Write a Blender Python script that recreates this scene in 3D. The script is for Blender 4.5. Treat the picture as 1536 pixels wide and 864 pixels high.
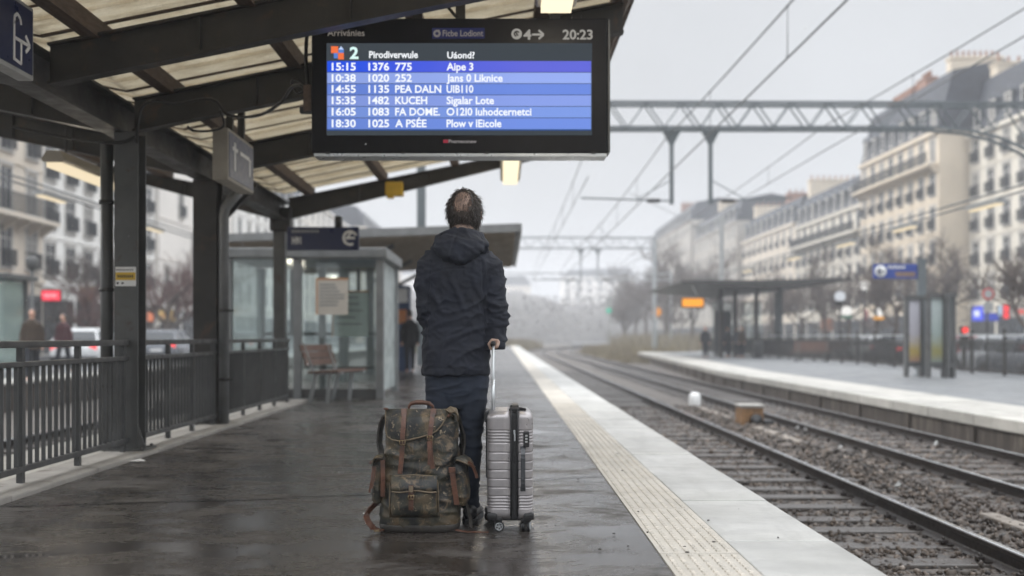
import bpy, bmesh, math, random
import numpy as np
from mathutils import Vector, Matrix, noise
random.seed(7)
R = math.radians
SC = bpy.context.scene
COL = SC.collection
for _o in list(bpy.data.objects):
    bpy.data.objects.remove(_o)

# ------------------------------------------------------------------ camera
HAZE = 0.0014
EM = 0.77                      # lamps and screens, in scene light units
F = 1536.0                      # focal length in photo pixels
VX, VY, CH = 755.0, 505.0, 0.98  # vanishing point of the tracks, camera height above the platform
cam_d = bpy.data.cameras.new('camera')
cam = bpy.data.objects.new('camera', cam_d)
COL.objects.link(cam)
cam.location = (0, 0, CH)
cam.rotation_euler = (R(90), 0, 0)
cam_d.sensor_width = 36.0
cam_d.lens = 36.0
cam_d.shift_x = (768 - VX) / F
cam_d.shift_y = (VY - 432) / F
cam_d.clip_start = 0.05
cam_d.clip_end = 3000
cam_d.dof.use_dof = True
cam_d.dof.focus_distance = 5.45
cam_d.dof.aperture_fstop = 1.25
cam_d.dof.aperture_blades = 0
SC.camera = cam

# ------------------------------------------------------------------ world + sun
SUN_EL, SUN_AZ = R(34), R(-55)
world = bpy.data.worlds.new('World')
SC.world = world
world.use_nodes = True
wn = world.node_tree
wn.nodes.clear()
w_out = wn.nodes.new('ShaderNodeOutputWorld')
w_bg = wn.nodes.new('ShaderNodeBackground')
w_sky = wn.nodes.new('ShaderNodeTexSky')
w_sky.sky_type = 'NISHITA'
w_sky.sun_disc = False
w_sky.sun_elevation = SUN_EL
w_sky.sun_rotation = SUN_AZ
w_sky.dust_density = 6.0
w_sky.air_density = 1.0
w_sky.ozone_density = 1.5
w_hs = wn.nodes.new('ShaderNodeHueSaturation')
w_hs.inputs['Saturation'].default_value = 0.22
# an even overcast layer over the Nishita gradient
w_mix = wn.nodes.new('ShaderNodeMixRGB')
w_mix.inputs[0].default_value = 0.85
# the cloud cover is thin overhead and thick towards the horizon, so the zenith is the brightest part
w_tc = wn.nodes.new('ShaderNodeTexCoord')
w_sp = wn.nodes.new('ShaderNodeSeparateXYZ')
wn.links.new(w_tc.outputs['Generated'], w_sp.inputs[0])
w_mr = wn.nodes.new('ShaderNodeMapRange')
w_mr.interpolation_type = 'SMOOTHSTEP'
for _i, _v in ((1, .33), (2, .62), (3, 1.0), (4, 5.0)):
    w_mr.inputs[_i].default_value = _v
wn.links.new(w_sp.outputs[2], w_mr.inputs[0])
w_nz = wn.nodes.new('ShaderNodeTexNoise')
w_nz.inputs['Scale'].default_value = 2.2
w_nz.inputs['Detail'].default_value = 5
wn.links.new(w_tc.outputs['Generated'], w_nz.inputs['Vector'])
w_nr = wn.nodes.new('ShaderNodeMapRange')
for _i, _v in ((1, .3), (2, .7), (3, .88), (4, 1.1)):
    w_nr.inputs[_i].default_value = _v
wn.links.new(w_nz.outputs['Fac'], w_nr.inputs[0])
w_mu = wn.nodes.new('ShaderNodeMath'); w_mu.operation = 'MULTIPLY'
wn.links.new(w_mr.outputs[0], w_mu.inputs[0]); wn.links.new(w_nr.outputs[0], w_mu.inputs[1])
w_cl = wn.nodes.new('ShaderNodeVectorMath'); w_cl.operation = 'SCALE'
w_cl.inputs[0].default_value = (2.98, 3.07, 3.18)
wn.links.new(w_mu.outputs[0], w_cl.inputs['Scale'])
wn.links.new(w_cl.outputs[0], w_mix.inputs[2])
wn.links.new(w_sky.outputs[0], w_hs.inputs['Color'])
wn.links.new(w_hs.outputs[0], w_mix.inputs[1])
wn.links.new(w_mix.outputs[0], w_bg.inputs['Color'])
w_bg.inputs['Strength'].default_value = 0.15
wn.links.new(w_bg.outputs[0], w_out.inputs['Surface'])

sun_d = bpy.data.lights.new('sun', 'SUN')
sun_d.energy = 1.5
sun_d.angle = R(30)
sun_d.color = (1.0, 0.97, 0.93)
sun = bpy.data.objects.new('sun', sun_d)
COL.objects.link(sun)
sd = Vector((math.sin(SUN_AZ) * math.cos(SUN_EL), math.cos(SUN_AZ) * math.cos(SUN_EL), math.sin(SUN_EL)))
sun.rotation_euler = (-sd).to_track_quat('-Z', 'Y').to_euler()
sun.location = (20, 40, 60)

SC.view_settings.view_transform = 'Standard'
SC.view_settings.look = 'None'
SC.view_settings.exposure = 0.53
SC.view_settings.gamma = 1
SC.render.engine = 'CYCLES'
SC.cycles.use_denoising = True
SC.cycles.max_bounces = 8
SC.cycles.transparent_max_bounces = 16
SC.cycles.volume_bounces = 3
SC.cycles.use_adaptive_sampling = False
try:
    SC.cycles.denoiser = 'OPENIMAGEDENOISE'
except Exception:
    pass

# ------------------------------------------------------------------ helpers
def PX(px, py, Y):
    """photo pixel at distance Y -> world point"""
    return Vector(((px - VX) / F * Y, Y, CH - (py - VY) / F * Y))

def tag(o, label=None, cat=None, group=None, kind=None):
    if label: o['label'] = label
    if cat: o['category'] = cat
    if group: o['group'] = group
    if kind: o['kind'] = kind
    return o

def thing(name, label, cat, loc=(0, 0, 0), group=None, kind=None):
    o = bpy.data.objects.new(name, None)
    o.empty_display_size = 0.2
    COL.objects.link(o)
    o.location = loc
    return tag(o, label, cat, group, kind)

def wloc(o):
    v = Vector((0, 0, 0))
    while o is not None:
        v += o.location
        o = o.parent
    return v

def link_mesh(name, me, m=None, parent=None, loc=None):
    o = bpy.data.objects.new(name, me)
    COL.objects.link(o)
    if m is not None:
        me.materials.clear()
        me.materials.append(m)
    if loc is not None: o.location = loc
    if parent is not None: o.parent = parent
    return o

class MB:
    """collects shapes in world coordinates, links them as ONE mesh object"""
    def __init__(self):
        self.v = []; self.f = []; self.s = []
    def add(self, vs, fs, smooth=False):
        b = len(self.v)
        self.v.extend([tuple(p) for p in vs])
        self.f.extend([tuple(i + b for i in q) for q in fs])
        self.s.extend([smooth] * len(fs))
        return self
    def box(self, c, s, rz=0, rx=0, ry=0, taper=1.0):
        hx, hy, hz = s[0] / 2, s[1] / 2, s[2] / 2
        vs = [(-hx, -hy, -hz), (hx, -hy, -hz), (hx, hy, -hz), (-hx, hy, -hz),
              (-hx * taper, -hy * taper, hz), (hx * taper, -hy * taper, hz), (hx * taper, hy * taper, hz), (-hx * taper, hy * taper, hz)]
        if rz or rx or ry:
            m = Matrix.Rotation(rz, 3, 'Z') @ Matrix.Rotation(ry, 3, 'Y') @ Matrix.Rotation(rx, 3, 'X')
            vs = [m @ Vector(p) for p in vs]
        vs = [(p[0] + c[0], p[1] + c[1], p[2] + c[2]) for p in vs]
        return self.add(vs, [(0, 3, 2, 1), (4, 5, 6, 7), (0, 1, 5, 4), (1, 2, 6, 5), (2, 3, 7, 6), (3, 0, 4, 7)])
    def b2(self, x0, x1, y0, y1, z0, z1):
        return self.box(((x0 + x1) / 2, (y0 + y1) / 2, (z0 + z1) / 2), (abs(x1 - x0), abs(y1 - y0), abs(z1 - z0)))
    def rbox(self, c, s, r=0.01, rz=0, rx=0, ry=0):
        bm = bmesh.new()
        bmesh.ops.create_cube(bm, size=1)
        for v in bm.verts:
            v.co = Vector((v.co.x * s[0], v.co.y * s[1], v.co.z * s[2]))
        bmesh.ops.bevel(bm, geom=list(bm.edges), offset=min(r, min(s) * .49), segments=2, affect='EDGES', profile=.6)
        m = Matrix.Translation(c) @ (Matrix.Rotation(rz, 4, 'Z') @ Matrix.Rotation(ry, 4, 'Y') @ Matrix.Rotation(rx, 4, 'X'))
        bm.transform(m)
        bm.verts.index_update()
        self.add([v.co[:] for v in bm.verts], [[v.index for v in f.verts] for f in bm.faces])
        bm.free()
        return self
    def tube(self, pts, r, seg=8, caps=True, smooth=True, flat=None):
        """round tube (or flat strap when flat=(half width, half thickness)) along pts; r number or list"""
        pts = [Vector(p) for p in pts]
        n = len(pts)
        rs = r if isinstance(r, (list, tuple)) else [r] * n
        vs = []; fs = []
        up = None
        for i in range(n):
            t = (pts[min(i + 1, n - 1)] - pts[max(i - 1, 0)])
            if t.length < 1e-9: t = Vector((0, 0, 1))
            t.normalize()
            if up is None:
                ref = Vector((0, 0, 1)) if abs(t.z) < .9 else Vector((0, 1, 0))
                up = (ref - t * ref.dot(t)).normalized()
            else:
                up = (up - t * up.dot(t))
                if up.length < 1e-6: up = t.orthogonal()
                up.normalize()
            sx = t.cross(up)
            for k in range(seg):
                a = 2 * math.pi * k / seg
                vs.append(pts[i] + (sx * math.cos(a) + up * math.sin(a)) * rs[i])
        for i in range(n - 1):
            for k in range(seg):
                k2 = (k + 1) % seg
                fs.append((i * seg + k, i * seg + k2, (i + 1) * seg + k2, (i + 1) * seg + k))
        if caps:
            fs.append(tuple(reversed(range(seg))))
            fs.append(tuple((n - 1) * seg + k for k in range(seg)))
        return self.add(vs, fs, smooth)
    def strap(self, pts, w, th, side=(1, 0, 0)):
        """flat strap along pts, width w across 'side' (vector or list of vectors), thickness th"""
        pts = [Vector(p) for p in pts]
        n = len(pts)
        vs = []; fs = []
        for i in range(n):
            t = (pts[min(i + 1, n - 1)] - pts[max(i - 1, 0)]).normalized()
            s = Vector(side[i] if isinstance(side, list) else side)
            s = (s - t * s.dot(t)).normalized()
            nn = t.cross(s)
            for a, b in ((-1, -1), (1, -1), (1, 1), (-1, 1)):
                vs.append(pts[i] + s * (a * w / 2) + nn * (b * th / 2))
        for i in range(n - 1):
            for k in range(4):
                k2 = (k + 1) % 4
                fs.append((i * 4 + k, i * 4 + k2, i * 4 + 4 + k2, i * 4 + 4 + k))
        fs.append((3, 2, 1, 0)); fs.append(tuple((n - 1) * 4 + k for k in range(4)))
        return self.add(vs, fs)
    def bar(self, a, b, w, h, up=(0, 0, 1)):
        """rectangular bar from a to b; w across, h along up"""
        a = Vector(a); b = Vector(b)
        t = (b - a).normalized(); u = Vector(up)
        u = (u - t * u.dot(t))
        if u.length < 1e-6: u = t.orthogonal()
        u.normalize(); s = t.cross(u)
        vs = []
        for p in (a, b):
            for i, j in ((-1, -1), (1, -1), (1, 1), (-1, 1)):
                vs.append(p + s * (i * w / 2) + u * (j * h / 2))
        return self.add(vs, [(0, 1, 2, 3), (7, 6, 5, 4), (0, 4, 5, 1), (1, 5, 6, 2), (2, 6, 7, 3), (3, 7, 4, 0)])
    def ibeam(self, a, b, w, h, tf=.018, tw=.014, up=(0, 0, 1)):
        a = Vector(a); b = Vector(b)
        t = (b - a).normalized(); u = Vector(up); u = (u - t * u.dot(t)).normalized()
        o = u * (h / 2 - tf / 2)
        self.bar(a + o, b + o, w, tf, up); self.bar(a - o, b - o, w, tf, up)
        return self.bar(a, b, tw, h - 2 * tf, up)
    def prism(self, poly, axis, a, b):
        """polygon (2D list) extruded along axis 'x'/'y'/'z' from a to b. x: (y,z)  y: (x,z)  z: (x,y)"""
        n = len(poly)
        def mk(p, t):
            if axis == 'x': return (t, p[0], p[1])
            if axis == 'y': return (p[0], t, p[1])
            return (p[0], p[1], t)
        vs = [mk(p, a) for p in poly] + [mk(p, b) for p in poly]
        fs = [tuple(range(n)), tuple(reversed(range(n, 2 * n)))]
        fs += [(i, i + n, (i + 1) % n + n, (i + 1) % n) for i in range(n)]
        return self.add(vs, fs)
    def rings(self, rings, smooth=True, caps=True):
        n = len(rings[0]); vs = []; fs = []
        for r in rings: vs.extend(r)
        for i in range(len(rings) - 1):
            for k in range(n):
                k2 = (k + 1) % n
                fs.append((i * n + k, i * n + k2, (i + 1) * n + k2, (i + 1) * n + k))
        if caps:
            fs.append(tuple(reversed(range(n)))); fs.append(tuple((len(rings) - 1) * n + k for k in range(n)))
        return self.add(vs, fs, smooth)
    def lathe(self, c, prof, seg=20, axis='z', smooth=True):
        rg = []
        for r, h in prof:
            ring = []
            for k in range(seg):
                a = 2 * math.pi * k / seg
                u, v = r * math.cos(a), r * math.sin(a)
                if axis == 'z': ring.append((c[0] + u, c[1] + v, c[2] + h))
                elif axis == 'x': ring.append((c[0] + h, c[1] + u, c[2] + v))
                else: ring.append((c[0] + v, c[1] + h, c[2] + u))
            rg.append(ring)
        return self.rings(rg, smooth)
    def ell(self, c, r, seg=16, rn=10, M3=None):
        """ellipsoid"""
        rg = []
        for i in range(1, rn):
            th = math.pi * i / rn
            ring = []
            for k in range(seg):
                a = 2 * math.pi * k / seg
                p = Vector((r[0] * math.sin(th) * math.cos(a), r[1] * math.sin(th) * math.sin(a), -r[2] * math.cos(th)))
                if M3 is not None: p = M3 @ p
                ring.append((p.x + c[0], p.y + c[1], p.z + c[2]))
            rg.append(ring)
        return self.rings(rg, True)
    def quad(self, a, b, c, d):
        return self.add([a, b, c, d], [(0, 1, 2, 3)])
    def mesh(self, name, off=(0, 0, 0)):
        me = bpy.data.meshes.new(name)
        v = np.array(self.v, dtype=float) - np.array(off, dtype=float)
        me.from_pydata(v.tolist(), [], self.f)
        bm = bmesh.new(); bm.from_mesh(me)
        bmesh.ops.recalc_face_normals(bm, faces=bm.faces)
        bm.to_mesh(me); bm.free()
        if len(me.polygons) == len(self.s):
            me.polygons.foreach_set('use_smooth', self.s)
        return me
    def build(self, name, m, parent=None, bevel=0, loc=None):
        if parent is not None:
            off = wloc(parent); l = (0, 0, 0)
        elif loc is not None:
            off = loc; l = loc
        else:
            a = np.array(self.v); lo = a.min(0); hi = a.max(0)
            off = ((lo[0] + hi[0]) / 2, (lo[1] + hi[1]) / 2, lo[2]); l = off
        me = self.mesh(name, off)
        o = link_mesh(name, me, m, parent, l)
        if bevel:
            md = o.modifiers.new('bevel', 'BEVEL'); md.width = bevel; md.segments = 2; md.limit_method = 'ANGLE'; md.angle_limit = R(40)
        return o

def struct(name, mb, m, bevel=0):
    return tag(mb.build(name, m, bevel=bevel), kind='structure')

def copy_tree(o, parent=None):
    c = o.copy()
    COL.objects.link(c)
    if parent is not None:
        c.parent = parent
        c.matrix_parent_inverse = o.matrix_parent_inverse
    for ch in list(o.children):
        copy_tree(ch, c)
    return c

def eval_mesh(o):
    dg = bpy.context.evaluated_depsgraph_get()
    dg.update()
    e = o.evaluated_get(dg)
    return bpy.data.meshes.new_from_object(e)

def blob(mb, voxel, smooth=4, factor=.5):
    """union of closed shapes -> one continuous skin; returns a mesh in world coordinates"""
    me = mb.mesh('tmp')
    o = bpy.data.objects.new('tmp', me); COL.objects.link(o)
    m1 = o.modifiers.new('r', 'REMESH'); m1.mode = 'VOXEL'; m1.voxel_size = voxel; m1.use_smooth_shade = True
    if smooth:
        m2 = o.modifiers.new('s', 'SMOOTH'); m2.factor = factor; m2.iterations = smooth
    r = eval_mesh(o)
    bpy.data.objects.remove(o)
    r.polygons.foreach_set('use_smooth', [True] * len(r.polygons))
    return r

def displace(me, fn):
    me.calc_loop_triangles()
    n = len(me.vertices)
    nor = [v.normal.copy() for v in me.vertices]
    for i, v in enumerate(me.vertices):
        v.co = v.co + nor[i] * fn(v.co, nor[i])
    me.update()

def put(name, me, m, parent):
    """world-space mesh -> child of parent"""
    off = wloc(parent)
    me.transform(Matrix.Translation(-off))
    return link_mesh(name, me, m, parent, (0, 0, 0))

_tc = {}
def text_geo(s, bold=0.0):
    key = (s, bold)
    if key not in _tc:
        cu = bpy.data.curves.new('t', 'FONT'); cu.body = s; cu.size = 1; cu.offset = bold; cu.resolution_u = 3
        o = bpy.data.objects.new('t', cu); COL.objects.link(o)
        me = eval_mesh(o)
        vs = [v.co.copy() for v in me.vertices]; fs = [tuple(p.vertices) for p in me.polygons]
        bpy.data.objects.remove(o); bpy.data.meshes.remove(me); bpy.data.curves.remove(cu)
        _tc[key] = (vs, fs)
    return _tc[key]

def text_to(mb, s, o, u, v, width, cap, bold=.02):
    """lay text on a plane: o = left end of base line, u/v unit vectors, total width and capital height in metres"""
    vs, fs = text_geo(s, bold)
    if not vs: return
    x0 = min(p.x for p in vs); x1 = max(p.x for p in vs)
    sx = width / max(x1 - x0, 1e-6); sy = cap / .69
    o = Vector(o); u = Vector(u); v = Vector(v)
    mb.add([o + u * ((p.x - x0) * sx) + v * (p.y * sy) for p in vs], fs)

# ------------------------------------------------------------------ materials
def nt(name):
    m = bpy.data.materials.new(name); m.use_nodes = True
    n = m.node_tree; n.nodes.clear()
    out = n.nodes.new('ShaderNodeOutputMaterial')
    b = n.nodes.new('ShaderNodeBsdfPrincipled')
    n.links.new(b.outputs[0], out.inputs['Surface'])
    return m, n, b, out

def nd(n, t, **kw):
    x = n.nodes.new(t)
    for k, v in kw.items():
        if k in x.inputs: x.inputs[k].default_value = v
        else: setattr(x, k, v)
    return x

def coords(n, scale=(1, 1, 1), which='Object', rot=(0, 0, 0)):
    tc = n.nodes.new('ShaderNodeTexCoord')
    mp = n.nodes.new('ShaderNodeMapping')
    mp.inputs['Scale'].default_value = scale
    mp.inputs['Rotation'].default_value = rot
    n.links.new(tc.outputs[which], mp.inputs['Vector'])
    return mp.outputs[0]

def noise_n(n, vec, scale, detail=4, rough=.55, dist=0):
    x = nd(n, 'ShaderNodeTexNoise', Scale=scale, Detail=detail, Roughness=rough, Distortion=dist)
    n.links.new(vec, x.inputs['Vector'])
    return x.outputs['Fac']

def ramp(n, fac, stops):
    r = n.nodes.new('ShaderNodeValToRGB')
    el = r.color_ramp.elements
    el[0].position, el[0].color = stops[0][0], tuple(stops[0][1]) + (1,) if len(stops[0][1]) == 3 else stops[0][1]
    el[1].position, el[1].color = stops[1][0], tuple(stops[1][1]) + (1,)
    for p, c in stops[2:]:
        e = el.new(p); e.color = tuple(c) + (1,)
    n.links.new(fac, r.inputs[0])
    return r.outputs[0]

def mixc(n, fac, a, b, mode='MIX'):
    x = n.nodes.new('ShaderNodeMixRGB'); x.blend_type = mode
    for i, s in ((0, fac), (1, a), (2, b)):
        if hasattr(s, 'is_linked'): n.links.new(s, x.inputs[i])
        elif i == 0: x.inputs[0].default_value = s
        else: x.inputs[i].default_value = tuple(s) + (1,)
    return x.outputs[0]

def g3(v): return (v, v, v)

def bump(n, b, h, strength=.3, dist=.01):
    x = nd(n, 'ShaderNodeBump', Strength=strength, Distance=dist)
    n.links.new(h, x.inputs['Height'])
    n.links.new(x.outputs[0], b.inputs['Normal'])

def MAT(name, col, rough=.55, metal=0, var=.18, scale=6, bmp=.15, bscale=60, col2=None, patch=.5, sc3=(1, 1, 1), spec=.5, which='Object', rvar=.12):
    m, n, b, out = nt(name)
    v = coords(n, sc3, which)
    f = noise_n(n, v, scale, 5, .6)
    lo = tuple(c * (1 - var) for c in col); hi = tuple(min(1, c * (1 + var)) for c in col)
    c = ramp(n, f, [(.3, lo), (.7, hi)])
    if col2 is not None:
        f2 = noise_n(n, v, scale * 1.7, 6, .65, .6)
        k = ramp(n, f2, [(patch, g3(0)), (min(1, patch + .12), g3(1))])
        c = mixc(n, k, c, col2)
    n.links.new(c, b.inputs['Base Color'])
    rr = ramp(n, noise_n(n, v, scale * 2.3, 4), [(.3, g3(max(0.02, rough - rvar))), (.7, g3(min(1, rough + rvar)))])
    n.links.new(rr, b.inputs['Roughness'])
    b.inputs['Metallic'].default_value = metal
    b.inputs['Specular IOR Level'].default_value = spec
    if bmp:
        bump(n, b, noise_n(n, v, bscale, 4), bmp, .004)
    return m

def EMIT(name, col, strength):
    m = bpy.data.materials.new(name); m.use_nodes = True
    n = m.node_tree; n.nodes.clear()
    out = n.nodes.new('ShaderNodeOutputMaterial'); e = n.nodes.new('ShaderNodeEmission')
    e.inputs[0].default_value = tuple(col) + (1,); e.inputs[1].default_value = strength * EM
    n.links.new(e.outputs[0], out.inputs['Surface'])
    return m

def GLASS(name, tint=(.86, .93, .92), refl=.12, milk=.0):
    m = bpy.data.materials.new(name); m.use_nodes = True
    n = m.node_tree; n.nodes.clear()
    out = n.nodes.new('ShaderNodeOutputMaterial')
    t = nd(n, 'ShaderNodeBsdfTransparent'); t.inputs[0].default_value = tuple(tint) + (1,)
    g = nd(n, 'ShaderNodeBsdfGlossy', Roughness=.06); g.inputs[0].default_value = (.9, .95, .95, 1)
    lw = nd(n, 'ShaderNodeLayerWeight', Blend=.25)
    mm = nd(n, 'ShaderNodeMath', operation='MULTIPLY_ADD'); mm.inputs[1].default_value = .55; mm.inputs[2].default_value = refl
    n.links.new(lw.outputs['Fresnel'], mm.inputs[0])
    mx = n.nodes.new('ShaderNodeMixShader')
    n.links.new(mm.outputs[0], mx.inputs[0]); n.links.new(t.outputs[0], mx.inputs[1]); n.links.new(g.outputs[0], mx.inputs[2])
    last = mx.outputs[0]
    if milk:
        d = nd(n, 'ShaderNodeBsdfDiffuse'); d.inputs[0].default_value = (.60, .63, .625, 1)
        tr = nd(n, 'ShaderNodeBsdfTranslucent'); tr.inputs[0].default_value = (.62, .665, .66, 1)
        ad = n.nodes.new('ShaderNodeMixShader'); ad.inputs[0].default_value = .5
        n.links.new(d.outputs[0], ad.inputs[1]); n.links.new(tr.outputs[0], ad.inputs[2])
        v = coords(n, (1, 1, 1)); f = noise_n(n, v, 2.5, 4)
        fr = ramp(n, f, [(.3, g3(milk * .6)), (.7, g3(min(1, milk * 1.4)))])
        m2 = n.nodes.new('ShaderNodeMixShader')
        n.links.new(fr, m2.inputs[0]); n.links.new(last, m2.inputs[1]); n.links.new(ad.outputs[0], m2.inputs[2])
        last = m2.outputs[0]
    n.links.new(last, out.inputs['Surface'])
    return m

steel = MAT('painted_steel', (.078, .08, .079), .45, 0, .25, 3, .2, 90, (.062, .045, .034), .58)
steel_dark = MAT('dark_steel', (.028, .0265, .0245), .5, 0, .35, 3, .3, 70, (.062, .040, .027), .57)
steel_fence = MAT('fence_paint', (.056, .058, .059), .4, 0, .25, 4, .15, 120, (.06, .045, .035), .7)
steel_blue = MAT('gantry_paint', (.11, .128, .136), .5, 0, .15, 2, .05)
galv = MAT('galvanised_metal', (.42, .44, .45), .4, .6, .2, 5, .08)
alu = MAT('aluminium', (.55, .57, .58), .35, .7, .1, 6, .03)
timber_dark = MAT('stained_timber', (.085, .058, .042), .7, 0, .3, 5, .3, 40, sc3=(6, 1, 6))
concrete = MAT('concrete', (.30, .285, .265), .75, 0, .25, 2.5, .3, 50, (.14, .12, .10), .6)
concrete_pale = MAT('pale_concrete', (.50, .49, .465), .62, 0, .16, 1.5, .25, 60, (.36, .345, .32), .62)
black_plastic = MAT('black_plastic', (.012, .012, .013), .38, 0, .3, 10, .05)
black_gloss = MAT('black_gloss', (.006, .006, .0075), .5, 0, .3, 6, .02, spec=.2, rvar=.05)
rubber = MAT('rubber', (.018, .018, .019), .65, 0, .3, 20, .1)
leather = MAT('brown_leather', (.095, .040, .023), .42, 0, .5, 14, .3, 120, (.04, .02, .014), .55)
blue_sign = MAT('blue_enamel', (.014, .021, .068), .35, 0, .08, 3, 0)
white_paint = MAT('white_paint', (.75, .75, .74), .45, 0, .06, 8, .02)
grey_paint = MAT('grey_paint', (.34, .345, .34), .5, 0, .12, 6, .04)
beige_paint = MAT('beige_casing', (.36, .33, .28), .5, 0, .12, 6, .05)
yellow_paint = MAT('yellow_paint', (.62, .40, .04), .5, 0, .12, 6, .05)
red_paint = MAT('red_paint', (.5, .03, .03), .45, 0, .12, 6, .03)
bench_wood = MAT('bench_timber', (.135, .08, .062), .55, 0, .25, 6, .2, 60, sc3=(8, 1, 1))
skin = MAT('skin', (.56, .33, .245), .5, 0, .12, 18, .1, 200)
lamp_glow = EMIT('lamp_glow', (1.0, .86, .60), 1.15)
lamp_glow_soft = EMIT('soft_lamp_glow', (1.0, .84, .58), .85)
glass_clear = GLASS('clear_glass', (.84, .90, .89), .08, .10)
glass_milk = GLASS('misted_glass', (.92, .95, .945), .07, .035)
# ------------------------------------------------------------------ ground materials
def mat_asphalt():
    m, n, b, out = nt('wet_asphalt')
    v = coords(n, (1, 1, 1))
    vs = coords(n, (.75, 1.5, 1))             # puddle film drawn out across the platform by brooms and wheels
    tc = n.nodes.new('ShaderNodeTexCoord'); sp = n.nodes.new('ShaderNodeSeparateXYZ'); n.links.new(tc.outputs['Object'], sp.inputs[0])
    big = noise_n(n, v, .55, 5, .6); fine = noise_n(n, v, 26, 5, .7); grit = noise_n(n, v, 120, 4, .75)
    streak = noise_n(n, vs, 1.5, 9, .72, .5)
    c = ramp(n, big, [(.3, (.024, .0185, .0145)), (.7, (.054, .044, .037))])
    c = mixc(n, ramp(n, fine, [(.42, g3(0)), (.75, g3(.5))]), c, (.085, .076, .070))
    c = mixc(n, ramp(n, grit, [(.62, g3(0)), (.72, g3(.55))]), c, (.15, .145, .14))
    # rain reaches in from the open side: mostly dry under the roof, mostly wet beyond its edge
    wet = nd(n, 'ShaderNodeMapRange'); wet.inputs[1].default_value = -2.4; wet.inputs[2].default_value = .5
    wet.inputs[3].default_value = -.045; wet.inputs[4].default_value = .135
    n.links.new(sp.outputs[0], wet.inputs[0])
    n7 = noise_n(n, coords(n, (.8, 1.25, 1)), 2.3, 11, .70, .45)
    ad = nd(n, 'ShaderNodeMath', operation='ADD'); n.links.new(n7, ad.inputs[0]); n.links.new(wet.outputs[0], ad.inputs[1])
    tp2 = nd(n, 'ShaderNodeMath', operation='MULTIPLY_ADD'); tp2.inputs[1].default_value = .16; n.links.new(grit, tp2.inputs[0]); n.links.new(ad.outputs[0], tp2.inputs[2])
    ad = nd(n, 'ShaderNodeMath', operation='SUBTRACT'); n.links.new(tp2.outputs[0], ad.inputs[0]); ad.inputs[1].default_value = .08
    pud = ramp(n, noise_n(n, coords(n, (.55, 2.2, 1)), 1.1, 5, .55, .6), [(.635, g3(0)), (.66, g3(1))])
    film = ramp(n, ad.outputs[0], [(.47, g3(0)), (.53, g3(.45)), (.58, g3(.78)), (.70, g3(1))])
    c = mixc(n, film, mixc(n, .25, c, (.062, .055, .049)), mixc(n, .30, c, (.006, .0055, .005)))
    # old patch repairs and hairline cracks
    vp = nd(n, 'ShaderNodeTexVoronoi', Scale=.55); vp.inputs['Randomness'].default_value = .9
    wv = n.nodes.new('ShaderNodeMixRGB'); wv.inputs[0].default_value = .12
    nz = nd(n, 'ShaderNodeTexNoise', Scale=2.2, Detail=4); n.links.new(v, nz.inputs['Vector'])
    n.links.new(v, wv.inputs[1]); n.links.new(nz.outputs['Color'], wv.inputs[2]); n.links.new(wv.outputs[0], vp.inputs['Vector'])
    bw = n.nodes.new('ShaderNodeRGBToBW'); n.links.new(vp.outputs['Color'], bw.inputs[0])
    c = mixc(n, 1, c, ramp(n, bw.outputs[0], [(.2, g3(.78)), (.8, g3(1.22))]), 'MULTIPLY')
    ve = nd(n, 'ShaderNodeTexVoronoi', Scale=.8); ve.feature = 'DISTANCE_TO_EDGE'; n.links.new(wv.outputs[0], ve.inputs['Vector'])
    c = mixc(n, ramp(n, ve.outputs['Distance'], [(.004, g3(.75)), (.012, g3(0))]), c, (.01, .009, .008))
    n.links.new(c, b.inputs['Base Color'])
    r = ramp(n, film, [(0, g3(.82)), (.45, g3(.5)), (1, g3(.14))])
    rr = mixc(n, ramp(n, fine, [(.4, g3(0)), (.8, g3(.35))]), r, (.55, .55, .55))
    rr = mixc(n, pud, rr, (.035, .035, .035))
    n.links.new(rr, b.inputs['Roughness'])
    h = nd(n, 'ShaderNodeMath', operation='MULTIPLY_ADD'); h.inputs[1].default_value = .5
    n.links.new(grit, h.inputs[0]); n.links.new(fine, h.inputs[2])
    bp = nd(n, 'ShaderNodeBump', Distance=.011)
    st = ramp(n, film, [(0, g3(.9)), (.6, g3(.30)), (1, g3(.08))]); st = mixc(n, pud, st, (.015, .015, .015)); n.links.new(st, bp.inputs['Strength'])
    n.links.new(h.outputs[0], bp.inputs['Height']); n.links.new(bp.outputs[0], b.inputs['Normal'])
    b.inputs['Specular IOR Level'].default_value = .72
    return m
asphalt = mat_asphalt()

def mat_slab(name, c0, c1, wet=.3):
    m, n, b, out = nt(name)
    v = coords(n); vs = coords(n, (.7, 1.6, 1))
    c = ramp(n, noise_n(n, v, 1.3, 6, .65), [(.32, c0), (.68, c1)])
    c = mixc(n, ramp(n, noise_n(n, v, 70, 3), [(.6, g3(0)), (.78, g3(.5))]), c, tuple(x * .6 for x in c0))
    gi = n.nodes.new('ShaderNodeNewGeometry')
    c = mixc(n, 1, c, ramp(n, gi.outputs['Random Per Island'], [(0, (.80, .80, .79)), (1, (1.06, 1.05, 1.04))]), 'MULTIPLY')
    c = mixc(n, ramp(n, noise_n(n, coords(n, (2.5, .5, 1)), 2.0, 7, .75), [(.5, g3(0)), (.72, g3(.55))]), c, tuple(x * .62 for x in c0))
    st = ramp(n, noise_n(n, vs, 3.5, 6, .7, .5), [(.52, g3(0)), (.72, g3(.45))])
    c = mixc(n, st, c, tuple(x * .66 for x in c0))
    n.links.new(c, b.inputs['Base Color'])
    n.links.new(ramp(n, noise_n(n, vs, 2.0, 5), [(.35, g3(.62)), (.65, g3(wet))]), b.inputs['Roughness'])
    bump(n, b, noise_n(n, v, 60, 4), .2, .003)
    return m
slab_white = mat_slab('pale_edge_slab', (.36, .355, .335), (.56, .555, .535))
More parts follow.
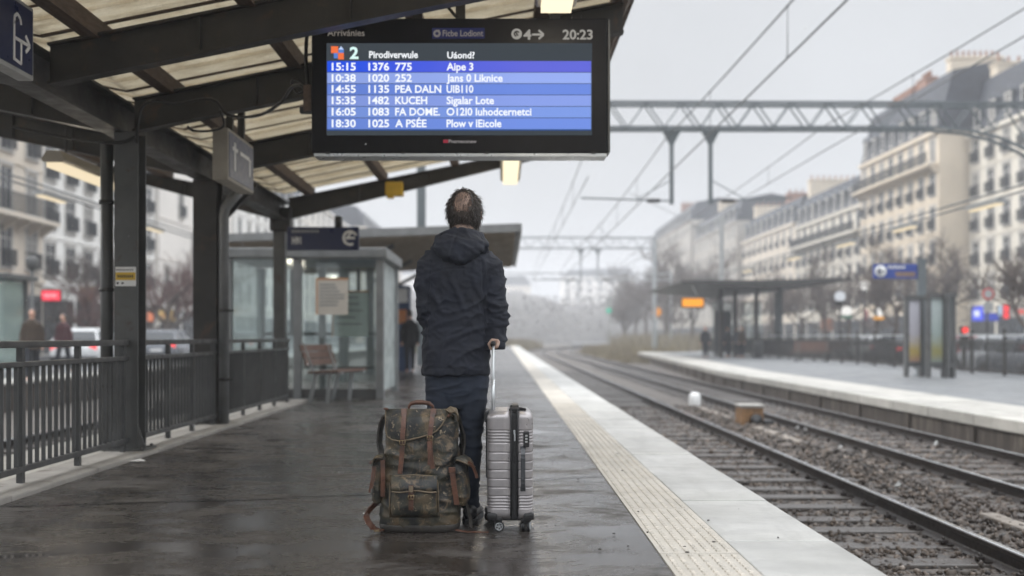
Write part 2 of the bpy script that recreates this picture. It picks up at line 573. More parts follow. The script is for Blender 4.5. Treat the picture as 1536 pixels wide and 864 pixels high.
slab_far = mat_slab('pale_edge_slab_far', (.33, .32, .295), (.46, .445, .41))
tactile_m = mat_slab('cream_tactile_paving', (.44, .405, .35), (.55, .51, .45), .4)
pave_grey = mat_slab('grey_paving', (.115, .122, .13), (.175, .182, .19), .35)
road_m = mat_slab('road_asphalt', (.045, .045, .047), (.075, .075, .078), .25)

def mat_ballast(name, brown):
    m, n, b, out = nt(name)
    v = coords(n)
    vo = nd(n, 'ShaderNodeTexVoronoi', Scale=19); n.links.new(v, vo.inputs['Vector'])
    c = ramp(n, noise_n(n, v, 40, 3), [(.3, (.036, .029, .023)), (.7, (.14, .11, .085))])
    k = ramp(n, noise_n(n, v, .9, 5), [(.35, g3(0)), (.7, g3(.7))])
    c = mixc(n, k, c, brown)
    c = mixc(n, ramp(n, vo.outputs['Distance'], [(.25, g3(0)), (.75, g3(.85))]), c, (.012, .01, .009))
    n.links.new(c, b.inputs['Base Color'])
    b.inputs['Roughness'].default_value = .55
    bump(n, b, vo.outputs['Distance'], .9, .03)
    return m
ballast_bed = mat_ballast('ballast_bed', (.095, .066, .045))

def mat_stone():
    m, n, b, out = nt('ballast_stone')
    v = coords(n)
    gi = n.nodes.new('ShaderNodeNewGeometry')
    c = ramp(n, gi.outputs['Random Per Island'], [(0, (.010, .0072, .0055)), (.45, (.036, .0255, .018)), (.78, (.075, .053, .037)), (.96, (.14, .108, .083)), (1, (.28, .235, .20))])
    c = mixc(n, ramp(n, noise_n(n, v, .8, 4), [(.4, g3(0)), (.7, g3(.5))]), c, (.075, .055, .043))
    n.links.new(c, b.inputs['Base Color'])
    n.links.new(ramp(n, noise_n(n, v, 9, 3), [(.35, g3(.42)), (.65, g3(.75))]), b.inputs['Roughness'])
    return m
stone_m = mat_stone()

def mat_wall_stain():
    m, n, b, out = nt('stained_retaining_wall')
    v = coords(n); vs = coords(n, (1, 3.2, .35))
    c = ramp(n, noise_n(n, vs, 1.5, 6, .7), [(.3, (.020, .015, .012)), (.54, (.05, .039, .031)), (.72, (.20, .172, .142))])
    c = mixc(n, ramp(n, noise_n(n, v, .35, 4), [(.4, g3(0)), (.62, g3(.75))]), c, (.05, .038, .03))
    n.links.new(c, b.inputs['Base Color']); b.inputs['Roughness'].default_value = .75
    bump(n, b, noise_n(n, v, 18, 5), .4, .01)
    return m
wall_stain = mat_wall_stain()

# ------------------------------------------------------------------ ground, platforms, roads
RAIL_Z = CH - 1.50
BED_Z = RAIL_Z - .165
def cv(y):
    return .0017 * max(0, y - 92) ** 2

gm = MAT('waste_ground', (.085, .07, .055), .85, 0, .3, .3, .4, 8, (.10, .10, .05), .55)
mb = MB(); mb.quad((-520, -60, -1.02), (520, -60, -1.02), (520, 700, -1.02), (-520, 700, -1.02))
struct('ground', mb, gm)

PE = 1.57                       # platform edge
mb = MB()
mb.prism([(-2.92, -12), (.70, -12), (.70, 108), (-5.3, 108), (-5.3, 15.6), (-2.92, 15.6)], 'z', -1.0, 0)
struct('platform', mb, asphalt)
# darker seam and film of water left along the patch joint
seam = MAT('asphalt_joint', (.012, .011, .011), .35, 0, .3, 8, .2)
mb = MB()
pts = [(-2.9, 5.9), (-1.5, 6.15), (-.55, 6.45), (-.1, 6.6), (.15, 6.95), (.45, 7.1), (.695, 7.18)]
for a, b_ in zip(pts[:-1], pts[1:]):
    mb.quad((a[0], a[1] - .012, .004), (b_[0], b_[1] - .012, .004), (b_[0], b_[1] + .012, .004), (a[0], a[1] + .012, .004))
struct('asphalt_joint', mb, seam)

mb = MB()                        # tactile paving: 36 cm slabs with rows of studs
y = -2.0
while y < 108:
    mb.b2(.703, 1.057, y + .003, y + .597, -.02, .006)
    y += .6
for i in range(int((15 - 2.0) / .052)):
    yy = 2.0 + i * .052
    if (yy + 2.0) % .6 < .02 or (yy + 2.0) % .6 > .58: continue
    for k in range(7):
        xx = .735 + k * .0483
        w0, w1, l0, l1, h = .011, .008, .019, .014, .0055
        mb.add([(xx - w0, yy - l0, .006), (xx + w0, yy - l0, .006), (xx + w0, yy + l0, .006), (xx - w0, yy + l0, .006),
                (xx - w1, yy - l1, .006 + h), (xx + w1, yy - l1, .006 + h), (xx + w1, yy + l1, .006 + h), (xx - w1, yy + l1, .006 + h)],
               [(4, 5, 6, 7), (0, 1, 5, 4), (1, 2, 6, 5), (2, 3, 7, 6), (3, 0, 4, 7)])
struct('tactile_paving', mb, tactile_m)

mb = MB(); y = -2.3
while y < 108:
    L = 1.2
    dz = random.uniform(-.003, .003)
    mb.b2(1.063, PE, y + .005, y + L - .007, -.22, .006 + dz)
    y += L
o = struct('platform_edging', mb, slab_white, bevel=.006)
mb = MB(); mb.b2(.70, 1.50, -12, 107.9, -1.0, -.021); mb.b2(1.06, 1.50, -12, 107.9, -.0208, -.004)
struct('platform_core', mb, concrete)

mb = MB(); y = -3.0                       # kerb under the fence
while y < 15.5:
    mb.b2(-3.30, -2.925, y + .004, min(15.5, y + 1.3) - .004, -.9, .035 + random.uniform(-.004, .004)); y += 1.3
struct('fence_kerb', mb, concrete, bevel=.012)
mb = MB(); mb.b2(-4.0, -3.305, -12, 15.5, -.9, .02)
struct('ledge', mb, slab_far)

# near track bed and the second track
def bed(name, x0, x1, ya, yb, step, z, amp, m, fall=0):
    nx = max(2, int((x1 - x0) / step)); ny = max(2, int((yb - ya) / step))
    vs = []; fs = []
    for j in range(ny + 1):
        yy = ya + (yb - ya) * j / ny
        for i in range(nx + 1):
            xx = x0 + (x1 - x0) * i / nx + cv(yy)
            h = noise.noise(Vector((xx * 6, yy * 6, 0))) * amp + noise.noise(Vector((xx * 19, yy * 19, 5))) * amp * .7 + noise.noise(Vector((xx * .7, yy * .7, 9))) * amp * 1.5
            vs.append((xx, yy, z + h))
    for j in range(ny):
        for i in range(nx):
            a = j * (nx + 1) + i
            fs.append((a, a + 1, a + nx + 2, a + nx + 1))
    mb = MB(); mb.add(vs, fs, True)
    return struct(name, mb, m)
bed('track_bed', 1.45, 7.2, 1.0, 24, .06, BED_Z, .014, ballast_bed)
bed('track_bed', 1.45, 10.5, 24, 230, .5, BED_Z, .014, ballast_bed)
bed('track_bed', -11.1, -3.9, 2, 16, .12, BED_Z - .02, .02, ballast_bed)
bed('track_bed', -11.1, -5.2, 16, 120, .6, BED_Z - .02, .02, ballast_bed)

# loose stones: uncountable, one object
def stones():
    rng = np.random.default_rng(3)
    bm = bmesh.new(); bmesh.ops.create_icosphere(bm, subdivisions=1, radius=1)
    bv = np.array([v.co[:] for v in bm.verts]); bf = np.array([[v.index for v in f.verts] for f in bm.faces]); bm.free()
    xs = []; ys = []
    for (x0, x1, ya, yb, dens) in ((1.5, 7.0, 3.0, 8, 330), (1.5, 7.0, 8, 14, 240), (1.6, 7.2, 14, 24, 110), (-7.8, -4.2, 5.5, 12, 120)):
        k = int((x1 - x0) * (yb - ya) * dens)
        xs.append(rng.uniform(x0, x1, k)); ys.append(rng.uniform(ya, yb, k))
    xs = np.concatenate(xs); ys = np.concatenate(ys)
    N = len(xs)
    s = rng.uniform(.014, .036, N) * np.where(rng.random(N) > .93, 1.35, 1)
    s = s * np.where(ys > 14, 1.5, 1)
    z = BED_Z + rng.uniform(-.012, .018, N) + .03 * np.exp(-((xs - 4.4) / .5) ** 2)
    ax = rng.normal(size=(N, 3, 3)); q, _ = np.linalg.qr(ax)
    jit = 1 + rng.uniform(-.32, .32, (N, len(bv), 1))
    sc = np.stack([rng.uniform(.8, 1.35, N), rng.uniform(.7, 1.1, N), rng.uniform(.5, .85, N)], 1)
    V = bv[None] * jit * sc[:, None, :]
    V = np.einsum('nij,nkj->nki', q, V) * s[:, None, None]
    V[:, :, 0] += xs[:, None]; V[:, :, 1] += ys[:, None]; V[:, :, 2] += z[:, None]
    Fc = (bf[None] + (np.arange(N) * len(bv))[:, None, None]).reshape(-1, 3)
    V = V.reshape(-1, 3)
    me = bpy.data.meshes.new('ballast')
    me.vertices.add(len(V)); me.vertices.foreach_set('co', V.ravel())
    me.loops.add(Fc.size); me.loops.foreach_set('vertex_index', Fc.ravel().astype(np.int32))
    me.polygons.add(len(Fc)); me.polygons.foreach_set('loop_start', np.arange(0, Fc.size, 3, dtype=np.int32))
    me.update(calc_edges=True); me.validate()
    o = link_mesh('ballast', me, stone_m)
    tag(o, 'brown and grey track ballast stones between the rails', 'ballast', kind='stuff')
stones()

# rails
rail_m = MAT('rail_steel', (.021, .0145, .0115), .42, .3, .3, 10, .15)
railtop_m = MAT('polished_rail', (.70, .72, .74), .18, 1, .08, 12, 0)
def rail(xc, ya, yb, label, group, zt=RAIL_Z):
    prof = [(-.07, -.16), (.07, -.16), (.07, -.148), (.018, -.125), (.010, -.115), (.010, -.048), (.034, -.034), (.036, -.006), (.028, -.001), (-.028, -.001), (-.036, -.006), (-.034, -.034), (-.010, -.048), (-.010, -.115), (-.018, -.125), (-.07, -.148)]
    yy = []; y = ya
    while y < yb:
        yy.append(y); y += 4 if y < 90 else 6
    yy.append(yb)
    mb = MB()
    mb.rings([[(xc + cv(y) + p[0], y, zt + p[1]) for p in prof] for y in yy], smooth=False)
    o = tag(mb.build('rail', rail_m), label, 'rail', group)
    mt = MB()
    mt.rings([[(xc + cv(y) + a, y, zt + b_) for a, b_ in ((-.024, -.004), (.024, -.004), (.018, .002), (-.018, .002))] for y in yy], smooth=False)
    mt.build('running_surface', railtop_m, o)
    return o
rail(2.14, 1.0, 215, 'near track rail hidden close under the platform edge slabs', 'rails of the near track')
rail(3.58, 1.0, 215, 'shiny black rail running from the lower right corner, nearest rail in full view', 'rails of the near track')
rail(5.17, 2, 215, 'rail of the far track beside the strip of ballast', 'rails of the far track')
rail(6.60, 2, 215, 'rail of the far track close under the opposite platform wall', 'rails of the far track')
rail(-5.9, 2, 110, 'rail behind the fence on the left, nearer to the fence', 'rails behind the left fence', RAIL_Z - .02)
rail(-7.33, 2, 110, 'rail behind the fence on the left, farther from the fence', 'rails behind the left fence', RAIL_Z - .02)

# sleepers with rail clips
sleeper_m = MAT('wet_sleeper', (.046, .037, .031), .36, 0, .35, 5, .35, 40, (.10, .092, .086), .60, sc3=(1.2, 8, 8))
def sleeper_proto(xc):
    mb = MB(); mb.rbox((xc, 0, BED_Z - .035), (2.35, .235, .13), .016)
    o = mb.build('sleeper', sleeper_m, loc=(xc, 0, BED_Z))
    mc = MB()
    for dx in (-.715, .715):
        for s in (-1, 1):
            pass
    mc.b2(-.085, .085, -.075, .075, .0, .012)
    for s in (-1, 1):
        mc.rbox((s * .095, 0, .022), (.055, .06, .04), .01)
        mc.tube([(s * .095, 0, .03), (s * .095, 0, .062)], .014, 6)
    cm = mc.mesh('rail_clip')
    for dx in (-.715, .715):
        mo = bpy.data.objects.new('rail_clip', cm); COL.objects.link(mo); mo.parent = o; mo.location = (dx, 0, .029)
        if not cm.materials: cm.materials.append(rail_m)
    return o
for xc, y_a, y_b, lab, grp in ((2.86, 1.5, 50, 'dark wet sleeper under the near track', 'sleepers of the near track'),
                             (5.885, 4.0, 56, 'dark wet sleeper under the far track beside the opposite platform', 'sleepers of the far track'),
                             (-6.615, 4.5, 22, 'dark sleeper of the track behind the left fence', 'sleepers behind the left fence')):
    pr = sleeper_proto(xc); tag(pr, lab, 'sleeper', grp)
    y = y_a; first = True
    while y < y_b:
        s = pr if first else (copy_tree(pr) if y < 26 else pr.copy())
        if not first and y >= 26: COL.objects.link(s)
        first = False
        s.location.y = y + random.uniform(-.025, .025)
        s.location.z = BED_Z + random.uniform(-.012, .008)
        s.rotation_euler.z = random.uniform(-.012, .012)
        y += .60

# opposite platform
OZ = CH - 1.13
edge = [(6.95, -6), (6.95, 15), (7.0, 20), (7.15, 33), (8.3, 50), (9.9, 75)]
def strip(name, off0, off1, z0, z1, m, bev=0, gap=0):
    mb = MB()
    for (a, ya), (b_, yb) in zip(edge[:-1], edge[1:]):
        mb.prism([(a + off0, ya + gap), (a + off1, ya + gap), (b_ + off1, yb - gap), (b_ + off0, yb - gap)], 'z', z0, z1)
    return struct(name, mb, m, bev)
def coping():
    mb = MB()
    for (a, ya), (b_, yb) in zip(edge[:-1], edge[1:]):
        L = yb - ya; k = max(1, int(L / 1.6))
        for i in range(k):
            t0, t1 = i / k, (i + 1) / k
            xa, xb = a + (b_ - a) * t0, a + (b_ - a) * t1
            y0, y1 = ya + L * t0 + .005, ya + L * t1 - .005
            mb.prism([(xa - .06, y0), (xa + .55, y0), (xb + .55, y1), (xb - .06, y1)], 'z', OZ - .17, OZ + .003)
    return struct('opposite_platform_edging', mb, slab_far, .012)
coping()
strip('opposite_platform_strip', .552, 1.45, OZ - .3, OZ, slab_far)
mb = MB()
mb.prism([(6.95 + 1.452, -6), (6.95 + 1.452, 15), (7.0 + 1.452, 20), (7.15 + 1.452, 33), (8.3 + 1.452, 50), (9.9 + 1.452, 75), (15.3, 75), (15.3, -6)], 'z', -1.0, OZ - .004)
struct('opposite_platform', mb, pave_grey)
mb = MB()
for (a, ya), (b_, yb) in zip(edge[:-1], edge[1:]):
    L = yb - ya; k = max(1, int(L / 1.25))
    for i in range(k):
        t0, t1 = i / k, (i + 1) / k
        mb.prism([(a + (b_ - a) * t0, ya + L * t0 + .006), (a + (b_ - a) * t0 + .5, ya + L * t0 + .006), (a + (b_ - a) * t1 + .5, ya + L * t1 - .006), (a + (b_ - a) * t1, ya + L * t1 - .006)], 'z', -1.0, OZ - .172)
        if i % 2 == 0:
            xa = a + (b_ - a) * t0
            mb.b2(xa - .035, xa + .02, ya + L * t0 + .05, ya + L * t0 + .27, -1.0, OZ - .174)
mb.b2(9.92, 15.3, 74.6, 75.02, -1.0, OZ - .006)
struct('retaining_wall', mb, wall_stain, .008)

# streets on both sides
mb = MB(); mb.b2(15.3, 17.0, -6, 230, -1.0, -.30); struct('pavement', mb, pave_grey)
mb = MB(); mb.b2(17.0, 33.0, -6, 330, -1.0, -.44); struct('road', mb, road_m)
mb = MB(); mb.b2(33.0, 60.0, -6, 330, -1.0, -.29); struct('pavement', mb, pave_grey)
mb = MB(); mb.b2(-12.3, -11.0, -6, 230, -.10, -.045); struct('street_coping', mb, slab_far)
mb = MB(); mb.b2(-12.3, -11.06, -6, 230, -1.0, -.102); struct('street_wall', mb, wall_stain)
mb = MB(); mb.b2(-16.0, -12.3, -6, 230, -1.0, -.06); struct('pavement', mb, pave_grey)
mb = MB(); mb.b2(-23.0, -16.0, -6, 330, -1.0, -.20); struct('road', mb, road_m)
mb = MB(); mb.b2(-60.0, -23.0, -6, 330, -1.0, -.06); struct('pavement', mb, pave_grey)
paint = MAT('road_paint', (.62, .62, .60), .5, 0, .15, 4, .05)
mb = MB()
for k in range(24):
    mb.b2(24.9, 25.05, 20 + k * 6, 23 + k * 6, -.436, -.434); mb.b2(-19.55, -19.4, 20 + k * 6, 23 + k * 6, -.196, -.194)
struct('road_marking', mb, paint)
# ------------------------------------------------------------------ station canopy
def roof_z(x):                   # underside of the roof boards: a butterfly roof, valley over the columns
    return 3.10 + .2 * abs(x + 3.25)
TRANS = .50
def mat_boards():
    m, n, b, out = nt('roof_panels')
    v = coords(n); vs = coords(n, (1.2, 12, 1))
    sp = n.nodes.new('ShaderNodeSeparateXYZ'); n.links.new(v, sp.inputs[0])
    c = ramp(n, noise_n(n, v, 1.4, 6, .65), [(.3, (.44, .355, .245)), (.5, (.66, .555, .40)), (.72, (.80, .70, .53))])
    c = mixc(n, ramp(n, noise_n(n, vs, 2.2, 6, .7), [(.45, g3(0)), (.75, g3(.55))]), c, (.25, .195, .145))
    c = mixc(n, ramp(n, noise_n(n, v, 55, 4, .8), [(.55, g3(0)), (.8, g3(.6))]), c, (.12, .095, .07))
    n.links.new(c, b.inputs['Base Color']); b.inputs['Roughness'].default_value = .8
    # weathered glass-fibre panels: some daylight comes through them
    tr = n.nodes.new('ShaderNodeBsdfTranslucent'); mx = n.nodes.new('ShaderNodeMixShader'); mx.inputs[0].default_value = TRANS
    ct = ramp(n, noise_n(n, coords(n, (1.6, 5, 1)), 2.4, 8, .75, .3), [(.30, (.46, .41, .32)), (.5, (.76, .72, .62)), (.7, (.90, .87, .79))])
    ct = mixc(n, ramp(n, noise_n(n, v, 38, 5, .8), [(.48, g3(0)), (.72, g3(.75))]), ct, (.42, .38, .30))
    n.links.new(ct, tr.inputs[0]); n.links.new(b.outputs[0], mx.inputs[1]); n.links.new(tr.outputs[0], mx.inputs[2]); n.links.new(mx.outputs[0], out.inputs['Surface'])
    bump(n, b, noise_n(n, v, 60, 5, .75), .9, .012)
    return m
boards_m = mat_boards()
can = thing('station_canopy', 'dark steel butterfly canopy with tan panelled roof over the near platform, held on three columns', 'canopy', (-3.15, 8.6, 0))
CY0, CY1 = 3.7, 15.2
XL, XR = -6.1, 1.08
for side, xa, xb in (('r', -3.25, XR), ('l', -3.25, XL)):
    mb = MB(); y = CY0; k = 0
    while y < CY1:                # lapped boards running up the slope, each with a small step
        w = .27
        y1 = min(CY1, y + w - .014)
        a, b_ = (xa, xb)
        dz = .022 * (k % 2) + random.uniform(-.003, .003)
        za, zb = roof_z(a) + dz, roof_z(b_) + dz
        mb.add([(a, y, za), (b_, y, zb), (b_, y1, zb), (a, y1, za), (a, y, za + .03), (b_, y, zb + .03), (b_, y1, zb + .03), (a, y1, za + .03)],
               [(0, 1, 2, 3), (7, 6, 5, 4), (0, 4, 5, 1), (1, 5, 6, 2), (2, 6, 7, 3), (3, 7, 4, 0)])
        y += w; k += 1
    mb.build('roof_panels', boards_m, can)
    mb = MB(); y = CY0 + .263; k = 0
    while y < CY1 - .1:           # dark joint strips under the panel laps
        w_ = .016 if k % 3 else .03
        mb.bar((xa, y, roof_z(xa) - .006), (xb, y, roof_z(xb) - .006), w_, .016)
        y += .54; k += 1
    mb.build('joint_strips', timber_dark, can)
for x in (-2.85, -1.77, -.71, .32, 1.0):
    mb = MB(); z = roof_z(x) - .068
    mb.bar((x, CY0, z), (x, CY1, z), .115, .13); mb.build('purlin', timber_dark, can)
for x in (-3.95, -4.95, -5.95):
    mb = MB(); z = roof_z(x) - .068
    mb.bar((x, CY0, z), (x, CY1, z), .115, .13); mb.build('purlin', timber_dark, can)
RAFT = [4.7, 7.1, 8.72, 11.1, 15.0]
for y in RAFT:
    for s in (1, -1):
        xe = 1.02 if s > 0 else -5.95
        if y == 15.0 and s > 0: xe = .98
        mb = MB()
        x0 = -3.25 + s * .11
        a = Vector((x0, y, roof_z(x0) - .136)); b_ = Vector((xe, y, roof_z(xe) - .136))
        d0, d1 = (.25, .24) if y < 15 else (.27, .09)
        # tapered I section
        for (yo, w, top, bot) in ((0, .014, 0, 1), (0, .11, 0, -1), (0, .11, 1, -1)):
            if bot == 1:
                vs = [(a.x, y - w / 2, a.z), (b_.x, y - w / 2, b_.z), (b_.x, y - w / 2, b_.z - d1), (a.x, y - w / 2, a.z - d0)]
                vs += [(p[0], y + w / 2, p[2]) for p in vs]
                mb.add(vs, [(0, 1, 2, 3), (7, 6, 5, 4), (0, 4, 5, 1), (1, 5, 6, 2), (2, 6, 7, 3), (3, 7, 4, 0)])
            elif top == 0:
                mb.bar((a.x, y, a.z + .009), (b_.x, y, b_.z + .009), w, .018)
            else:
                mb.bar((a.x, y, a.z - d0 - .009), (b_.x, y, b_.z - d1 - .009), w, .018)
        # stiffeners
        for t in (.25, .5, .75):
            p = a.lerp(b_, t); dd = d0 + (d1 - d0) * t
            mb.box((p.x, y, p.z - dd / 2), (.012, .09, dd - .004))
        mb.build('rafter', steel_dark if s > 0 else steel_dark, can)
mb = MB(); zb = roof_z(-3.25) - .14
mb.ibeam((-3.25, CY0, zb - .14), (-3.25, CY1, zb - .14), .19, .28, .02, .016)
mb.build('valley_beam', steel_dark, can)
mb = MB(); mb.bar((1.13, CY0, roof_z(1.08) + .03), (1.13, CY1, roof_z(1.08) + .03), .03, .15); mb.build('edge_fascia', timber_dark, can)
mb = MB(); mb.bar((-6.13, CY0, roof_z(-6.1) + .0), (-6.13, CY1, roof_z(-6.1) + .0), .03, .16); mb.build('edge_fascia', steel_dark, can)

# columns
def hcolumn(x, y, w, d, z1, m):
    mb = MB()
    mb.b2(x - w / 2, x + w / 2, y - d / 2, y - d / 2 + .016, 0, z1); mb.b2(x - w / 2, x + w / 2, y + d / 2 - .016, y + d / 2, 0, z1)
    mb.b2(x - .008, x + .008, y - d / 2 + .016, y + d / 2 - .016, 0, z1)
    mb.b2(x - w / 2 - .07, x + w / 2 + .07, y - d / 2 - .05, y + d / 2 + .05, 0, .05)
    for s in (-1, 1):
        mb.prism([(x + s * w / 2, .05), (x + s * (w / 2 + .065), .05), (x + s * w / 2, .24)], 'y', y - d / 2 + .002, y - d / 2 + .014)
    for sx in (-1, 1):
        for sy in (-1, 1):
            mb.lathe((x + sx * (w / 2 + .035), y + sy * (d / 2 + .025), .05), [(.016, 0), (.016, .02), (.0, .021)], 6)
    return mb
zt = roof_z(-3.25) - .43
c1 = hcolumn(-3.14, 8.62, .20, .20, zt + .02, steel).build('column', steel, can, .004)
# sticker on the near column
ms = MB(); yb = 8.515
ms.b2(-3.225, -3.055, yb - .002, yb + .002, 1.40, 1.56); o = ms.build('safety_sticker', white_paint, c1)
mt = MB(); mt.b2(-3.222, -3.058, yb - .005, yb - .0025, 1.45, 1.515); mt.build('sticker_band', yellow_paint, c1)
mt = MB()
for k in range(8): mt.box((-3.20 + k * .017, yb - .0065, 1.482), (.010, .002, .022))
for k in range(9): mt.box((-3.21 + k * .016, yb - .0045, 1.535), (.009, .002, .012))
mt.box((-3.205, yb - .0045, 1.425), (.016, .002, .018)); mt.box((-3.165, yb - .0045, 1.425), (.02, .002, .014))
mt.build('sticker_lettering', black_plastic, c1)
# dark wide column
mb = hcolumn(-3.245, 11.25, .26, .24, zt + .02, steel_dark)
mb.bar((-3.1, 11.25, 2.25), (-2.72, 11.25, 2.66), .06, .07)
c2 = mb.build('column', steel_dark, can, .004)
mb = MB(); mb.b2(-3.355, -3.185, 14.92, 15.08, 0, 2.57); mb.b2(-3.30, -3.24, 14.97, 15.03, 2.57, zt + .05)
mb.b2(-3.40, -3.14, 14.90, 15.10, 0, .04)
mb.build('column', steel, can, .004)
mb = MB(); mb.rbox((-3.25, 15.0, 2.69), (.30, .26, .34), .02); mb.build('column_head', steel_dark, can)

def pipe(name, label, pts, r, m, clamps):
    t = thing(name, label, 'pipe', (pts[0][0], pts[0][1], 0))
    mb = MB(); mb.tube(pts, r, 14); mb.build('pipe_run', m, t)
    for z in clamps:
        mc = MB(); p = pts[0]
        mc.lathe((p[0], p[1], z), [(r, 0), (r + .012, 0), (r + .012, .03), (r, .03)], 14)
        mc.box((p[0] + r + .02, p[1], z + .015), (.06, .02, .02)); mc.build('pipe_clamp', steel_dark, t)
    return t
pipe('downpipe', 'grey downpipe with clamps running up just left of the column with the yellow sticker', [(-3.345, 8.64, .01), (-3.345, 8.64, 2.62)], .052, steel, (.55, 1.36, 2.1))
grey_pipe = MAT('grey_pipe', (.17, .175, .178), .4, .2, .2, 5, .08)
pipe('downpipe', 'pale grey downpipe with bent top fixed right of the dark wide column', [(-3.045, 11.16, .01), (-3.045, 11.16, 2.30), (-3.03, 11.16, 2.38), (-2.97, 11.16, 2.46), (-2.88, 11.16, 2.56)], .055, grey_pipe, (.5, 1.25))

# cables along the rafter
cab = MAT('black_cable', (.012, .011, .011), .5, 0, .2, 10, 0)
def cable(label, pts, r=.013, sub=5):
    P = [Vector(p) for p in pts]; out = []
    for i in range(len(P) - 1):
        p0, p1, p2, p3 = P[max(0, i - 1)], P[i], P[i + 1], P[min(len(P) - 1, i + 2)]
        for k in range(sub):
            t = k / sub
            out.append(.5 * ((2 * p1) + (p2 - p0) * t + (2 * p0 - 5 * p1 + 4 * p2 - p3) * t * t + (3 * p1 - p0 - 3 * p2 + p3) * t ** 3))
    out.append(P[-1])
    mb = MB(); mb.tube(out, r, 6)
    return tag(mb.build('cable', cab), label, 'cable')
yc = 8.62
cable('black cable rising beside the sticker column and drooping along the rafter to the departure board', [PX(205, 215, 8.5), PX(207, 185, 8.5), PX(214, 160, 8.5), PX(232, 151, 8.5), PX(262, 156, 8.5), PX(318, 149, 8.5), PX(342, 172, 8.5), PX(385, 174, 8.3), PX(420, 155, 8.0), PX(437, 132, 7.75), PX(452, 128, 7.6), PX(462, 142, 7.56)])
cable('thin black cable looping from the rafter down to the boxed sign', [PX(330, 165, 8.6), PX(336, 188, 8.7), PX(318, 196, 8.8), PX(290, 196, 8.8), PX(282, 190, 8.7)], .011)
cable('black cable sagging along the valley beam above the sticker column', [PX(20, 190, 8.5), PX(90, 205, 8.5), PX(150, 213, 8.5), PX(185, 213, 8.48), PX(203, 205, 8.48)], .014)
cable('short black cable curling above the left end of the departure board', [PX(437, 125, 7.6), PX(440, 119, 7.55), PX(450, 122, 7.55), PX(458, 132, 7.55), PX(448, 140, 7.58), PX(441, 133, 7.6)], .01)
cable('thick black cable running up the left edge of the departure board to the roof', [PX(462, 128, 7.6), PX(459, 90, 7.6), PX(461, 50, 7.6), PX(470, 32, 7.62), PX(492, 15, 7.7), PX(520, 12, 7.8), PX(545, 16, 7.8)], .014)
cable('black cable dropping from the roof to the top of the departure board', [PX(664, -8, 7.6), PX(668, 5, 7.6), PX(678, 18, 7.58), PX(684, 25, 7.55)], .012)

# canopy lights
def canopy_light(label, xc, ya, yb, z, group=None, w=.26, hang=None, glow=lamp_glow, watts=9):
    t = thing('canopy_light', label, 'light', (xc, (ya + yb) / 2, z), group)
    mb = MB()
    mb.prism([(xc - w / 2, z), (xc - w / 2 - .015, z + .02), (xc - w / 2 + .03, z + .11), (xc + w / 2 - .03, z + .11), (xc + w / 2 + .015, z + .02), (xc + w / 2, z)], 'y', ya, yb)
    mb.build('housing', beige_paint, t, .004)
    mb = MB(); mb.b2(xc - w / 2 + .025, xc + w / 2 - .025, ya + .03, (ya + yb) / 2 - .012, z - .05, z - .002)
    mb.b2(xc - w / 2 + .025, xc + w / 2 - .025, (ya + yb) / 2 + .012, yb - .03, z - .05, z - .002); mb.build('diffuser', glow, t)
    for yy in (ya + .3, yb - .3):
        lp = bpy.data.lights.new('lamp_light', 'POINT'); lp.energy = watts; lp.color = (1.0, .88, .70); lp.shadow_soft_size = .07
        lo = bpy.data.objects.new('lamp_light', lp); COL.objects.link(lo); lo.parent = t; lo.location = (0, yy - (ya + yb) / 2, -.13)
        mb = MB(); top = hang or roof_z(xc)
        mb.tube([(xc, yy, z + .10), (xc, yy, top)], .012, 6); mb.build('hanger_rod', steel_dark, t)
    return t
canopy_light('large lit strip light hanging above the departure board', .365, 5.2, 7.15, 3.28)
canopy_light('lit strip light hanging just below the board, above the man', .10, 13.0, 15.05, 3.26)
canopy_light('lit strip light under the left wing of the canopy, beside the sticker column', -4.4, 10.0, 11.7, 2.69, w=.2, glow=lamp_glow_soft, watts=5)

# ------------------------------------------------------------------ fences on the near platform
def fence(label, ya, yb, x=-3.13):
    t = thing('fence', label, 'fence', (x, (ya + yb) / 2, .03), 'grey fence panels of the near platform')
    TZ, MZ, BZ = .95, .80, .12
    mb = MB(); mb.rbox((x, (ya + yb) / 2, TZ - .02), (.06, yb - ya, .045), .008); mb.build('top_rail', steel_fence, t)
    mb = MB(); mb.rbox((x, (ya + yb) / 2, MZ), (.045, yb - ya, .035), .006); mb.build('middle_rail', steel_fence, t)
    mb = MB(); mb.rbox((x, (ya + yb) / 2, BZ), (.045, yb - ya, .04), .006); mb.build('bottom_rail', steel_fence, t)
    mb = MB(); y = ya + .05
    while y < yb - .02:
        mb.b2(x - .013, x + .013, y - .006, y + .006, BZ + .018, MZ - .016); y += .098
    mb.build('bars', steel_fence, t)
    n = max(2, round((yb - ya) / .85) + 1)
    for i in range(n):
        y = ya + .08 + (yb - ya - .16) * i / (n - 1)
        mb = MB(); mb.b2(x - .02, x + .02, y - .02, y + .02, .03, BZ - .0205); mb.b2(x - .019, x + .019, y - .02, y + .02, BZ + .0205, MZ - .018); mb.b2(x - .02, x + .02, y - .02, y + .02, MZ + .018, TZ - .043)
        mb.build('post', steel_fence, t)
    return t
fence('long grey bar fence at the left edge of the photo, ending at the sticker column', 3.0, 8.5)
fence('grey bar fence panel between the sticker column and the dark wide column', 8.74, 11.11)
fence('grey bar fence panel between the dark column and the blue sign post', 11.40, 14.9)

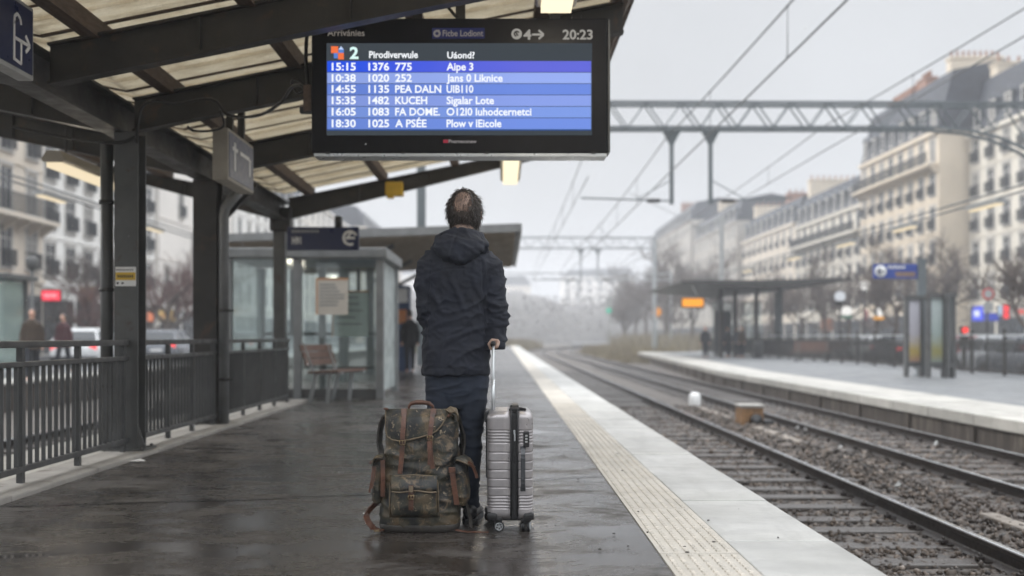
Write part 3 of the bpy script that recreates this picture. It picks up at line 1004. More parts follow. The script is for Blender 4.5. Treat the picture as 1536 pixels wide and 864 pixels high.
# ------------------------------------------------------------------ box signs under the roof
def box_sign(label, x0, ya, yb, z0, z1, depth, marks, fm, casing):
    """sign box whose lettered face looks towards the tracks (+X)"""
    t = thing('platform_sign', label, 'sign', (x0 - depth / 2, (ya + yb) / 2, z0))
    mb = MB(); mb.rbox((x0 - depth / 2, (ya + yb) / 2, (z0 + z1) / 2), (depth, yb - ya, z1 - z0), .012); mb.build('casing', casing, t)
    mb = MB(); mb.b2(x0, x0 + .006, ya + .03, yb - .03, z0 + .03, z1 - .03); mb.build('sign_face', fm, t)
    mb = MB(); marks(mb, x0 + .009); mb.build('sign_marks', white_paint, t)
    return t
def marks_a(mb, x):
    # white hook, upright and right-pointing arrow
    pts = [(6.22, 2.88), (6.225, 2.93), (6.26, 2.955), (6.30, 2.935), (6.31, 2.90)]
    for a, b_ in zip(pts[:-1], pts[1:]): mb.bar((x, a[0], a[1]), (x, b_[0], b_[1]), .018, .005, (1, 0, 0))
    mb.bar((x, 6.22, 2.90), (x, 6.22, 2.66), .02, .005, (1, 0, 0)); mb.bar((x, 6.22, 2.80), (x, 6.40, 2.80), .02, .005, (1, 0, 0))
    mb.bar((x, 6.425, 2.80), (x, 6.37, 2.85), .022, .005, (1, 0, 0)); mb.bar((x, 6.425, 2.80), (x, 6.37, 2.75), .022, .005, (1, 0, 0))
    mb.bar((x, 6.22, 2.67), (x, 6.31, 2.66), .018, .005, (1, 0, 0)); mb.bar((x, 6.31, 2.66), (x, 6.31, 2.80), .018, .005, (1, 0, 0))
sgn = box_sign('blue sign with white arrow in grey frame cut by the upper left corner', -2.98, 5.2, 6.5, 2.60, 3.06, .10, marks_a, blue_sign, grey_paint)
for q in (5.5, 6.1):
    mb = MB(); mb.b2(-3.06, -3.0, q, q + .06, 3.06, 3.14); mb.build('hanger', steel_dark, sgn)
screen_blue = MAT('dull_grey_blue_face', (.13, .145, .20), .4, 0, .15, 6, 0)
def marks_b(mb, x):
    for k, (a, b_) in enumerate(((9.12, 9.3), (9.38, 9.72))):
        mb.bar((x, a, 2.66), (x, b_, 2.66), .035, .004, (1, 0, 0))
    mb.bar((x, 9.2, 2.47), (x, 9.2, 2.72), .05, .0045, (1, 0, 0)); mb.bar((x, 9.74, 2.5), (x, 9.74, 2.66), .05, .004, (1, 0, 0))
sg2 = box_sign('beige boxed sign with pale blue face hanging beside the dark wide column', -2.42, 9.0, 9.92, 2.36, 2.82, .14, marks_b, screen_blue, beige_paint)
for q in (9.3, 9.7):
    mb = MB(); mb.b2(-2.52, -2.46, q, q + .06, 2.82, 3.25); mb.build('hanger', steel_dark, sg2)

# blue sign on the third post
def ring(mb, c, r, w, a0, a1, n=14, y=0):
    for i in range(n):
        t0, t1 = a0 + (a1 - a0) * i / n, a0 + (a1 - a0) * (i + 1) / n
        p0 = (c[0] + r * math.cos(t0), y, c[1] + r * math.sin(t0)); p1 = (c[0] + r * math.cos(t1), y, c[1] + r * math.sin(t1))
        mb.bar(p0, p1, .004, w)
ts = thing('platform_sign', 'dark blue hanging sign with white circle symbol on the post beside the glass shelter', 'sign', (-2.6, 14.9, 1.9))
a = PX(430, 375, 14.85); b_ = PX(538, 340, 14.85)
mb = MB(); mb.rbox(((a.x + b_.x) / 2, 14.9, (a.z + b_.z) / 2), (b_.x - a.x, .08, b_.z - a.z), .012); mb.build('sign_panel', blue_sign, ts)
mb = MB(); p = PX(438, 366, 14.85); text_to(mb, 'H91', (p.x, 14.856, p.z), (1, 0, 0), (0, 0, 1), .13, .10, .03)
c = PX(525, 357, 14.85); ring(mb, (c.x, c.z), .095, .035, .4, 5.2, 14, 14.856); mb.bar((c.x - .06, 14.854, c.z), (c.x + .07, 14.854, c.z), .004, .03); mb.bar((c.x + .02, 14.8535, c.z + .08), (c.x - .06, 14.8535, c.z - .02), .004, .03)
mb.build('sign_marks', white_paint, ts)
mb = MB(); p = PX(436, 349, 14.85)
for k in range(9): mb.box((p.x + .03 + k * .045, 14.857, p.z + .02), (.03, .003, .035))
mb.build('sign_lettering', grey_paint, ts)
mb = MB(); p = PX(508, 335, 14.9); mb.rbox((p.x, 14.9, p.z + .02), (.10, .14, .17), .02); mb.tube([(p.x, 14.9, p.z - .06), (p.x, 14.9, p.z - .13)], .02, 8)
mb.lathe((p.x, 14.83, p.z + .03), [(.04, 0), (.04, -.03), (.0, -.03)], 10, 'y')
tag(mb.build('camera', black_plastic), 'small black security camera on top of the blue sign by the shelter', 'camera')
# yellow hanging box under the end rafter
p = PX(592, 284, 15.0)
t = thing('hanging_lamp', 'small ochre box hanging under the end rafter of the canopy', 'lamp', (p.x, 15.0, p.z - .11))
mb = MB(); mb.rbox((p.x, 15.0, p.z), (.26, .20, .20), .02); mb.rbox((p.x - .06, 14.98, p.z - .11), (.10, .14, .05), .01); mb.build('lamp_body', yellow_paint, t)
mb = MB(); mb.tube([(p.x, 15, p.z + .09), (p.x, 15, roof_z(p.x) - .3)], .02, 8); mb.build('hanger', steel_dark, t)

# ------------------------------------------------------------------ glass shelter and bench
frame_grey = MAT('shelter_frame', (.21, .22, .225), .45, .2, .15, 4, .05)
sh = thing('glass_shelter', 'glass waiting shelter with grey frame standing behind the bench and blue sign', 'shelter', (-3.0, 17.0, 0))
SX0, SX1, SY0, SY1, SH = -4.35, -1.95, 16.2, 18.4, 2.30
for (x, y) in ((SX0, SY0), (SX1, SY0), (SX0, SY1), (SX1, SY1), ((SX0 + SX1) / 2 - .1, SY0), ((SX0 + SX1) / 2 - .1, SY1)):
    mb = MB(); mb.b2(x - .06, x + .06, y - .06, y + .06, 0, SH - .1); mb.build('shelter_post', frame_grey, sh)
mb = MB(); mb.rbox(((SX0 + SX1) / 2, (SY0 + SY1) / 2, SH), (SX1 - SX0 + .24, SY1 - SY0 + .24, .16), .02); mb.build('shelter_roof', frame_grey, sh)
for (xa, xb) in ((SX0 + .06, (SX0 + SX1) / 2 - .16), ((SX0 + SX1) / 2 - .04, SX1 - .06)):
    mb = MB(); mb.b2(xa, xb, SY0 - .008, SY0 + .008, .16, SH - .1); mb.build('pane', glass_milk, sh)
    mb = MB(); mb.b2(xa, xb, SY1 - .008, SY1 + .008, .16, SH - .1); mb.build('pane', glass_milk, sh)
    mb = MB(); mb.b2(xa, xb, SY0 - .03, SY0 + .03, .0, .155); mb.build('kick_rail', steel, sh)
    mb = MB(); mb.b2(xa, xb, SY1 - .03, SY1 + .03, 1.0, 1.06); mb.b2((xa + xb) / 2 - .03, (xa + xb) / 2 + .03, SY1 - .028, SY1 + .028, 1.062, SH - .1); mb.build('rear_mullion', steel, sh)
mb = MB(); mb.b2(SX0 - .008, SX0 + .008, SY0 + .07, SY1 - .07, .16, SH - .1); mb.build('pane', glass_milk, sh)
frost = GLASS('frosted_panel', (.8, .85, .85), .06, .75)
mb = MB(); mb.b2(SX1 - .008, SX1 + .008, SY0 + .07, SY1 - .07, .1, SH - .1); mb.build('frosted_pane', frost, sh)
mb = MB(); mb.b2(SX0 + .3, SX1 - .3, SY1 - .5, SY1 - .2, .42, .46); mb.build('shelter_seat', steel, sh)
paper = MAT('notice_paper', (.62, .58, .52), .7, 0, .08, 3, .05)
paper2 = MAT('pale_green_poster', (.55, .63, .60), .7, 0, .1, 3, .05)
def notice(label, px0, px1, py0, py1, Y, m, lines):
    a = PX(px0, py1, Y); b_ = PX(px1, py0, Y)
    t = thing('notice', label, 'notice', ((a.x + b_.x) / 2, Y, a.z))
    mb = MB(); mb.b2(a.x, b_.x, Y - .01, Y + .01, a.z, b_.z); mb.build('sheet', m, t)
    mb = MB()
    for k in range(lines):
        z = b_.z - .12 - k * (b_.z - a.z - .2) / lines
        mb.b2(a.x + .06, a.x + (b_.x - a.x) * random.uniform(.6, .9), Y - .013, Y - .011, z, z + .03)
    mb.build('print', grey_paint, t)
    mb = MB()
    mb.bar((a.x, Y, b_.z - .015), (b_.x, Y, b_.z - .015), .03, .03); mb.bar((a.x + .015, Y, a.z), (a.x + .015, Y, b_.z - .03), .03, .03); mb.build('frame', MAT('orange_frame', (.55, .30, .16), .5), t)
notice('white timetable notice with orange edge on the shelter glass', 474, 522, 417, 472, 16.16, paper, 7)
notice('pale green poster on the shelter glass, lower right of the timetable', 498, 552, 436, 505, 16.40, paper2, 5)

be = thing('bench', 'brown slatted bench on grey legs in front of the glass shelter', 'bench', (-2.55, 15.55, 0))
bx, by = -2.55, 15.5
BM = Matrix.Rotation(R(-14), 4, 'Z')
def bt(p): q = BM @ Vector((p[0], p[1], 0)); return (bx + q.x, by + q.y, p[2])
def bbar(mb, a, b_, w, h, up=(0, 0, 1)): mb.bar(bt(a), bt(b_), w, h, up)
mb = MB()
for k in range(4): bbar(mb, (-.14 + k * .125, -.55, .455 + .006 * k), (-.14 + k * .125, .55, .455 + .006 * k), .112, .032)
mb.build('seat', bench_wood, be)
mb = MB()
for k in range(3): bbar(mb, (-.235 - .035 * k, -.55, .60 + k * .105), (-.235 - .035 * k, .55, .60 + k * .105), .030, .095, (-.3, 0, 1))
mb.build('backrest', bench_wood, be)
for s in (-.42, .42):
    mb = MB(); bbar(mb, (-.16, s, .43), (.30, s, .45), .05, .04); bbar(mb, (-.12, s, .42), (-.22, s, 0), .05, .05, (1, 0, 0)); bbar(mb, (.1, s, .42), (.06, s, 0), .05, .05, (1, 0, 0))
    bbar(mb, (-.16, s, .44), (-.33, s, .88), .045, .04, (1, 0, 0)); mb.build('leg', galv, be)

# second canopy farther along the platform
c2t = thing('station_canopy', 'lower flat-roofed platform canopy farther off behind the man and the shelter', 'canopy', (-2.8, 26, 0))
mb = MB()
def z2(x): return 3.07 + .035 * (x + 3)
for (xa, xb) in ((-6.2, .33),):
    mb.prism([(xa, z2(xa)), (xb, z2(xb)), (xb, z2(xb) + .10), (-2.9, z2(-2.9) + .16), (xa, z2(xa) + .10)], 'y', 21.3, 32)
mb.build('roof_slab', steel_dark, c2t)
mb = MB()
for k in range(16):
    y = 21.5 + k * .66
    mb.bar((-6.1, y, z2(-6.1) - .035), (.25, y, z2(.25) - .035), .10, .065)
mb.build('ceiling_battens', MAT('batten_timber', (.30, .25, .19), .8), c2t)
mb = MB(); mb.bar((-6.25, 21.27, z2(-6.25) + .06), (.36, 21.27, z2(.36) + .06), .05, .17); mb.bar((.36, 21.2, z2(.36) + .05), (.36, 32, z2(.36) + .05), .05, .17); mb.build('fascia', MAT('grey_fascia', (.17, .172, .17), .5), c2t)
for y in (22.5, 27, 31.3):
    mb = MB(); mb.b2(-3.6, -3.4, y - .1, y + .1, 0, z2(-3.5) - .07); mb.bar((-3.5, y, 2.4), (-2.4, y, z2(-2.4) - .1), .08, .1); mb.build('column', steel, c2t)
# dark blue ticket machine / door seen beside the shelter
p0 = PX(596, 556, 29.5)
mb = MB(); mb.rbox((p0.x + .18, 29.4, 1.22), (.42, .5, 2.44), .03); t = tag(mb.build('ticket_machine', MAT('dark_blue_cabinet', (.02, .05, .13), .4)), 'tall dark blue ticket machine beyond the right end of the shelter', 'ticket machine')
mb = MB(); mb.b2(p0.x + .06, p0.x + .30, 29.136, 29.148, 1.35, 1.75); mb.build('screen', MAT('orange_panel', (.55, .2, .06), .4), t)
mb = MB(); mb.b2(p0.x + .03, p0.x + .33, 29.136, 29.148, 1.95, 2.35); mb.build('header_panel', white_paint, t)
# ------------------------------------------------------------------ arrivals board
BY = 7.5
def BP(px, py, dy=0.0):
    p = PX(px, py, BY); return Vector((p.x, BY + dy, p.z))
bd = thing('information_board', 'large black arrivals board with lit blue timetable rows hanging under the canopy', 'information board', (BP(689, 230).x, BY + .1, BP(689, 230).z))
a = BP(467, 230); b_ = BP(912, 27)
mb = MB(); mb.rbox(((a.x + b_.x) / 2, BY + .10, (a.z + b_.z) / 2), (b_.x - a.x, .20, b_.z - a.z), .014); mb.build('casing', black_gloss, bd)
mb = MB(); mb.b2(a.x + .02, b_.x - .01, BY - .004, BY + .19, a.z - .022, a.z - .001); mb.build('bottom_trim', alu, bd)
mb = MB(); mb.b2(b_.x + .001, b_.x + .016, BY + .0, BY + .2, a.z + .01, b_.z - .01); mb.build('side_trim', steel, bd)
def bquad(mb, x0, y0, x1, y1, dy):
    p = BP(x0, y1, dy); q = BP(x1, y0, dy)
    mb.b2(p.x, q.x, BY + dy, BY + dy + .003, p.z, q.z)
scr = MAT('dark_screen', (.016, .017, .02), .25, 0, .1, 4, 0)
mb = MB(); bquad(mb, 490, 65, 888, 203, -.004)
screen = mb.build('screen', EMIT('dark_screen_glow', (.045, .055, .065), 1.0), bd)
rows = [(92, 108.4, (.05, .11, .70)), (109.4, 125.2, (.27, .37, .78)), (126.2, 142.2, (.13, .225, .66)), (143.2, 159.4, (.22, .31, .72)), (160.4, 176.6, (.18, .29, .70)), (177.6, 194, (.145, .245, .68))]
def row_mat(k, col):
    m = bpy.data.materials.new('lit_row'); m.use_nodes = True
    n = m.node_tree; n.nodes.clear()
    out = n.nodes.new('ShaderNodeOutputMaterial'); e = n.nodes.new('ShaderNodeEmission')
    tc = n.nodes.new('ShaderNodeTexCoord'); sp = n.nodes.new('ShaderNodeSeparateXYZ'); n.links.new(tc.outputs['Generated'], sp.inputs[0])
    l = tuple(c * f for c, f in zip(col, (.35, .75, 1.05))) if k == 0 else tuple(c * .93 for c in col)
    r_ = (.125, .14, .68) if k == 0 else tuple(min(1, c * 1.08 + .015) for c in col)
    c = ramp(n, sp.outputs[0], [(.05, l), (.75, r_)])
    n.links.new(c, e.inputs[0]); e.inputs[1].default_value = .95 * EM
    n.links.new(e.outputs[0], out.inputs['Surface'])
    return m
for k, (y0, y1, col) in enumerate(rows):
    mb = MB(); bquad(mb, 491, y0, 886.5, y1, -.008); mb.build('timetable_row', row_mat(k, col), bd)
mb = MB(); bquad(mb, 491, 194.6, 886.5, 196, -.008); mb.build('row_rule', EMIT('blue_rule', (.03, .1, .35), .8), bd)
lit = EMIT('lit_lettering', (.93, .96, 1.0), .95)
lit_mint = EMIT('lit_lettering_mint', (.72, .95, .92), .95)
grey_let = EMIT('glowing_print', (.36, .345, .315), .8)  # grey print on the casing, given a glow of its own
dim_let = EMIT('dim_lettering', (.20, .18, .16), .8)
U, V = Vector((1, 0, 0)), Vector((0, 0, 1))
S = BY / F
def bt_(mb, s, x0, base, x1, cap, dy=-.0115, bold=.022):
    text_to(mb, s, BP(x0, base, dy), U, V, (x1 - x0) * S, cap * S, bold)
ROWT = [(106, '15:15', '1376', '775', 618, 'Aipe 3', 710), (123, '10:38', '1020', '252', 618, 'Jans 0 Liknice', 754), (139.5, '14:55', '1135', 'PEA DALN', 662, 'UIB110', 710),
        (156.5, '15:35', '1482', 'KUCEH', 641, 'Sigalar Lote', 741), (173.5, '16:05', '1083', 'FA DOME.', 660, 'O12I0 luhodcernetci', 797), (191, '18:30', '1025', 'A PSÉE', 640, 'Plow v lEicole', 752)]
for base, t0, n1, n2, e2, dst, e3 in ROWT:
    for nm, s_, xa, xb in (('time_lettering', t0, 498, 534), ('number_lettering', n1, 553, 584), ('train_lettering', n2, 593, e2), ('destination_lettering', dst, 670, e3)):
        mb = MB(); bt_(mb, s_, xa, base, xb, 11); mb.build(nm, lit, bd)
mb = MB(); bt_(mb, 'Pirodiverwule', 554, 87.5, 627, 10); mb.build('heading_lettering', lit, bd)
mb = MB(); bt_(mb, 'Uáond?', 671, 88, 712, 9.5); mb.build('heading_lettering', lit, bd)
mb = MB(); bt_(mb, '2', 525, 88.5, 538, 17, bold=.03); mb.build('platform_number', lit_mint, bd)
mb = MB(); bt_(mb, 'Arrivánies', 491, 54, 547, 9.5, -.003, .012); mb.build('title_lettering', dim_let, bd)
mb = MB(); bquad(mb, 648, 42, 727, 58, -.003); mb.build('title_panel', EMIT('navy_panel', (.018, .02, .06), .8), bd)
mb = MB(); bt_(mb, 'Ficbe Lodiont', 664, 54.5, 725, 9, -.0045, .018)
c = BP(655.5, 50.5, -.0045); ring(mb, (c.x, c.z), 4.2 * S, 3 * S, 0, 6.28, 12, BY - .0045); mb.box((c.x + 2 * S, BY - .0047, c.z + 4 * S), (4 * S, .002, 3 * S)); mb.build('title_lettering', dim_let, bd)
mb = MB(); bt_(mb, '20:23', 844, 59, 889, 14, -.003, .025); mb.build('clock_lettering', grey_let, bd)
mb = MB(); bt_(mb, '4', 785, 59, 797, 14, -.003, .03); mb.build('track_number', grey_let, bd)
mb = MB()
w = 3.0 * S
mb.bar(BP(798, 52, -.003), BP(815, 52, -.003), .003, w); mb.bar(BP(815.5, 52, -.003), BP(808, 45.5, -.003), .003, w); mb.bar(BP(815.5, 52, -.0035), BP(808, 58.5, -.0035), .003, w)
mb.build('arrow', grey_let, bd)
mb = MB(); c = BP(775, 51, -.003)
mb.lathe((c.x, BY - .001, c.z), [(8 * S, 0), (8 * S, -.002), (0, -.0025)], 20, 'y')
mb.build('symbol_disc', grey_let, bd)
mb = MB(); ring(mb, (c.x, c.z), 3.6 * S, 2.2 * S, .5, 4.6, 10, BY - .005); mb.bar((c.x - 2 * S, BY - .005, c.z + 3 * S), (c.x + 2 * S, BY - .005, c.z - 3 * S), .002, 2.4 * S); mb.build('clock_symbol', black_plastic, bd)
# small coloured square emblem
org = EMIT('emblem_orange', (.85, .17, .055), .95); blu = EMIT('emblem_blue', (.10, .22, .62), .9); pal = EMIT('emblem_pale', (.55, .68, .95), .9)
mb = MB(); bquad(mb, 497, 70, 507.5, 80, -.0115); bquad(mb, 507.5, 80, 516, 89.5, -.0115); mb.build('emblem', org, bd)
mb = MB(); bquad(mb, 501, 80.3, 507, 88, -.0115); bquad(mb, 508, 75, 516, 79.7, -.0115); mb.build('emblem', blu, bd)
mb = MB(); p = [BP(508, 75, -.0125), BP(516, 75, -.0125), BP(512, 70, -.0125)]; mb.add(p, [(0, 1, 2)]); mb.build('emblem', pal, bd)
# maker's mark on the lower rim
mb = MB(); bt_(mb, 'Pnerneconew', 673, 214.5, 715, 5, -.003, .02); mb.build('rim_lettering', EMIT('rim_lettering', (.3, .28, .28), .8), bd)
mb = MB(); c = BP(668.5, 212, -.003); mb.rbox((c.x, BY - .002, c.z), (7.5 * S, .004, 5 * S), .0015); mb.build('rim_mark', EMIT('rim_mark', (.30, .04, .06), .8), bd)
# brackets and hangers
for px in (625, 690):
    p = BP(px, 26); mb = MB(); mb.b2(p.x - .035, p.x + .035, BY + .07, BY + .13, p.z - .005, roof_z(p.x) - .1); mb.build('hanger', steel_dark, bd)
for px in (531, 833, 866):
    p = BP(px, 24); mb = MB(); mb.rbox((p.x, BY + .08, p.z), (.07, .07, .05), .008); mb.build('lug', black_plastic, bd)
mb = MB(); p = BP(536, 17); mb.rbox((p.x, BY + .1, p.z), (.10, .08, .06), .01); mb.b2(p.x - .015, p.x + .015, BY + .085, BY + .115, p.z, roof_z(p.x) - .05); mb.build('junction_box', black_plastic, bd)
mb = MB(); p = BP(460, 146); mb.rbox((p.x, BY + .06, p.z), (.06, .09, .20), .01); mb.build('side_bracket', timber_dark, bd)
mb = MB(); p = BP(458, 163); mb.rbox((p.x, BY + .06, p.z), (.10, .07, .045), .01); mb.build('cable_gland', black_plastic, bd)
for px, ln in ((492, .03), (605, .02), (730, .03), (890, .03)):
    mb = MB(); p = BP(px, 229.5); mb.box((p.x, BY - .006, p.z), (ln, .006, .016)); mb.build('catch', black_plastic, bd)
# ------------------------------------------------------------------ people
def ell_ring(cx, cy, z, rx, ry, n=28, e=2.3, twist=0):
    out = []
    for k in range(n):
        a = 2 * math.pi * k / n
        c, s = math.cos(a), math.sin(a)
        x = rx * abs(c) ** (2 / e) * (1 if c >= 0 else -1); y = ry * abs(s) ** (2 / e) * (1 if s >= 0 else -1)
        out.append((cx + x, cy + y, z))
    return out

def cloth_mat(name, col, rough=.85, var=.25, sheen=.0, fine=350, bmp=.25):
    m, n, b, out = nt(name)
    v = coords(n)
    lo = tuple(c * (1 - var) for c in col); hi = tuple(c * (1 + var) for c in col)
    c = ramp(n, noise_n(n, v, 9, 5, .65), [(.3, lo), (.7, hi)])
    n.links.new(c, b.inputs['Base Color']); b.inputs['Roughness'].default_value = rough
    b.inputs['Sheen Weight'].default_value = sheen
    b.inputs['Sheen Roughness'].default_value = .6
    bump(n, b, noise_n(n, v, fine, 3, .6), bmp, .002)
    return m
jacket_m = cloth_mat('navy_jacket_cloth', (.0065, .009, .018), .8, .3, .0)
def jeans_mat():
    m, n, b, out = nt('dark_denim')
    v = coords(n)
    c = ramp(n, noise_n(n, v, 7, 5, .6), [(.3, (.008, .012, .022)), (.62, (.016, .023, .039)), (.8, (.04, .054, .078))])
    n.links.new(c, b.inputs['Base Color']); b.inputs['Roughness'].default_value = .85
    bump(n, b, noise_n(n, coords(n, (1, 1, .6)), 420, 3), .3, .002)
    return m
jeans_m = jeans_mat()
shoe_m = MAT('black_shoe', (.012, .012, .014), .4, 0, .3, 20, .1)
def hair_mat():
    m, n, b, out = nt('dark_hair')
    gi = n.nodes.new('ShaderNodeNewGeometry')
    c = ramp(n, gi.outputs['Random Per Island'], [(0, (.016, .012, .010)), (.6, (.042, .031, .025)), (.9, (.085, .068, .058)), (1, (.16, .145, .135))])
    n.links.new(c, b.inputs['Base Color']); b.inputs['Roughness'].default_value = .42
    return m
hair_m = hair_mat()

def folds(p, nrm, amp, sx, sy, sz, seed, warp=.0):
    q = Vector((p.x * sx + seed, p.y * sy, p.z * sz))
    if warp: q += noise.noise_vector(p * 5) * warp
    r = 1 - abs(noise.noise(q)) * 2
    return amp * (r * r - .4)

MX, MY = -.235, 5.45
man = thing('person', 'balding man in dark hooded jacket seen from behind, looking up, hand on suitcase handle', 'person', (MX, MY, 0))
def W(x, y, z): return Vector((MX + x, MY + y, z))
def wr(r): return [(MX + a, MY + b_, c) for a, b_, c in r]

HT = R(24)
HC = W(.028, .03, 1.645)
HM = Matrix.Rotation(R(-8), 3, 'Z') @ Matrix.Rotation(HT, 3, 'X')
HR = (.079, .097, .118)

# body: one continuous skin (head, neck, torso, arms, hands, legs)
mb = MB()
mb.ell(HC, HR, 24, 16, HM)
def hp(x, y, z): return HC + HM @ Vector((x, y, z))
mb.ell(hp(0, .035, -.055), (.060, .066, .072), 20, 12, HM)                 # jaw
mb.tube([hp(0, .09, .012), hp(0, .112, -.012), hp(0, .106, -.03)], [.012, .017, .012], 10)   # nose
for s in (-1, 1):
    mb.ell(hp(s * .082, -.002, -.012), (.013, .022, .034), 12, 8, HM)      # ears
    mb.ell(hp(s * .075, .012, -.02), (.014, .018, .026), 12, 8, HM)
    mb.ell(hp(s * .033, .082, .012), (.016, .012, .010), 10, 6, HM)       # eyes under the brow
    mb.tube([hp(s * .012, .094, .032), hp(s * .036, .092, .037), hp(s * .058, .076, .030)], .009, 8)
mb.tube([hp(-.026, .089, -.060), hp(0, .099, -.060), hp(.026, .089, -.060)], [.008, .011, .008], 8)
mb.tube([W(.012, -.012, 1.40), W(.016, -.005, 1.50), HC + Vector((-.002, -.012, -.05))], [.075, .058, .062], 16)
mb.rings([wr(ell_ring(-.012, 0, z, rx, ry)) for z, rx, ry in ((.80, .12, .09), (.86, .15, .10), (1.0, .14, .095), (1.2, .15, .10), (1.34, .155, .10), (1.42, .09, .07))])
SHL, ELL_, WRL = W(-.150, -.01, 1.385), W(-.162, -.040, 1.125), W(-.135, .14, .985)
SHR, ELR, WRR = W(.155, -.01, 1.375), W(.20, -.045, 1.12), W(.19, -.02, .955)
GRIP = Vector((-.052, 5.325, .945))
mb.tube([SHL, ELL_, WRL], [.045, .037, .028], 12); mb.tube([SHR, ELR, WRR + Vector((0, 0, .03))], [.045, .037, .028], 12)
# left hand rests in the front pocket
mb.tube([WRL, W(-.12, .19, .94), W(-.06, .20, .90)], [.027, .036, .028], 10)
# right hand: palm over the handle, fingers curled round it, thumb at the side
HR0 = W(.19, -.035, .985)
PALM = W(.187, -.085, .958)
mb.tube([HR0, (HR0 + PALM) / 2, PALM], [.026, .030, .030], 10)
for k, (ln, dy) in enumerate(((.070, -.030), (.078, -.008), (.074, .014), (.060, .034))):
    base = PALM + Vector((-.012, dy - .012, .004)); k1 = base + Vector((-.012, -.004, -.008)); 
    mb.tube([PALM + Vector((.008, dy * .6, .002)), base, base + Vector((-.016, -.003, -.022)), base + Vector((-.006, -.003, -.044)), base + Vector((.010, -.002, -.050))], [.0105, .0100, .0095, .0088, .0078], 8)
mb.tube([HR0 + Vector((.004, -.02, -.008)), PALM + Vector((.020, -.040, -.010)), PALM + Vector((.014, -.062, -.030)), PALM + Vector((-.004, -.066, -.036))], [.013, .0125, .011, .009], 8)
for s, hx, kn, an in ((1, .075, (.062, .015, .47), (.058, .0, .085)), (-1, -.090, (-.095, .015, .47), (-.105, -.01, .085))):
    mb.tube([W(hx, 0, .88), W(hx, .004, .75), W(*kn), W(kn[0], -.01, .33), W(*an)], [.078, .070, .046, .044, .034], 14)
    mb.tube([W(an[0], -.05, .05), W(an[0] + s * .01, .05, .045), W(an[0] + s * .025, .15, .03)], [.034, .036, .028], 10)
put('body', blob(mb, .0052, 3), MAT('weathered_skin', (.31, .205, .155), .5, 0, .12, 30, .15, 200), man)

# jeans
mb = MB()
mb.rings([wr(ell_ring(-.012, -.002, z, rx, ry, 30, 2.5)) for z, rx, ry in ((.60, .075, .07), (.66, .12, .092), (.70, .145, .102), (.76, .163, .112), (.88, .162, .112), (.98, .15, .10))])
for s, pts in ((1, ((.072, -.004, .84), (.074, 0, .72), (.069, .006, .60), (.064, .012, .48), (.060, -.004, .34), (.056, -.004, .20), (.056, 0, .075))),
               (-1, ((-.094, -.004, .84), (-.098, 0, .72), (-.098, .006, .60), (-.098, .012, .48), (-.10, -.004, .34), (-.104, -.006, .20), (-.106, -.008, .075)))):
    mb.rings([wr(ell_ring(p[0], p[1], p[2], rx, ry, 22, 2.2)) for p, rx, ry in zip(reversed(pts), reversed((.088, .084, .076, .063, .058, .052, .055)), reversed((.10, .098, .088, .075, .072, .062, .068)))])
me = blob(mb, .0075, 4)
def jf(p, n_):
    lx, z = p.x - MX, p.z
    k = .35 + 1.1 * math.exp(-((z - .46) / .10) ** 2) + 1.5 * math.exp(-((z - .12) / .10) ** 2) + .6 * math.exp(-((z - .70) / .08) ** 2)
    d = folds(p, n_, .0065 * k, 5, 5, 17, 3.1, .5) + folds(p, n_, .004 * k, 9, 9, 26, 8.3, .4)
    if abs(z - .083) < .012: d += .004
    return d
displace(me, jf)
put('jeans', me, jeans_m, man)

# shoes
for ax, ay in ((.060, 0), (-.106, -.008)):
    mb = MB(); s = 1 if ax > 0 else -1
    rg = []
    for y, w, h in ((-.105, .028, .06), (-.085, .038, .075), (-.03, .040, .085), (.04, .044, .075), (.10, .048, .058), (.15, .043, .046), (.18, .026, .036)):
        ring_ = []
        for k in range(14):
            a_ = 2 * math.pi * k / 14
            ring_.append((MX + ax + s * max(0, y) * .16 + w * math.cos(a_), MY + ay + y, .018 + h * .5 + h * .5 * math.sin(a_)))
        rg.append(ring_)
    mb.rings(rg)
    sh_ = mb.build('shoe', shoe_m, man)
    mb = MB()
    mb.prism([(MX + ax + s * max(0, y) * .16 + sg * w, MY + ay + y) for sg, L_ in ((1, 1), (-1, -1)) for y, w in (((-.11, .026), (-.08, .040), (.0, .040), (.10, .050), (.16, .043), (.188, .02))[::L_])], 'z', .0, .026)
    mb.build('sole', rubber, sh_)

# jacket: torso and sleeves in one cloth
mb = MB()
prof = [(.775, -.018, -.006, .178, .128), (.80, -.017, -.006, .180, .13), (.90, -.016, -.006, .182, .132), (1.02, -.012, -.004, .176, .128), (1.12, -.012, -.004, .175, .127), (1.24, -.012, -.008, .182, .130),
        (1.33, -.010, -.014, .188, .128), (1.385, -.008, -.016, .185, .118), (1.43, -.003, -.014, .155, .10), (1.46, .004, -.010, .115, .085), (1.50, .012, -.004, .082, .074), (1.535, .016, .0, .074, .072)]
mb.rings([wr(ell_ring(cx, cy, z, rx, ry, 40, 2.5)) for z, cx, cy, rx, ry in prof])
def sleeve(pts, rad):
    mb.tube(pts, rad, 20)
sleeve([W(-.115, -.012, 1.395), W(-.152, -.012, 1.355), W(-.162, -.02, 1.26), W(-.163, -.04, 1.15), W(-.158, -.02, 1.085), W(-.145, .06, 1.03), W(-.13, .15, .975)], [.070, .076, .070, .063, .062, .058, .052])
sleeve([W(.115, -.012, 1.385), W(.160, -.012, 1.345), W(.180, -.02, 1.25), W(.196, -.038, 1.14), W(.202, -.04, 1.075), W(.200, -.030, 1.02), W(.189, -.060, .935)], [.070, .076, .070, .062, .061, .058, .055])
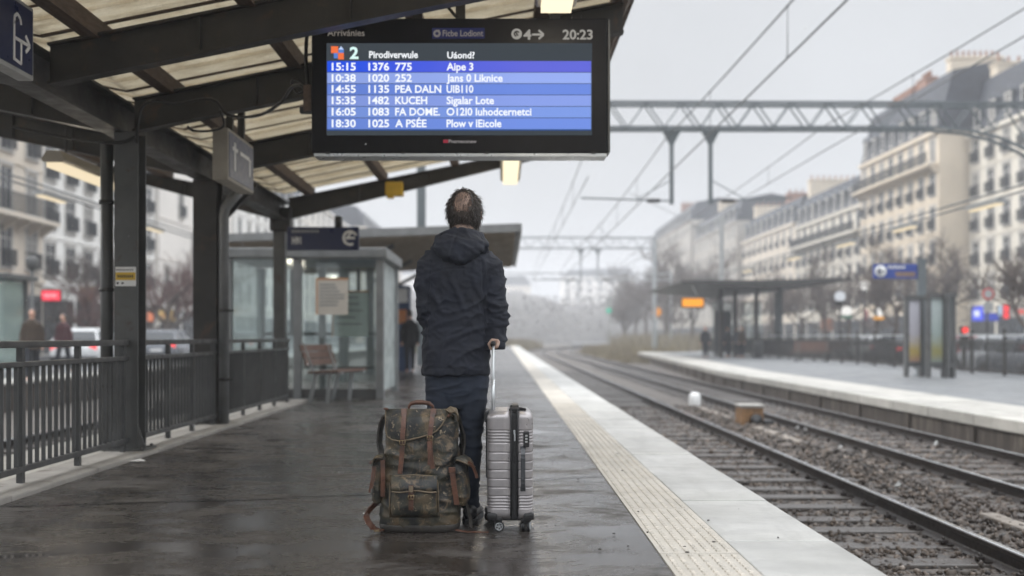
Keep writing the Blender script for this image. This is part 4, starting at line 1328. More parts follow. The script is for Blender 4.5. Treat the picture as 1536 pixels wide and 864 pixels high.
# flared left front panel around the pocketed hand
mb.rings([wr(ell_ring(-.132, .06, z, rx, .055, 18)) for z, rx in ((.82, .050), (.88, .062), (.95, .06), (1.02, .04))])
me = blob(mb, .0065, 6)
def jk(p, n_):
    x, y, z = p.x - MX, p.y - MY, p.z
    k = 1.0
    d = folds(p, n_, .0085, 6, 6, 9, 1.7, 1.0) + folds(p, n_, .0048, 16, 16, 22, 5.2, .6) + folds(p, n_, .0012, 40, 40, 46, 2.2, .4)
    # elbow creases and sleeve rucks
    if abs(x) > .145:
        ke = 1.3 * math.exp(-((z - 1.11) / .07) ** 2) + .9 * math.exp(-((z - .985) / .05) ** 2) + .6 * math.exp(-((z - 1.30) / .05) ** 2)
        d += folds(p, n_, .0085 * ke, 7, 7, 26, 7.7, .5)
    # diagonal pulls from the shoulder blade to the waist, drawstring waist tuck
    u = x * .8 + z * .6
    d += .009 * max(0, math.sin(u * 46 + noise.noise(p * 4) * 3)) ** 3 * math.exp(-((z - 1.20) / .10) ** 2)
    d += .009 * max(0, math.sin((z * 1.0 - x * .35) * 60 + noise.noise(p * 5) * 3)) ** 2 * math.exp(-((z - 1.01) / .07) ** 2)
    d -= .004 * math.exp(-((z - 1.03) / .012) ** 2)
    # back yoke seam, hem seam, centre seam, sleeve seams
    if y < 0:
        d -= .0028 * math.exp(-((z - 1.315 - .02 * math.cos(x * 12)) / .004) ** 2)
        d -= .0020 * math.exp(-((z - .815) / .0035) ** 2)
        for sx, px_ in ((-1, -.148), (1, .125)):
            d -= .007 * math.exp(-((x - px_ - (1.36 - z) * .05 * sx) / .006) ** 2) * (1 if .95 < z < 1.38 else 0)
    # hem hollow so cloth ends in an edge
    return d
displace(me, jk)
put('jacket', me, jacket_m, man)
# cuffs and hem band
mb = MB(); mb.lathe((MX + .188, MY - .066, .912), [(.050, 0), (.057, .003), (.059, .02), (.058, .040), (.052, .044)], 20); mb.build('cuff', jacket_m, man)
# hood lying on the back
mb = MB()
col = []
for k in range(17):
    a_ = math.pi * (.90 + 1.20 * k / 16)
    col.append(W(.014 + .088 * math.cos(a_), .012 + .088 * math.sin(a_), 1.505 + .028 * max(0, math.sin(a_ + 0)) - .006 * math.sin(a_)))
mb.tube(col, [.030 + .012 * math.sin(math.pi * k / 16) for k in range(17)], 12)
mb.rings([wr(ell_ring(cx, cy, z, rx, ry, 26, 2.0)) for z, cx, cy, rx, ry in ((1.355, .0, -.128, .035, .022), (1.372, -.002, -.128, .072, .038), (1.405, -.002, -.122, .112, .052), (1.44, 0, -.110, .132, .062), (1.475, .004, -.092, .124, .068), (1.505, .010, -.07, .100, .062), (1.532, .012, -.055, .078, .045))])
mb.tube([W(-.135, -.03, 1.435), W(-.09, -.10, 1.452), W(-.03, -.135, 1.425), W(.0, -.142, 1.40)], [.022, .032, .032, .022], 12)
mb.tube([W(.145, -.03, 1.43), W(.10, -.10, 1.446), W(.04, -.137, 1.425), W(.0, -.142, 1.40)], [.022, .032, .032, .022], 12)
mb.tube([W(-.075, .03, 1.52), W(-.10, -.03, 1.49), W(-.11, -.09, 1.455)], [.026, .030, .028], 12)
mb.tube([W(.10, .03, 1.505), W(.125, -.03, 1.475), W(.13, -.085, 1.44)], [.024, .028, .028], 12)
me = blob(mb, .0055, 5)
def hf(p, n_):
    x, y, z = p.x - MX, p.y - MY, p.z
    d = folds(p, n_, .0075, 8, 8, 11, 12.7, .9) + folds(p, n_, .003, 22, 22, 24, 4.4, .5)
    d -= .005 * math.exp(-((x + .03 + (1.44 - z) * .25) / .007) ** 2) * (1 if y < -.03 else 0)
    d += .005 * max(0, math.sin((x * .5 + z) * 70 + noise.noise(p * 6) * 2.5)) ** 2 * (1 if x > 0 else .4)
    return d
displace(me, hf)
put('hood', me, jacket_m, man)

# hair: close cap with bald crown plus loose curls
random.seed(11)
strands = MB()
bald = Vector((.02, -.62, .78)).normalized()
def hair_len(d):
    """d: unit direction in head space (face = +y). 0 = no hair"""
    ang = math.degrees(math.acos(max(-1, min(1, d.dot(bald)))))
    if d.y > .42: return 0
    if d.z < -.62 and d.y > -.1: return 0
    if d.z < -.985: return 0
    if d.y > .10 and d.z < -.1: return 0
    if ang < 24: return .6 if random.random() < .34 else 0
    if ang < 42: return .6 if random.random() < .35 + (ang - 26) / 20 else 0
    return 1
n_s = 0
while n_s < 6500:
    d = Vector((random.gauss(0, 1), random.gauss(0, 1), random.gauss(0, 1))).normalized()
    h = hair_len(d)
    if not h: continue
    n_s += 1
    base = Vector((d.x * HR[0], d.y * HR[1], d.z * HR[2]))
    out_ = Vector((d.x / HR[0], d.y / HR[1], d.z / HR[2])).normalized()
    down = Vector((random.uniform(-.6, .6), -.25 + random.uniform(-.3, .3), -1))
    if abs(d.x) > .6 or d.z < .1: ln = random.uniform(.022, .042)
    else: ln = random.uniform(.016, .032)
    if d.z < -.45 and d.y < 0: ln = random.uniform(.03, .055)
    ln *= h
    t_ = (down - out_ * down.dot(out_)).normalized()
    fl = (random.uniform(.15, .55) if random.random() < .85 else random.uniform(.7, 1.3)) + (.10 if abs(d.x) > .6 and d.z > -.3 else 0)
    ph = random.uniform(0, 6.28); side = out_.cross(t_)
    if h < 1: fl *= .25; t_ = (Vector((0, -.5, -1)) - out_ * Vector((0, -.5, -1)).dot(out_)).normalized(); side = out_.cross(t_) * .3
    pts = []
    for k in range(4):
        u = k / 3
        p = base + out_ * (-.002 + ln * fl * (u - .45 * u * u)) + t_ * (ln * u) + side * (math.sin(ph + u * 5) * .006 * u) + out_ * (.004 * math.sin(ph + u * 4))
        pts.append(HC + HM @ p)
    thk = .45 if h < 1 else 1.0
    strands.tube(pts, [.0015 * thk, .0016 * thk, .0013 * thk, .0005], 3, caps=False)
# scalp-close underlayer so no skin shows between the curls
mb2 = MB()
seg, rn = 64, 48
vid = {}
vs = []; fs = []
random.seed(5)
for i in range(rn + 1):
    th = math.pi * i / rn
    for k in range(seg):
        a_ = 2 * math.pi * k / seg
        d = Vector((math.sin(th) * math.cos(a_), math.sin(th) * math.sin(a_), -math.cos(th)))
        th_ = .0045 + .003 * noise.noise(d * 9)
        vs.append(HC + HM @ Vector((d.x * (HR[0] + th_), d.y * (HR[1] + th_), d.z * (HR[2] + th_))))
        ang = math.degrees(math.acos(max(-1, min(1, d.dot(bald)))))
        vid[(i, k)] = ang > 34 + 10 * noise.noise(d * 6) + 6 * noise.noise(d * 17) and d.y < .36 + .06 * noise.noise(d * 8) and not (d.z < -.60 and d.y > -.1) and d.z > -.97 and not (d.y > .06 and d.z < -.05)
for i in range(rn):
    for k in range(seg):
        k2 = (k + 1) % seg
        if vid[(i, k)] and vid[(i + 1, k)] and vid[(i, k2)] and vid[(i + 1, k2)]:
            fs.append((i * seg + k, i * seg + k2, (i + 1) * seg + k2, (i + 1) * seg + k))
strands.add(vs, fs, True)
strands.build('hair', hair_m, man)

# background figures ------------------------------------------------
def figure(label, loc, rz, coat, trousers, hair=hair_m, h=1.72, pose='stand', group=None, bag=None):
    t = thing('person', label, 'person', (0, 0, 0), group)
    k = h / 1.75
    def P(x, y, z): return (x * k, y * k, z * k)
    mb = MB()
    mb.ell(P(0, .01, 1.63), (.075 * k, .09 * k, .11 * k), 14, 10); mb.tube([P(0, 0, 1.42), P(0, 0, 1.56)], .055 * k, 10)
    mb.tube([P(0, .09, 1.63), P(0, .112, 1.61)], [.016 * k, .012 * k], 8)
    mb.rings([[P(*q) for q in ell_ring(0, 0, z, rx, ry, 16)] for z, rx, ry in ((.82, .14, .09), (1.05, .13, .09), (1.32, .165, .10), (1.42, .09, .07))])
    st = .0 if pose == 'stand' else .13
    for s in (-1, 1):
        f = .06 if pose == 'phone' else .0
        hand = P(s * .13, .22, 1.12) if pose == 'phone' else P(s * .23, .06 + s * st * .6, .78)
        mb.tube([P(s * .17, 0, 1.38), P(s * .225, -.03, 1.10), hand], [.05 * k, .04 * k, .03 * k], 10)
        mb.ell(hand, (.035 * k, .04 * k, .055 * k), 10, 8)
        mb.tube([P(s * .09, 0, .88), P(s * .09, s * st + .01, .48), P(s * .09, s * st * 1.3 - .01, .07)], [.075 * k, .05 * k, .035 * k], 10)
        mb.tube([P(s * .09, s * st * 1.3 - .06, .035), P(s * .10, s * st * 1.3 + .15, .03)], [.034 * k, .028 * k], 8)
    put('body', blob(mb, .018, 2), skin, t)
    mb = MB()
    for s in (-1, 1):
        mb.tube([P(s * .085, 0, .90), P(s * .09, s * st + .01, .48), P(s * .09, s * st * 1.3 - .01, .07)], [.10 * k, .072 * k, .058 * k], 12)
    mb.rings([[P(*q) for q in ell_ring(0, 0, z, .165, .115, 16)] for z in (.78, .98)])
    put('trousers', blob(mb, .018, 2), trousers, t)
    mb = MB()
    mb.rings([[P(*q) for q in ell_ring(0, 0, z, rx, ry, 18)] for z, rx, ry in ((.74, .19, .135), (.95, .185, .13), (1.2, .185, .13), (1.36, .195, .125), (1.44, .13, .10), (1.49, .075, .07))])
    for s in (-1, 1):
        hand = P(s * .14, .19, 1.11) if pose == 'phone' else P(s * .23, .05 + s * st * .6, .84)
        mb.tube([P(s * .14, 0, 1.38), P(s * .23, -.03, 1.10), hand], [.078 * k, .065 * k, .052 * k], 12)
    me = blob(mb, .016, 3); displace(me, lambda p, n_: folds(p, n_, .008, 6, 6, 9, 2.0, .6)); put('coat', me, coat, t)
    mb = MB(); mb.ell(P(0, -.012, 1.655), (.084 * k, .094 * k, .105 * k), 14, 10); mb.build('hair', hair, t)
    if bag is not None:
        mb = MB(); mb.rbox(P(.27, .02, .62), (.10, .30, .26), .04); mb.tube([P(.25, -.08, .74), P(.24, 0, .86), P(.25, .12, .74)], .012, 6); mb.build('shoulder_bag', bag, t)
    t.location = loc; t.rotation_euler.z = rz
    return t
coat_black = cloth_mat('black_coat', (.012, .012, .015))
coat_brown = cloth_mat('brown_coat', (.045, .030, .020))
coat_grey = cloth_mat('grey_coat', (.06, .062, .07))
coat_plum = cloth_mat('plum_coat', (.06, .022, .026))
trs = cloth_mat('dark_trousers', (.014, .016, .022))
p = PX(615, 0, 28.5); figure('distant person in dark clothes walking beyond the shelter, left of the main man', (p.x, 28.5, 0), R(8), coat_black, trs, pose='walk')
p = PX(70, 0, 24.5); figure('pedestrian in brown jacket walking on the pavement behind the left fence', (p.x - .35, 24.5, -.06), R(200), coat_brown, trs, pose='walk', bag=black_plastic)
p = PX(95, 0, 30); figure('pedestrian in dull red coat partly behind the brown-jacketed walker on the left pavement', (p.x, 30, -.06), R(170), coat_plum, trs, pose='walk')
p = PX(1058, 0, 55); figure('person in black standing alone under the orange display on the opposite platform', (p.x, 55, OZ), R(160), coat_black, trs)
p = PX(1086, 0, 58); figure('person in black at the left edge of the dark panel on the opposite platform', (p.x, 57, OZ), R(40), coat_black, trs)
p = PX(1097, 0, 58); figure('person in black at the right edge of the dark panel on the opposite platform', (p.x, 56.6, OZ), R(-30), coat_grey, trs)
p = PX(1113, 0, 56); figure('person in grey-brown coat waiting between the posts of the opposite canopy', (p.x, 56, OZ), R(120), coat_brown, trs)
# ------------------------------------------------------------------ suitcase
def shell_mat():
    m, n, b, out = nt('brushed_silver_shell')
    v = coords(n); vs = coords(n, (1, 1, 14))
    c = ramp(n, noise_n(n, v, 5, 4), [(.3, (.30, .282, .285)), (.7, (.39, .368, .37))])
    c = mixc(n, ramp(n, noise_n(n, v, 30, 5, .7), [(.62, g3(0)), (.8, g3(.35))]), c, (.26, .24, .235))
    n.links.new(c, b.inputs['Base Color'])
    b.inputs['Metallic'].default_value = .55
    n.links.new(ramp(n, noise_n(n, v, 14, 4), [(.3, g3(.27)), (.7, g3(.42))]), b.inputs['Roughness'])
    bump(n, b, noise_n(n, vs, 60, 3), .06, .002)
    return m
shell_m = shell_mat()
SXL, SXS0, SXS1, SXR = PX(730.5, 0, 5.14).x, PX(766, 0, 5.12).x, PX(777, 0, 5.12).x, PX(800, 0, 5.14).x
SYF, SYB = 5.12, 5.48
SZ0, SZ1 = .062, PX(0, 616.5, 5.14).z
sc = thing('suitcase', 'silver ribbed hard-shell suitcase on four wheels with its handle pulled up, at the man\'s right', 'suitcase', ((SXL + SXR) / 2, 5.3, 0))
LINES = [645.5, 650, 654.5, 659, 664, 678.6, 692, 705, 718, 731, 744, 748.6, 753.3, 758, 762]
LZ = [PX(0, p, 5.13).z for p in LINES]
def inset(z):
    r = .040
    g = 0
    for zi in LZ:
        g += .0042 * math.exp(-((z - zi) / .0026) ** 2)
    t = 0
    for d in (z - SZ0, SZ1 - z):
        if d < r: t = max(t, r - math.sqrt(max(0, r * r - (r - d) ** 2)))
    return g + t
def half_ring(xo, xs, i, z, r=.045):
    s = 1 if xs > xo else -1
    x0 = xo + s * i; y0 = SYF + i; y1 = SYB - i
    rr = max(.006, min(r, abs(xs - x0) * .9))
    pts = [(xs, y0, z), ((xs + x0) / 2 + s * rr * .4, y0, z)]
    for k in range(8):
        a = math.pi / 2 * k / 7
        pts.append((x0 + s * (rr - rr * math.sin(a)), y0 + rr - rr * math.cos(a), z))
    for k in range(8):
        a = math.pi / 2 * k / 7
        pts.append((x0 + s * (rr - rr * math.cos(a)), y1 - rr + rr * math.sin(a), z))
    pts += [((xs + x0) / 2 + s * rr * .4, y1, z), (xs, y1, z)]
    return pts
zs = [SZ0 + (SZ1 - SZ0) * k / 330 for k in range(331)]
for xo, xs in ((SXL, SXS0), (SXR, SXS1)):
    mb = MB(); mb.rings([half_ring(xo, xs, inset(z), z) for z in zs])
    o = mb.build('shell', shell_m, sc)
# zip gusset
mb = MB(); i0 = .004
mb.b2(SXS0 + .001, SXS1 - .001, SYF + .010, SYB - .010, SZ0 + .008, SZ1 - .008); mb.build('gusset', black_plastic, sc)
mb = MB()
for x in (SXS0 + .002, SXS1 - .002):
    mb.tube([(x, SYF + .003, SZ0 + .02), (x, SYF + .003, SZ1 - .025), (x, SYF + .012, SZ1 - .004), (x, SYF + .03, SZ1 + .002), (x, SYB - .03, SZ1 + .002)], .005, 8)
mb.build('edge_piping', rubber, sc)
mb = MB(); xm = (SXS0 + SXS1) / 2
for k in range(130):
    z = SZ0 + .025 + k * (SZ1 - SZ0 - .06) / 130
    mb.box((xm + .002 * (-1) ** k, SYF + .0095, z), (.007, .003, .0022))
mb.build('zip', MAT('zip_teeth', (.05, .05, .052), .35, .5), sc)
mb = MB(); z = PX(0, 655, 5.1).z
mb.rbox((xm, SYF + .002, z + .02), (.010, .010, .022), .003); mb.rbox((xm + .002, SYF - .003, z - .006), (.008, .004, .036), .002); mb.build('zip_pull', galv, sc)
# lock with number wheels
a = PX(785, 671, 5.11); b_ = PX(794, 647, 5.11)
mb = MB(); mb.rbox(((a.x + b_.x) / 2, SYF - .004, (a.z + b_.z) / 2), (b_.x - a.x, .022, b_.z - a.z), .006); lk = mb.build('lock', black_plastic, sc)
mb = MB()
for k in range(3): mb.rbox(((a.x + b_.x) / 2, SYF - .016, b_.z - .022 - k * .015), (.012, .006, .009), .002)
mb.build('number_wheel', grey_paint, lk)
# side handle
a = PX(781, 736, 5.1); b_ = PX(788, 671, 5.1); xm2 = (a.x + b_.x) / 2
hm_ = MAT('handle_grey', (.045, .048, .053), .4, 0, .2, 10, .1)
mb = MB(); mb.strap([(xm2, SYF + .004, b_.z), (xm2, SYF - .014, b_.z - .010), (xm2, SYF - .026, b_.z - .035), (xm2, SYF - .028, (a.z + b_.z) / 2), (xm2, SYF - .026, a.z + .035), (xm2, SYF - .014, a.z + .010), (xm2, SYF + .004, a.z)], .021, .009)
mb.rbox((xm2, SYF - .028, (a.z + b_.z) / 2), (.024, .014, .12), .006)
for z in (a.z + .006, b_.z - .006): mb.rbox((xm2, SYF - .002, z), (.027, .012, .022), .004)
mb.build('side_handle', hm_, sc)
# top handle and raised lock housing
mb = MB(); xt = xm + .004
mb.strap([(xt, 5.18, SZ1), (xt, 5.20, SZ1 + .020), (xt, 5.25, SZ1 + .026), (xt, 5.31, SZ1 + .026), (xt, 5.36, SZ1 + .020), (xt, 5.38, SZ1)], .028, .010)
for y in (5.17, 5.39): mb.rbox((xt, y, SZ1 + .006), (.045, .045, .018), .005)
mb.rbox((xt + .038, 5.2, SZ1 + .004), (.035, .06, .014), .005); mb.tube([(xt - .03, 5.16, SZ1 + .002), (xt - .018, 5.16, SZ1 + .012), (xt + .03, 5.165, SZ1 + .014), (xt + .055, 5.17, SZ1 + .006)], .005, 6)
mb.build('top_handle', black_plastic, sc)
# telescopic handle
xh = -.052
mb = MB()
for y in (5.255, 5.395): mb.tube([(xh, y, SZ1 - .04), (xh, y, .94)], .0065, 10); mb.tube([(xh, y, SZ1 - .04), (xh, y, .76)], .0085, 10)
tel = mb.build('telescopic_handle', alu, sc)
mb = MB(); mb.rbox((xh, 5.325, .945), (.024, .175, .026), .010); mb.build('grip', black_plastic, tel)
mb = MB(); mb.rbox((SXL - .004, 5.32, SZ1 - .035), (.022, .20, .06), .008); mb.rbox((SXL - .002, 5.32, SZ1 - .2), (.012, .16, .30), .005); mb.build('handle_housing', black_plastic, sc)
# wheels: corner guards with twin castors
def wheel(xc, yc, ang):
    mb = MB(); mb.rbox((xc, yc, .064), (.052, .055, .030), .010); mb.rbox((xc, yc, .046), (.030, .034, .022), .006)
    g = mb.build('castor_housing', black_plastic, sc)
    M3 = Matrix.Rotation(ang, 3, 'Z')
    for s in (-1, 1):
        # disc with axis along local y
        def ringp(r, h, seg=22): return [Vector((xc, yc, .0275)) + M3 @ Vector((r * math.cos(2 * math.pi * k / seg) + .006, s * h, r * math.sin(2 * math.pi * k / seg))) for k in range(seg)]
        mb = MB(); mb.rings([ringp(.012, .006), ringp(.026, .006), ringp(.0275, .009), ringp(.0275, .017), ringp(.026, .020), ringp(.021, .020), ringp(.020, .018)])
        w = mb.build('castor_wheel', rubber, g)
        mb = MB()
        mb.rings([ringp(.0195, .019), ringp(.0195, .0215), ringp(.0165, .0215), ringp(.0165, .019)], caps=False)
        mb.rings([ringp(.005, .018, 10), ringp(.005, .0215, 10), ringp(.001, .0215, 10)])
        for k in range(5):
            a = 2 * math.pi * k / 5 + .4
            p0 = Vector((xc, yc, .0275)) + M3 @ Vector((.006, s * .0205, 0)); p1 = p0 + M3 @ Vector((.018 * math.cos(a), 0, .018 * math.sin(a)))
            mb.bar(p0, p1, .0045, .003, M3 @ Vector((0, 1, 0)))
        mb.build('castor_rim', alu, g)
wheel(PX(746, 0, 5.14).x, 5.155, R(8)); wheel(PX(789, 0, 5.14).x, 5.16, R(80)); wheel(PX(734, 0, 5.4).x, 5.43, R(35)); wheel(PX(786, 0, 5.44).x, 5.44, R(60))
mb = MB()
for xo in (SXL + .026, SXR - .024):
    mb.rbox((xo, SYF + .028, SZ0 + .018), (.056, .062, .040), .014); mb.rbox((xo, SYB - .028, SZ0 + .018), (.056, .062, .040), .014)
mb.rbox(((SXL + SXR) / 2, (SYF + SYB) / 2, SZ0 - .001), (.19, .30, .012), .005)
mb.build('corner_guard', black_plastic, sc)

# ------------------------------------------------------------------ backpack
def camo_mat():
    m, n, b, out = nt('worn_waxed_canvas')
    v = coords(n)
    c = ramp(n, noise_n(n, v, 9, 5, .6, .5), [(.36, (.006, .007, .0075)), (.46, (.014, .015, .014)), (.54, (.034, .032, .021)), (.64, (.075, .055, .032))])
    w = noise_n(n, v, 14, 8, .76, .8)
    c = mixc(n, ramp(n, w, [(.52, g3(0)), (.60, g3(.8))]), c, (.14, .098, .056))
    w2 = noise_n(n, v, 33, 8, .78, .9)
    c = mixc(n, ramp(n, w2, [(.60, g3(0)), (.635, g3(.9))]), c, (.40, .31, .20))
    w3 = noise_n(n, coords(n, (1, 1, .25)), 45, 6, .8, .4)
    c = mixc(n, ramp(n, w3, [(.62, g3(0)), (.68, g3(.7))]), c, (.20, .15, .095))
    n.links.new(c, b.inputs['Base Color'])
    n.links.new(ramp(n, noise_n(n, v, 11, 4), [(.3, g3(.40)), (.7, g3(.72))]), b.inputs['Roughness'])
    bump(n, b, noise_n(n, v, 240, 4, .7), .35, .003)
    return m
canvas = camo_mat()
canvas_d = MAT('dark_webbing', (.028, .024, .020), .7, 0, .4, 18, .3, 200, (.09, .065, .042), .62)
piping = MAT('tan_piping', (.13, .098, .062), .7, 0, .4, 24, .3, 150, (.30, .24, .16), .6)
brass = MAT('aged_brass', (.20, .15, .085), .38, .8, .3, 20, .1)
BYC = 5.24
bp = thing('backpack', 'worn dark olive canvas backpack with brown leather straps standing on the platform behind the man', 'backpack', (PX(632, 0, BYC).x, BYC, 0))
TAB = [(799, 574, 686, .112), (794, 571, 689, .124), (775, 570.5, 691, .130), (740, 572, 691, .130), (705, 575, 690, .126), (670, 577.5, 689, .120), (645, 579, 687.5, .112), (630, 580, 686, .104), (623, 581, 684, .095), (618, 585, 680, .075)]
TZ_ = []
for py, xa, xb, ry in TAB:
    z = PX(0, py, BYC).z; 
    TZ_.append((max(z, .012), (PX(xa, 0, BYC).x + PX(xb, 0, BYC).x) / 2, (PX(xb, 0, BYC).x - PX(xa, 0, BYC).x) / 2, ry))
TZ_[0] = (.012,) + TZ_[0][1:]; 
def prof_at(z):
    if z <= TZ_[0][0]: return TZ_[0][1:]
    for a, b_ in zip(TZ_[:-1], TZ_[1:]):
        if z <= b_[0]:
            t = (z - a[0]) / max(1e-6, b_[0] - a[0]); return tuple(a[i] + (b_[i] - a[i]) * t for i in (1, 2, 3))
    return TZ_[-1][1:]
EE = 3.4
def front_y(x, z):
    cx, rx, ry = prof_at(z)
    u = min(.985, abs(x - cx) / rx)
    return BYC - ry * (1 - u ** EE) ** (1 / EE)
def bfp(px, py, off=0.0):
    Y = 5.12
    for _ in range(4):
        p = PX(px, py, Y); Y = front_y(p.x, p.z) - off
    return PX(px, py, Y)
mb = MB()
zz = [.012 + (TZ_[-1][0] - .012) * k / 40 for k in range(41)]
mb.rings([ell_ring(prof_at(z)[0], BYC, z, prof_at(z)[1], prof_at(z)[2], 44, EE) for z in zz])
me = blob(mb, .0065, 5)
def bkf(p, n_):
    d = folds(p, n_, .0085, 5, 5, 9, 21.3, .9) + folds(p, n_, .004, 13, 13, 18, 9.1, .6)
    d += .006 * math.exp(-((p.z - .30) / .05) ** 2) * math.sin(p.z * 90 + p.x * 20 + noise.noise(p * 6) * 2)
    return d - .002
displace(me, bkf)
put('pack_body', me, canvas, bp)
# leather base
mb = MB(); mb.rings([ell_ring(prof_at(.02)[0], BYC, z, prof_at(.02)[1] * s, prof_at(.02)[2] * s, 44, EE) for z, s in ((.002, .96), (.008, 1.0), (.030, 1.022), (.036, 1.005))]); mb.build('leather_base', canvas_d, bp)
# lid
low = [(578.5, 645), (581, 655), (588, 660), (598, 661.5), (612, 660), (628, 656.5), (642, 652.5), (654, 647), (663, 637), (669, 626), (674, 618)]
def lowy(px):
    for a, b_ in zip(low[:-1], low[1:]):
        if px <= b_[0]: return a[1] + (b_[1] - a[1]) * (px - a[0]) / (b_[0] - a[0])
    return low[-1][1]
NU, NV = 34, 22
grid = []
ztop = TZ_[-1][0]
for j in range(NV + 1):
    row = []
    for i in range(NU + 1):
        px = 578.5 + (674 - 578.5) * i / NU
        v = j / NV
        if v < .35:                         # over the top
            t = v / .35
            e = bfp(px, 613, .014)
            p = Vector((PX(px, 0, BYC).x * (1 - t) + e.x * t, 5.33 + (e.y - 5.33) * t, ztop - .022 + .022 * math.sin(t * math.pi) + (e.z - ztop + .022) * t ** 2))
        else:
            t = (v - .35) / .65
            py = 613 + (lowy(px) - 613) * t
            p = bfp(px, py, .014 + .005 * math.sin(t * 3.1))
        p = p + Vector((0, -1, .3)) * .0045 * noise.noise(Vector((px * .06, v * 5, 3)))
        row.append(p)
    grid.append(row)
mb = MB(); th = .007
vs = [p for r_ in grid for p in r_] + [p + Vector((0, th, -th * .3)) for r_ in grid for p in r_]
n1 = (NU + 1) * (NV + 1); fs = []
for j in range(NV):
    for i in range(NU):
        a = j * (NU + 1) + i
        fs.append((a, a + 1, a + NU + 2, a + NU + 1)); fs.append((a + n1 + NU + 1, a + n1 + NU + 2, a + n1 + 1, a + n1))
border = [j * (NU + 1) for j in range(NV)] + [NV * (NU + 1) + i for i in range(NU)] + [j * (NU + 1) + NU for j in range(NV, 0, -1)] + [i for i in range(NU, 0, -1)]
for k in range(len(border)):
    a, b_ = border[k], border[(k + 1) % len(border)]
    fs.append((a, b_, b_ + n1, a + n1))
mb.add(vs, fs, True); lid = mb.build('lid', canvas, bp)
mb = MB(); mb.tube([grid[j][0] for j in range(8, NV + 1)] + [grid[NV][i] for i in range(1, NU + 1)] + [grid[j][NU] for j in range(NV - 1, 6, -1)], .0042, 8); mb.build('lid_piping', piping, lid)
# leather closing straps
def strap_on(pts, w, name='leather_strap', m=leather, off=.022, parent=bp, th=.006):
    P = [bfp(px, py, off) for px, py in pts]
    mb = MB(); mb.strap(P, w, th); return mb.build(name, m, parent)
def buckle(px, py, w, h, off, parent):
    c = bfp(px, py, off); mb = MB()
    for s in (-1, 1):
        mb.tube([c + Vector((s * w / 2, 0, -h / 2)), c + Vector((s * w / 2, 0, h / 2))], .0024, 6); mb.tube([c + Vector((-w / 2, 0, s * h / 2)), c + Vector((w / 2, 0, s * h / 2))], .0024, 6)
    mb.tube([c + Vector((0, -.002, -h / 2)), c + Vector((0, -.003, h / 2))], .0018, 6)
    return mb.build('buckle', brass, parent)
s1 = strap_on([(607, 613), (606, 625), (605, 640), (604, 652), (603.5, 664), (603, 676), (602, 690), (600.5, 704), (600, 711)], .023, off=.028)
s2 = strap_on([(650.5, 613), (648.5, 625), (646.5, 640), (645, 652), (645, 664), (645.5, 676), (647, 690), (649.5, 703)], .023, off=.028)
strap_on([(643.5, 663), (644, 672), (644.5, 685), (644, 698)], .018, off=.036)
for sp_, px, py in ((s1, 603.5, 664), (s2, 645, 657)):
    buckle(px, py, .027, .020, .036, sp_)
    strap_on([(px - 3.7, py + 6), (px + 3.7, py + 6)], .012, 'strap_keeper', leather, .034, sp_)
for px, py in ((606, 614), (650, 614)):
    strap_on([(px, py - 1), (px, py + 9)], .030, 'strap_anchor', leather, .026)
# top handle
hb = [(613, 616, 5.20), (613.5, 609, 5.20), (617, 605, 5.20), (625, 603.5, 5.20), (634, 603.5, 5.20), (644, 605, 5.20), (649, 609, 5.20), (650, 616, 5.20)]
mb = MB(); mb.tube([PX(*p) for p in hb], [.006, .008, .010, .0115, .0115, .010, .008, .006], 10); mb.build('top_handle', leather, bp)
# front pocket
def pocket(name, px0, px1, py0, py1, depth, base_off, seed):
    NU, NV = 22, 20; rows_ = []
    for j in range(NV + 1):
        r_ = []
        for i in range(NU + 1):
            u, v = i / NU, j / NV
            f = (1 - abs(2 * u - 1) ** 5) * (1 - abs(2 * v - 1) ** 6)
            p = bfp(px0 + (px1 - px0) * u, py0 + (py1 - py0) * v, base_off + depth * f ** .6)
            p.y += .006 * noise.noise(Vector((u * 4 + seed, v * 5, 1))) * f
            r_.append(p)
        rows_.append(r_)
    mb = MB(); vs = [p for r_ in rows_ for p in r_]
    fs = [(j * (NU + 1) + i, j * (NU + 1) + i + 1, (j + 1) * (NU + 1) + i + 1, (j + 1) * (NU + 1) + i) for j in range(NV) for i in range(NU)]
    # back closing sheet
    n1 = len(vs); vs += [Vector((p.x, front_y(p.x, p.z) + .012, p.z)) for r_ in rows_ for p in r_]
    fs += [tuple(reversed([q + n1 for q in f])) for f in fs]
    border = [j * (NU + 1) for j in range(NV)] + [NV * (NU + 1) + i for i in range(NU)] + [j * (NU + 1) + NU for j in range(NV, 0, -1)] + [i for i in range(NU, 0, -1)]
    for k in range(len(border)):
        a, b_ = border[k], border[(k + 1) % len(border)]; fs.append((a, b_, b_ + n1, a + n1))
    mb.add(vs, fs, True); return mb.build(name, canvas, bp), rows_
pk, rows_ = pocket('front_pocket', 584, 658, 713, 776, .052, .004, 2)
mb = MB()
out_ = [(585, 774), (584.5, 745), (585.5, 722), (592, 714), (620, 712.5), (648, 714), (656, 721), (657.5, 745), (657.5, 768)]
mb.tube([bfp(px, py, .022) for px, py in out_], .004, 8)
mb.tube([bfp(px, py, .03) for px, py in [(588, 772), (588, 735), (593, 722)]], .003, 8); mb.tube([bfp(px, py, .03) for px, py in [(646, 717), (653, 724), (654.5, 745), (654, 768)]], .003, 8)
mb.build('pocket_piping', piping, pk)
mb = MB()
G = []
for i in range(19):
    px = 587 + (655 - 587) * i / 18
    G.append([bfp(px, py, o_) for py, o_ in ((714, .030), (722, .052), (731, .062), (737.5 + 1.3 * math.sin(i * .5), .065))])
vs = [p for r_ in G for p in r_] + [p + Vector((0, .006, 0)) for r_ in G for p in r_]
n1 = 19 * 4; fs = []
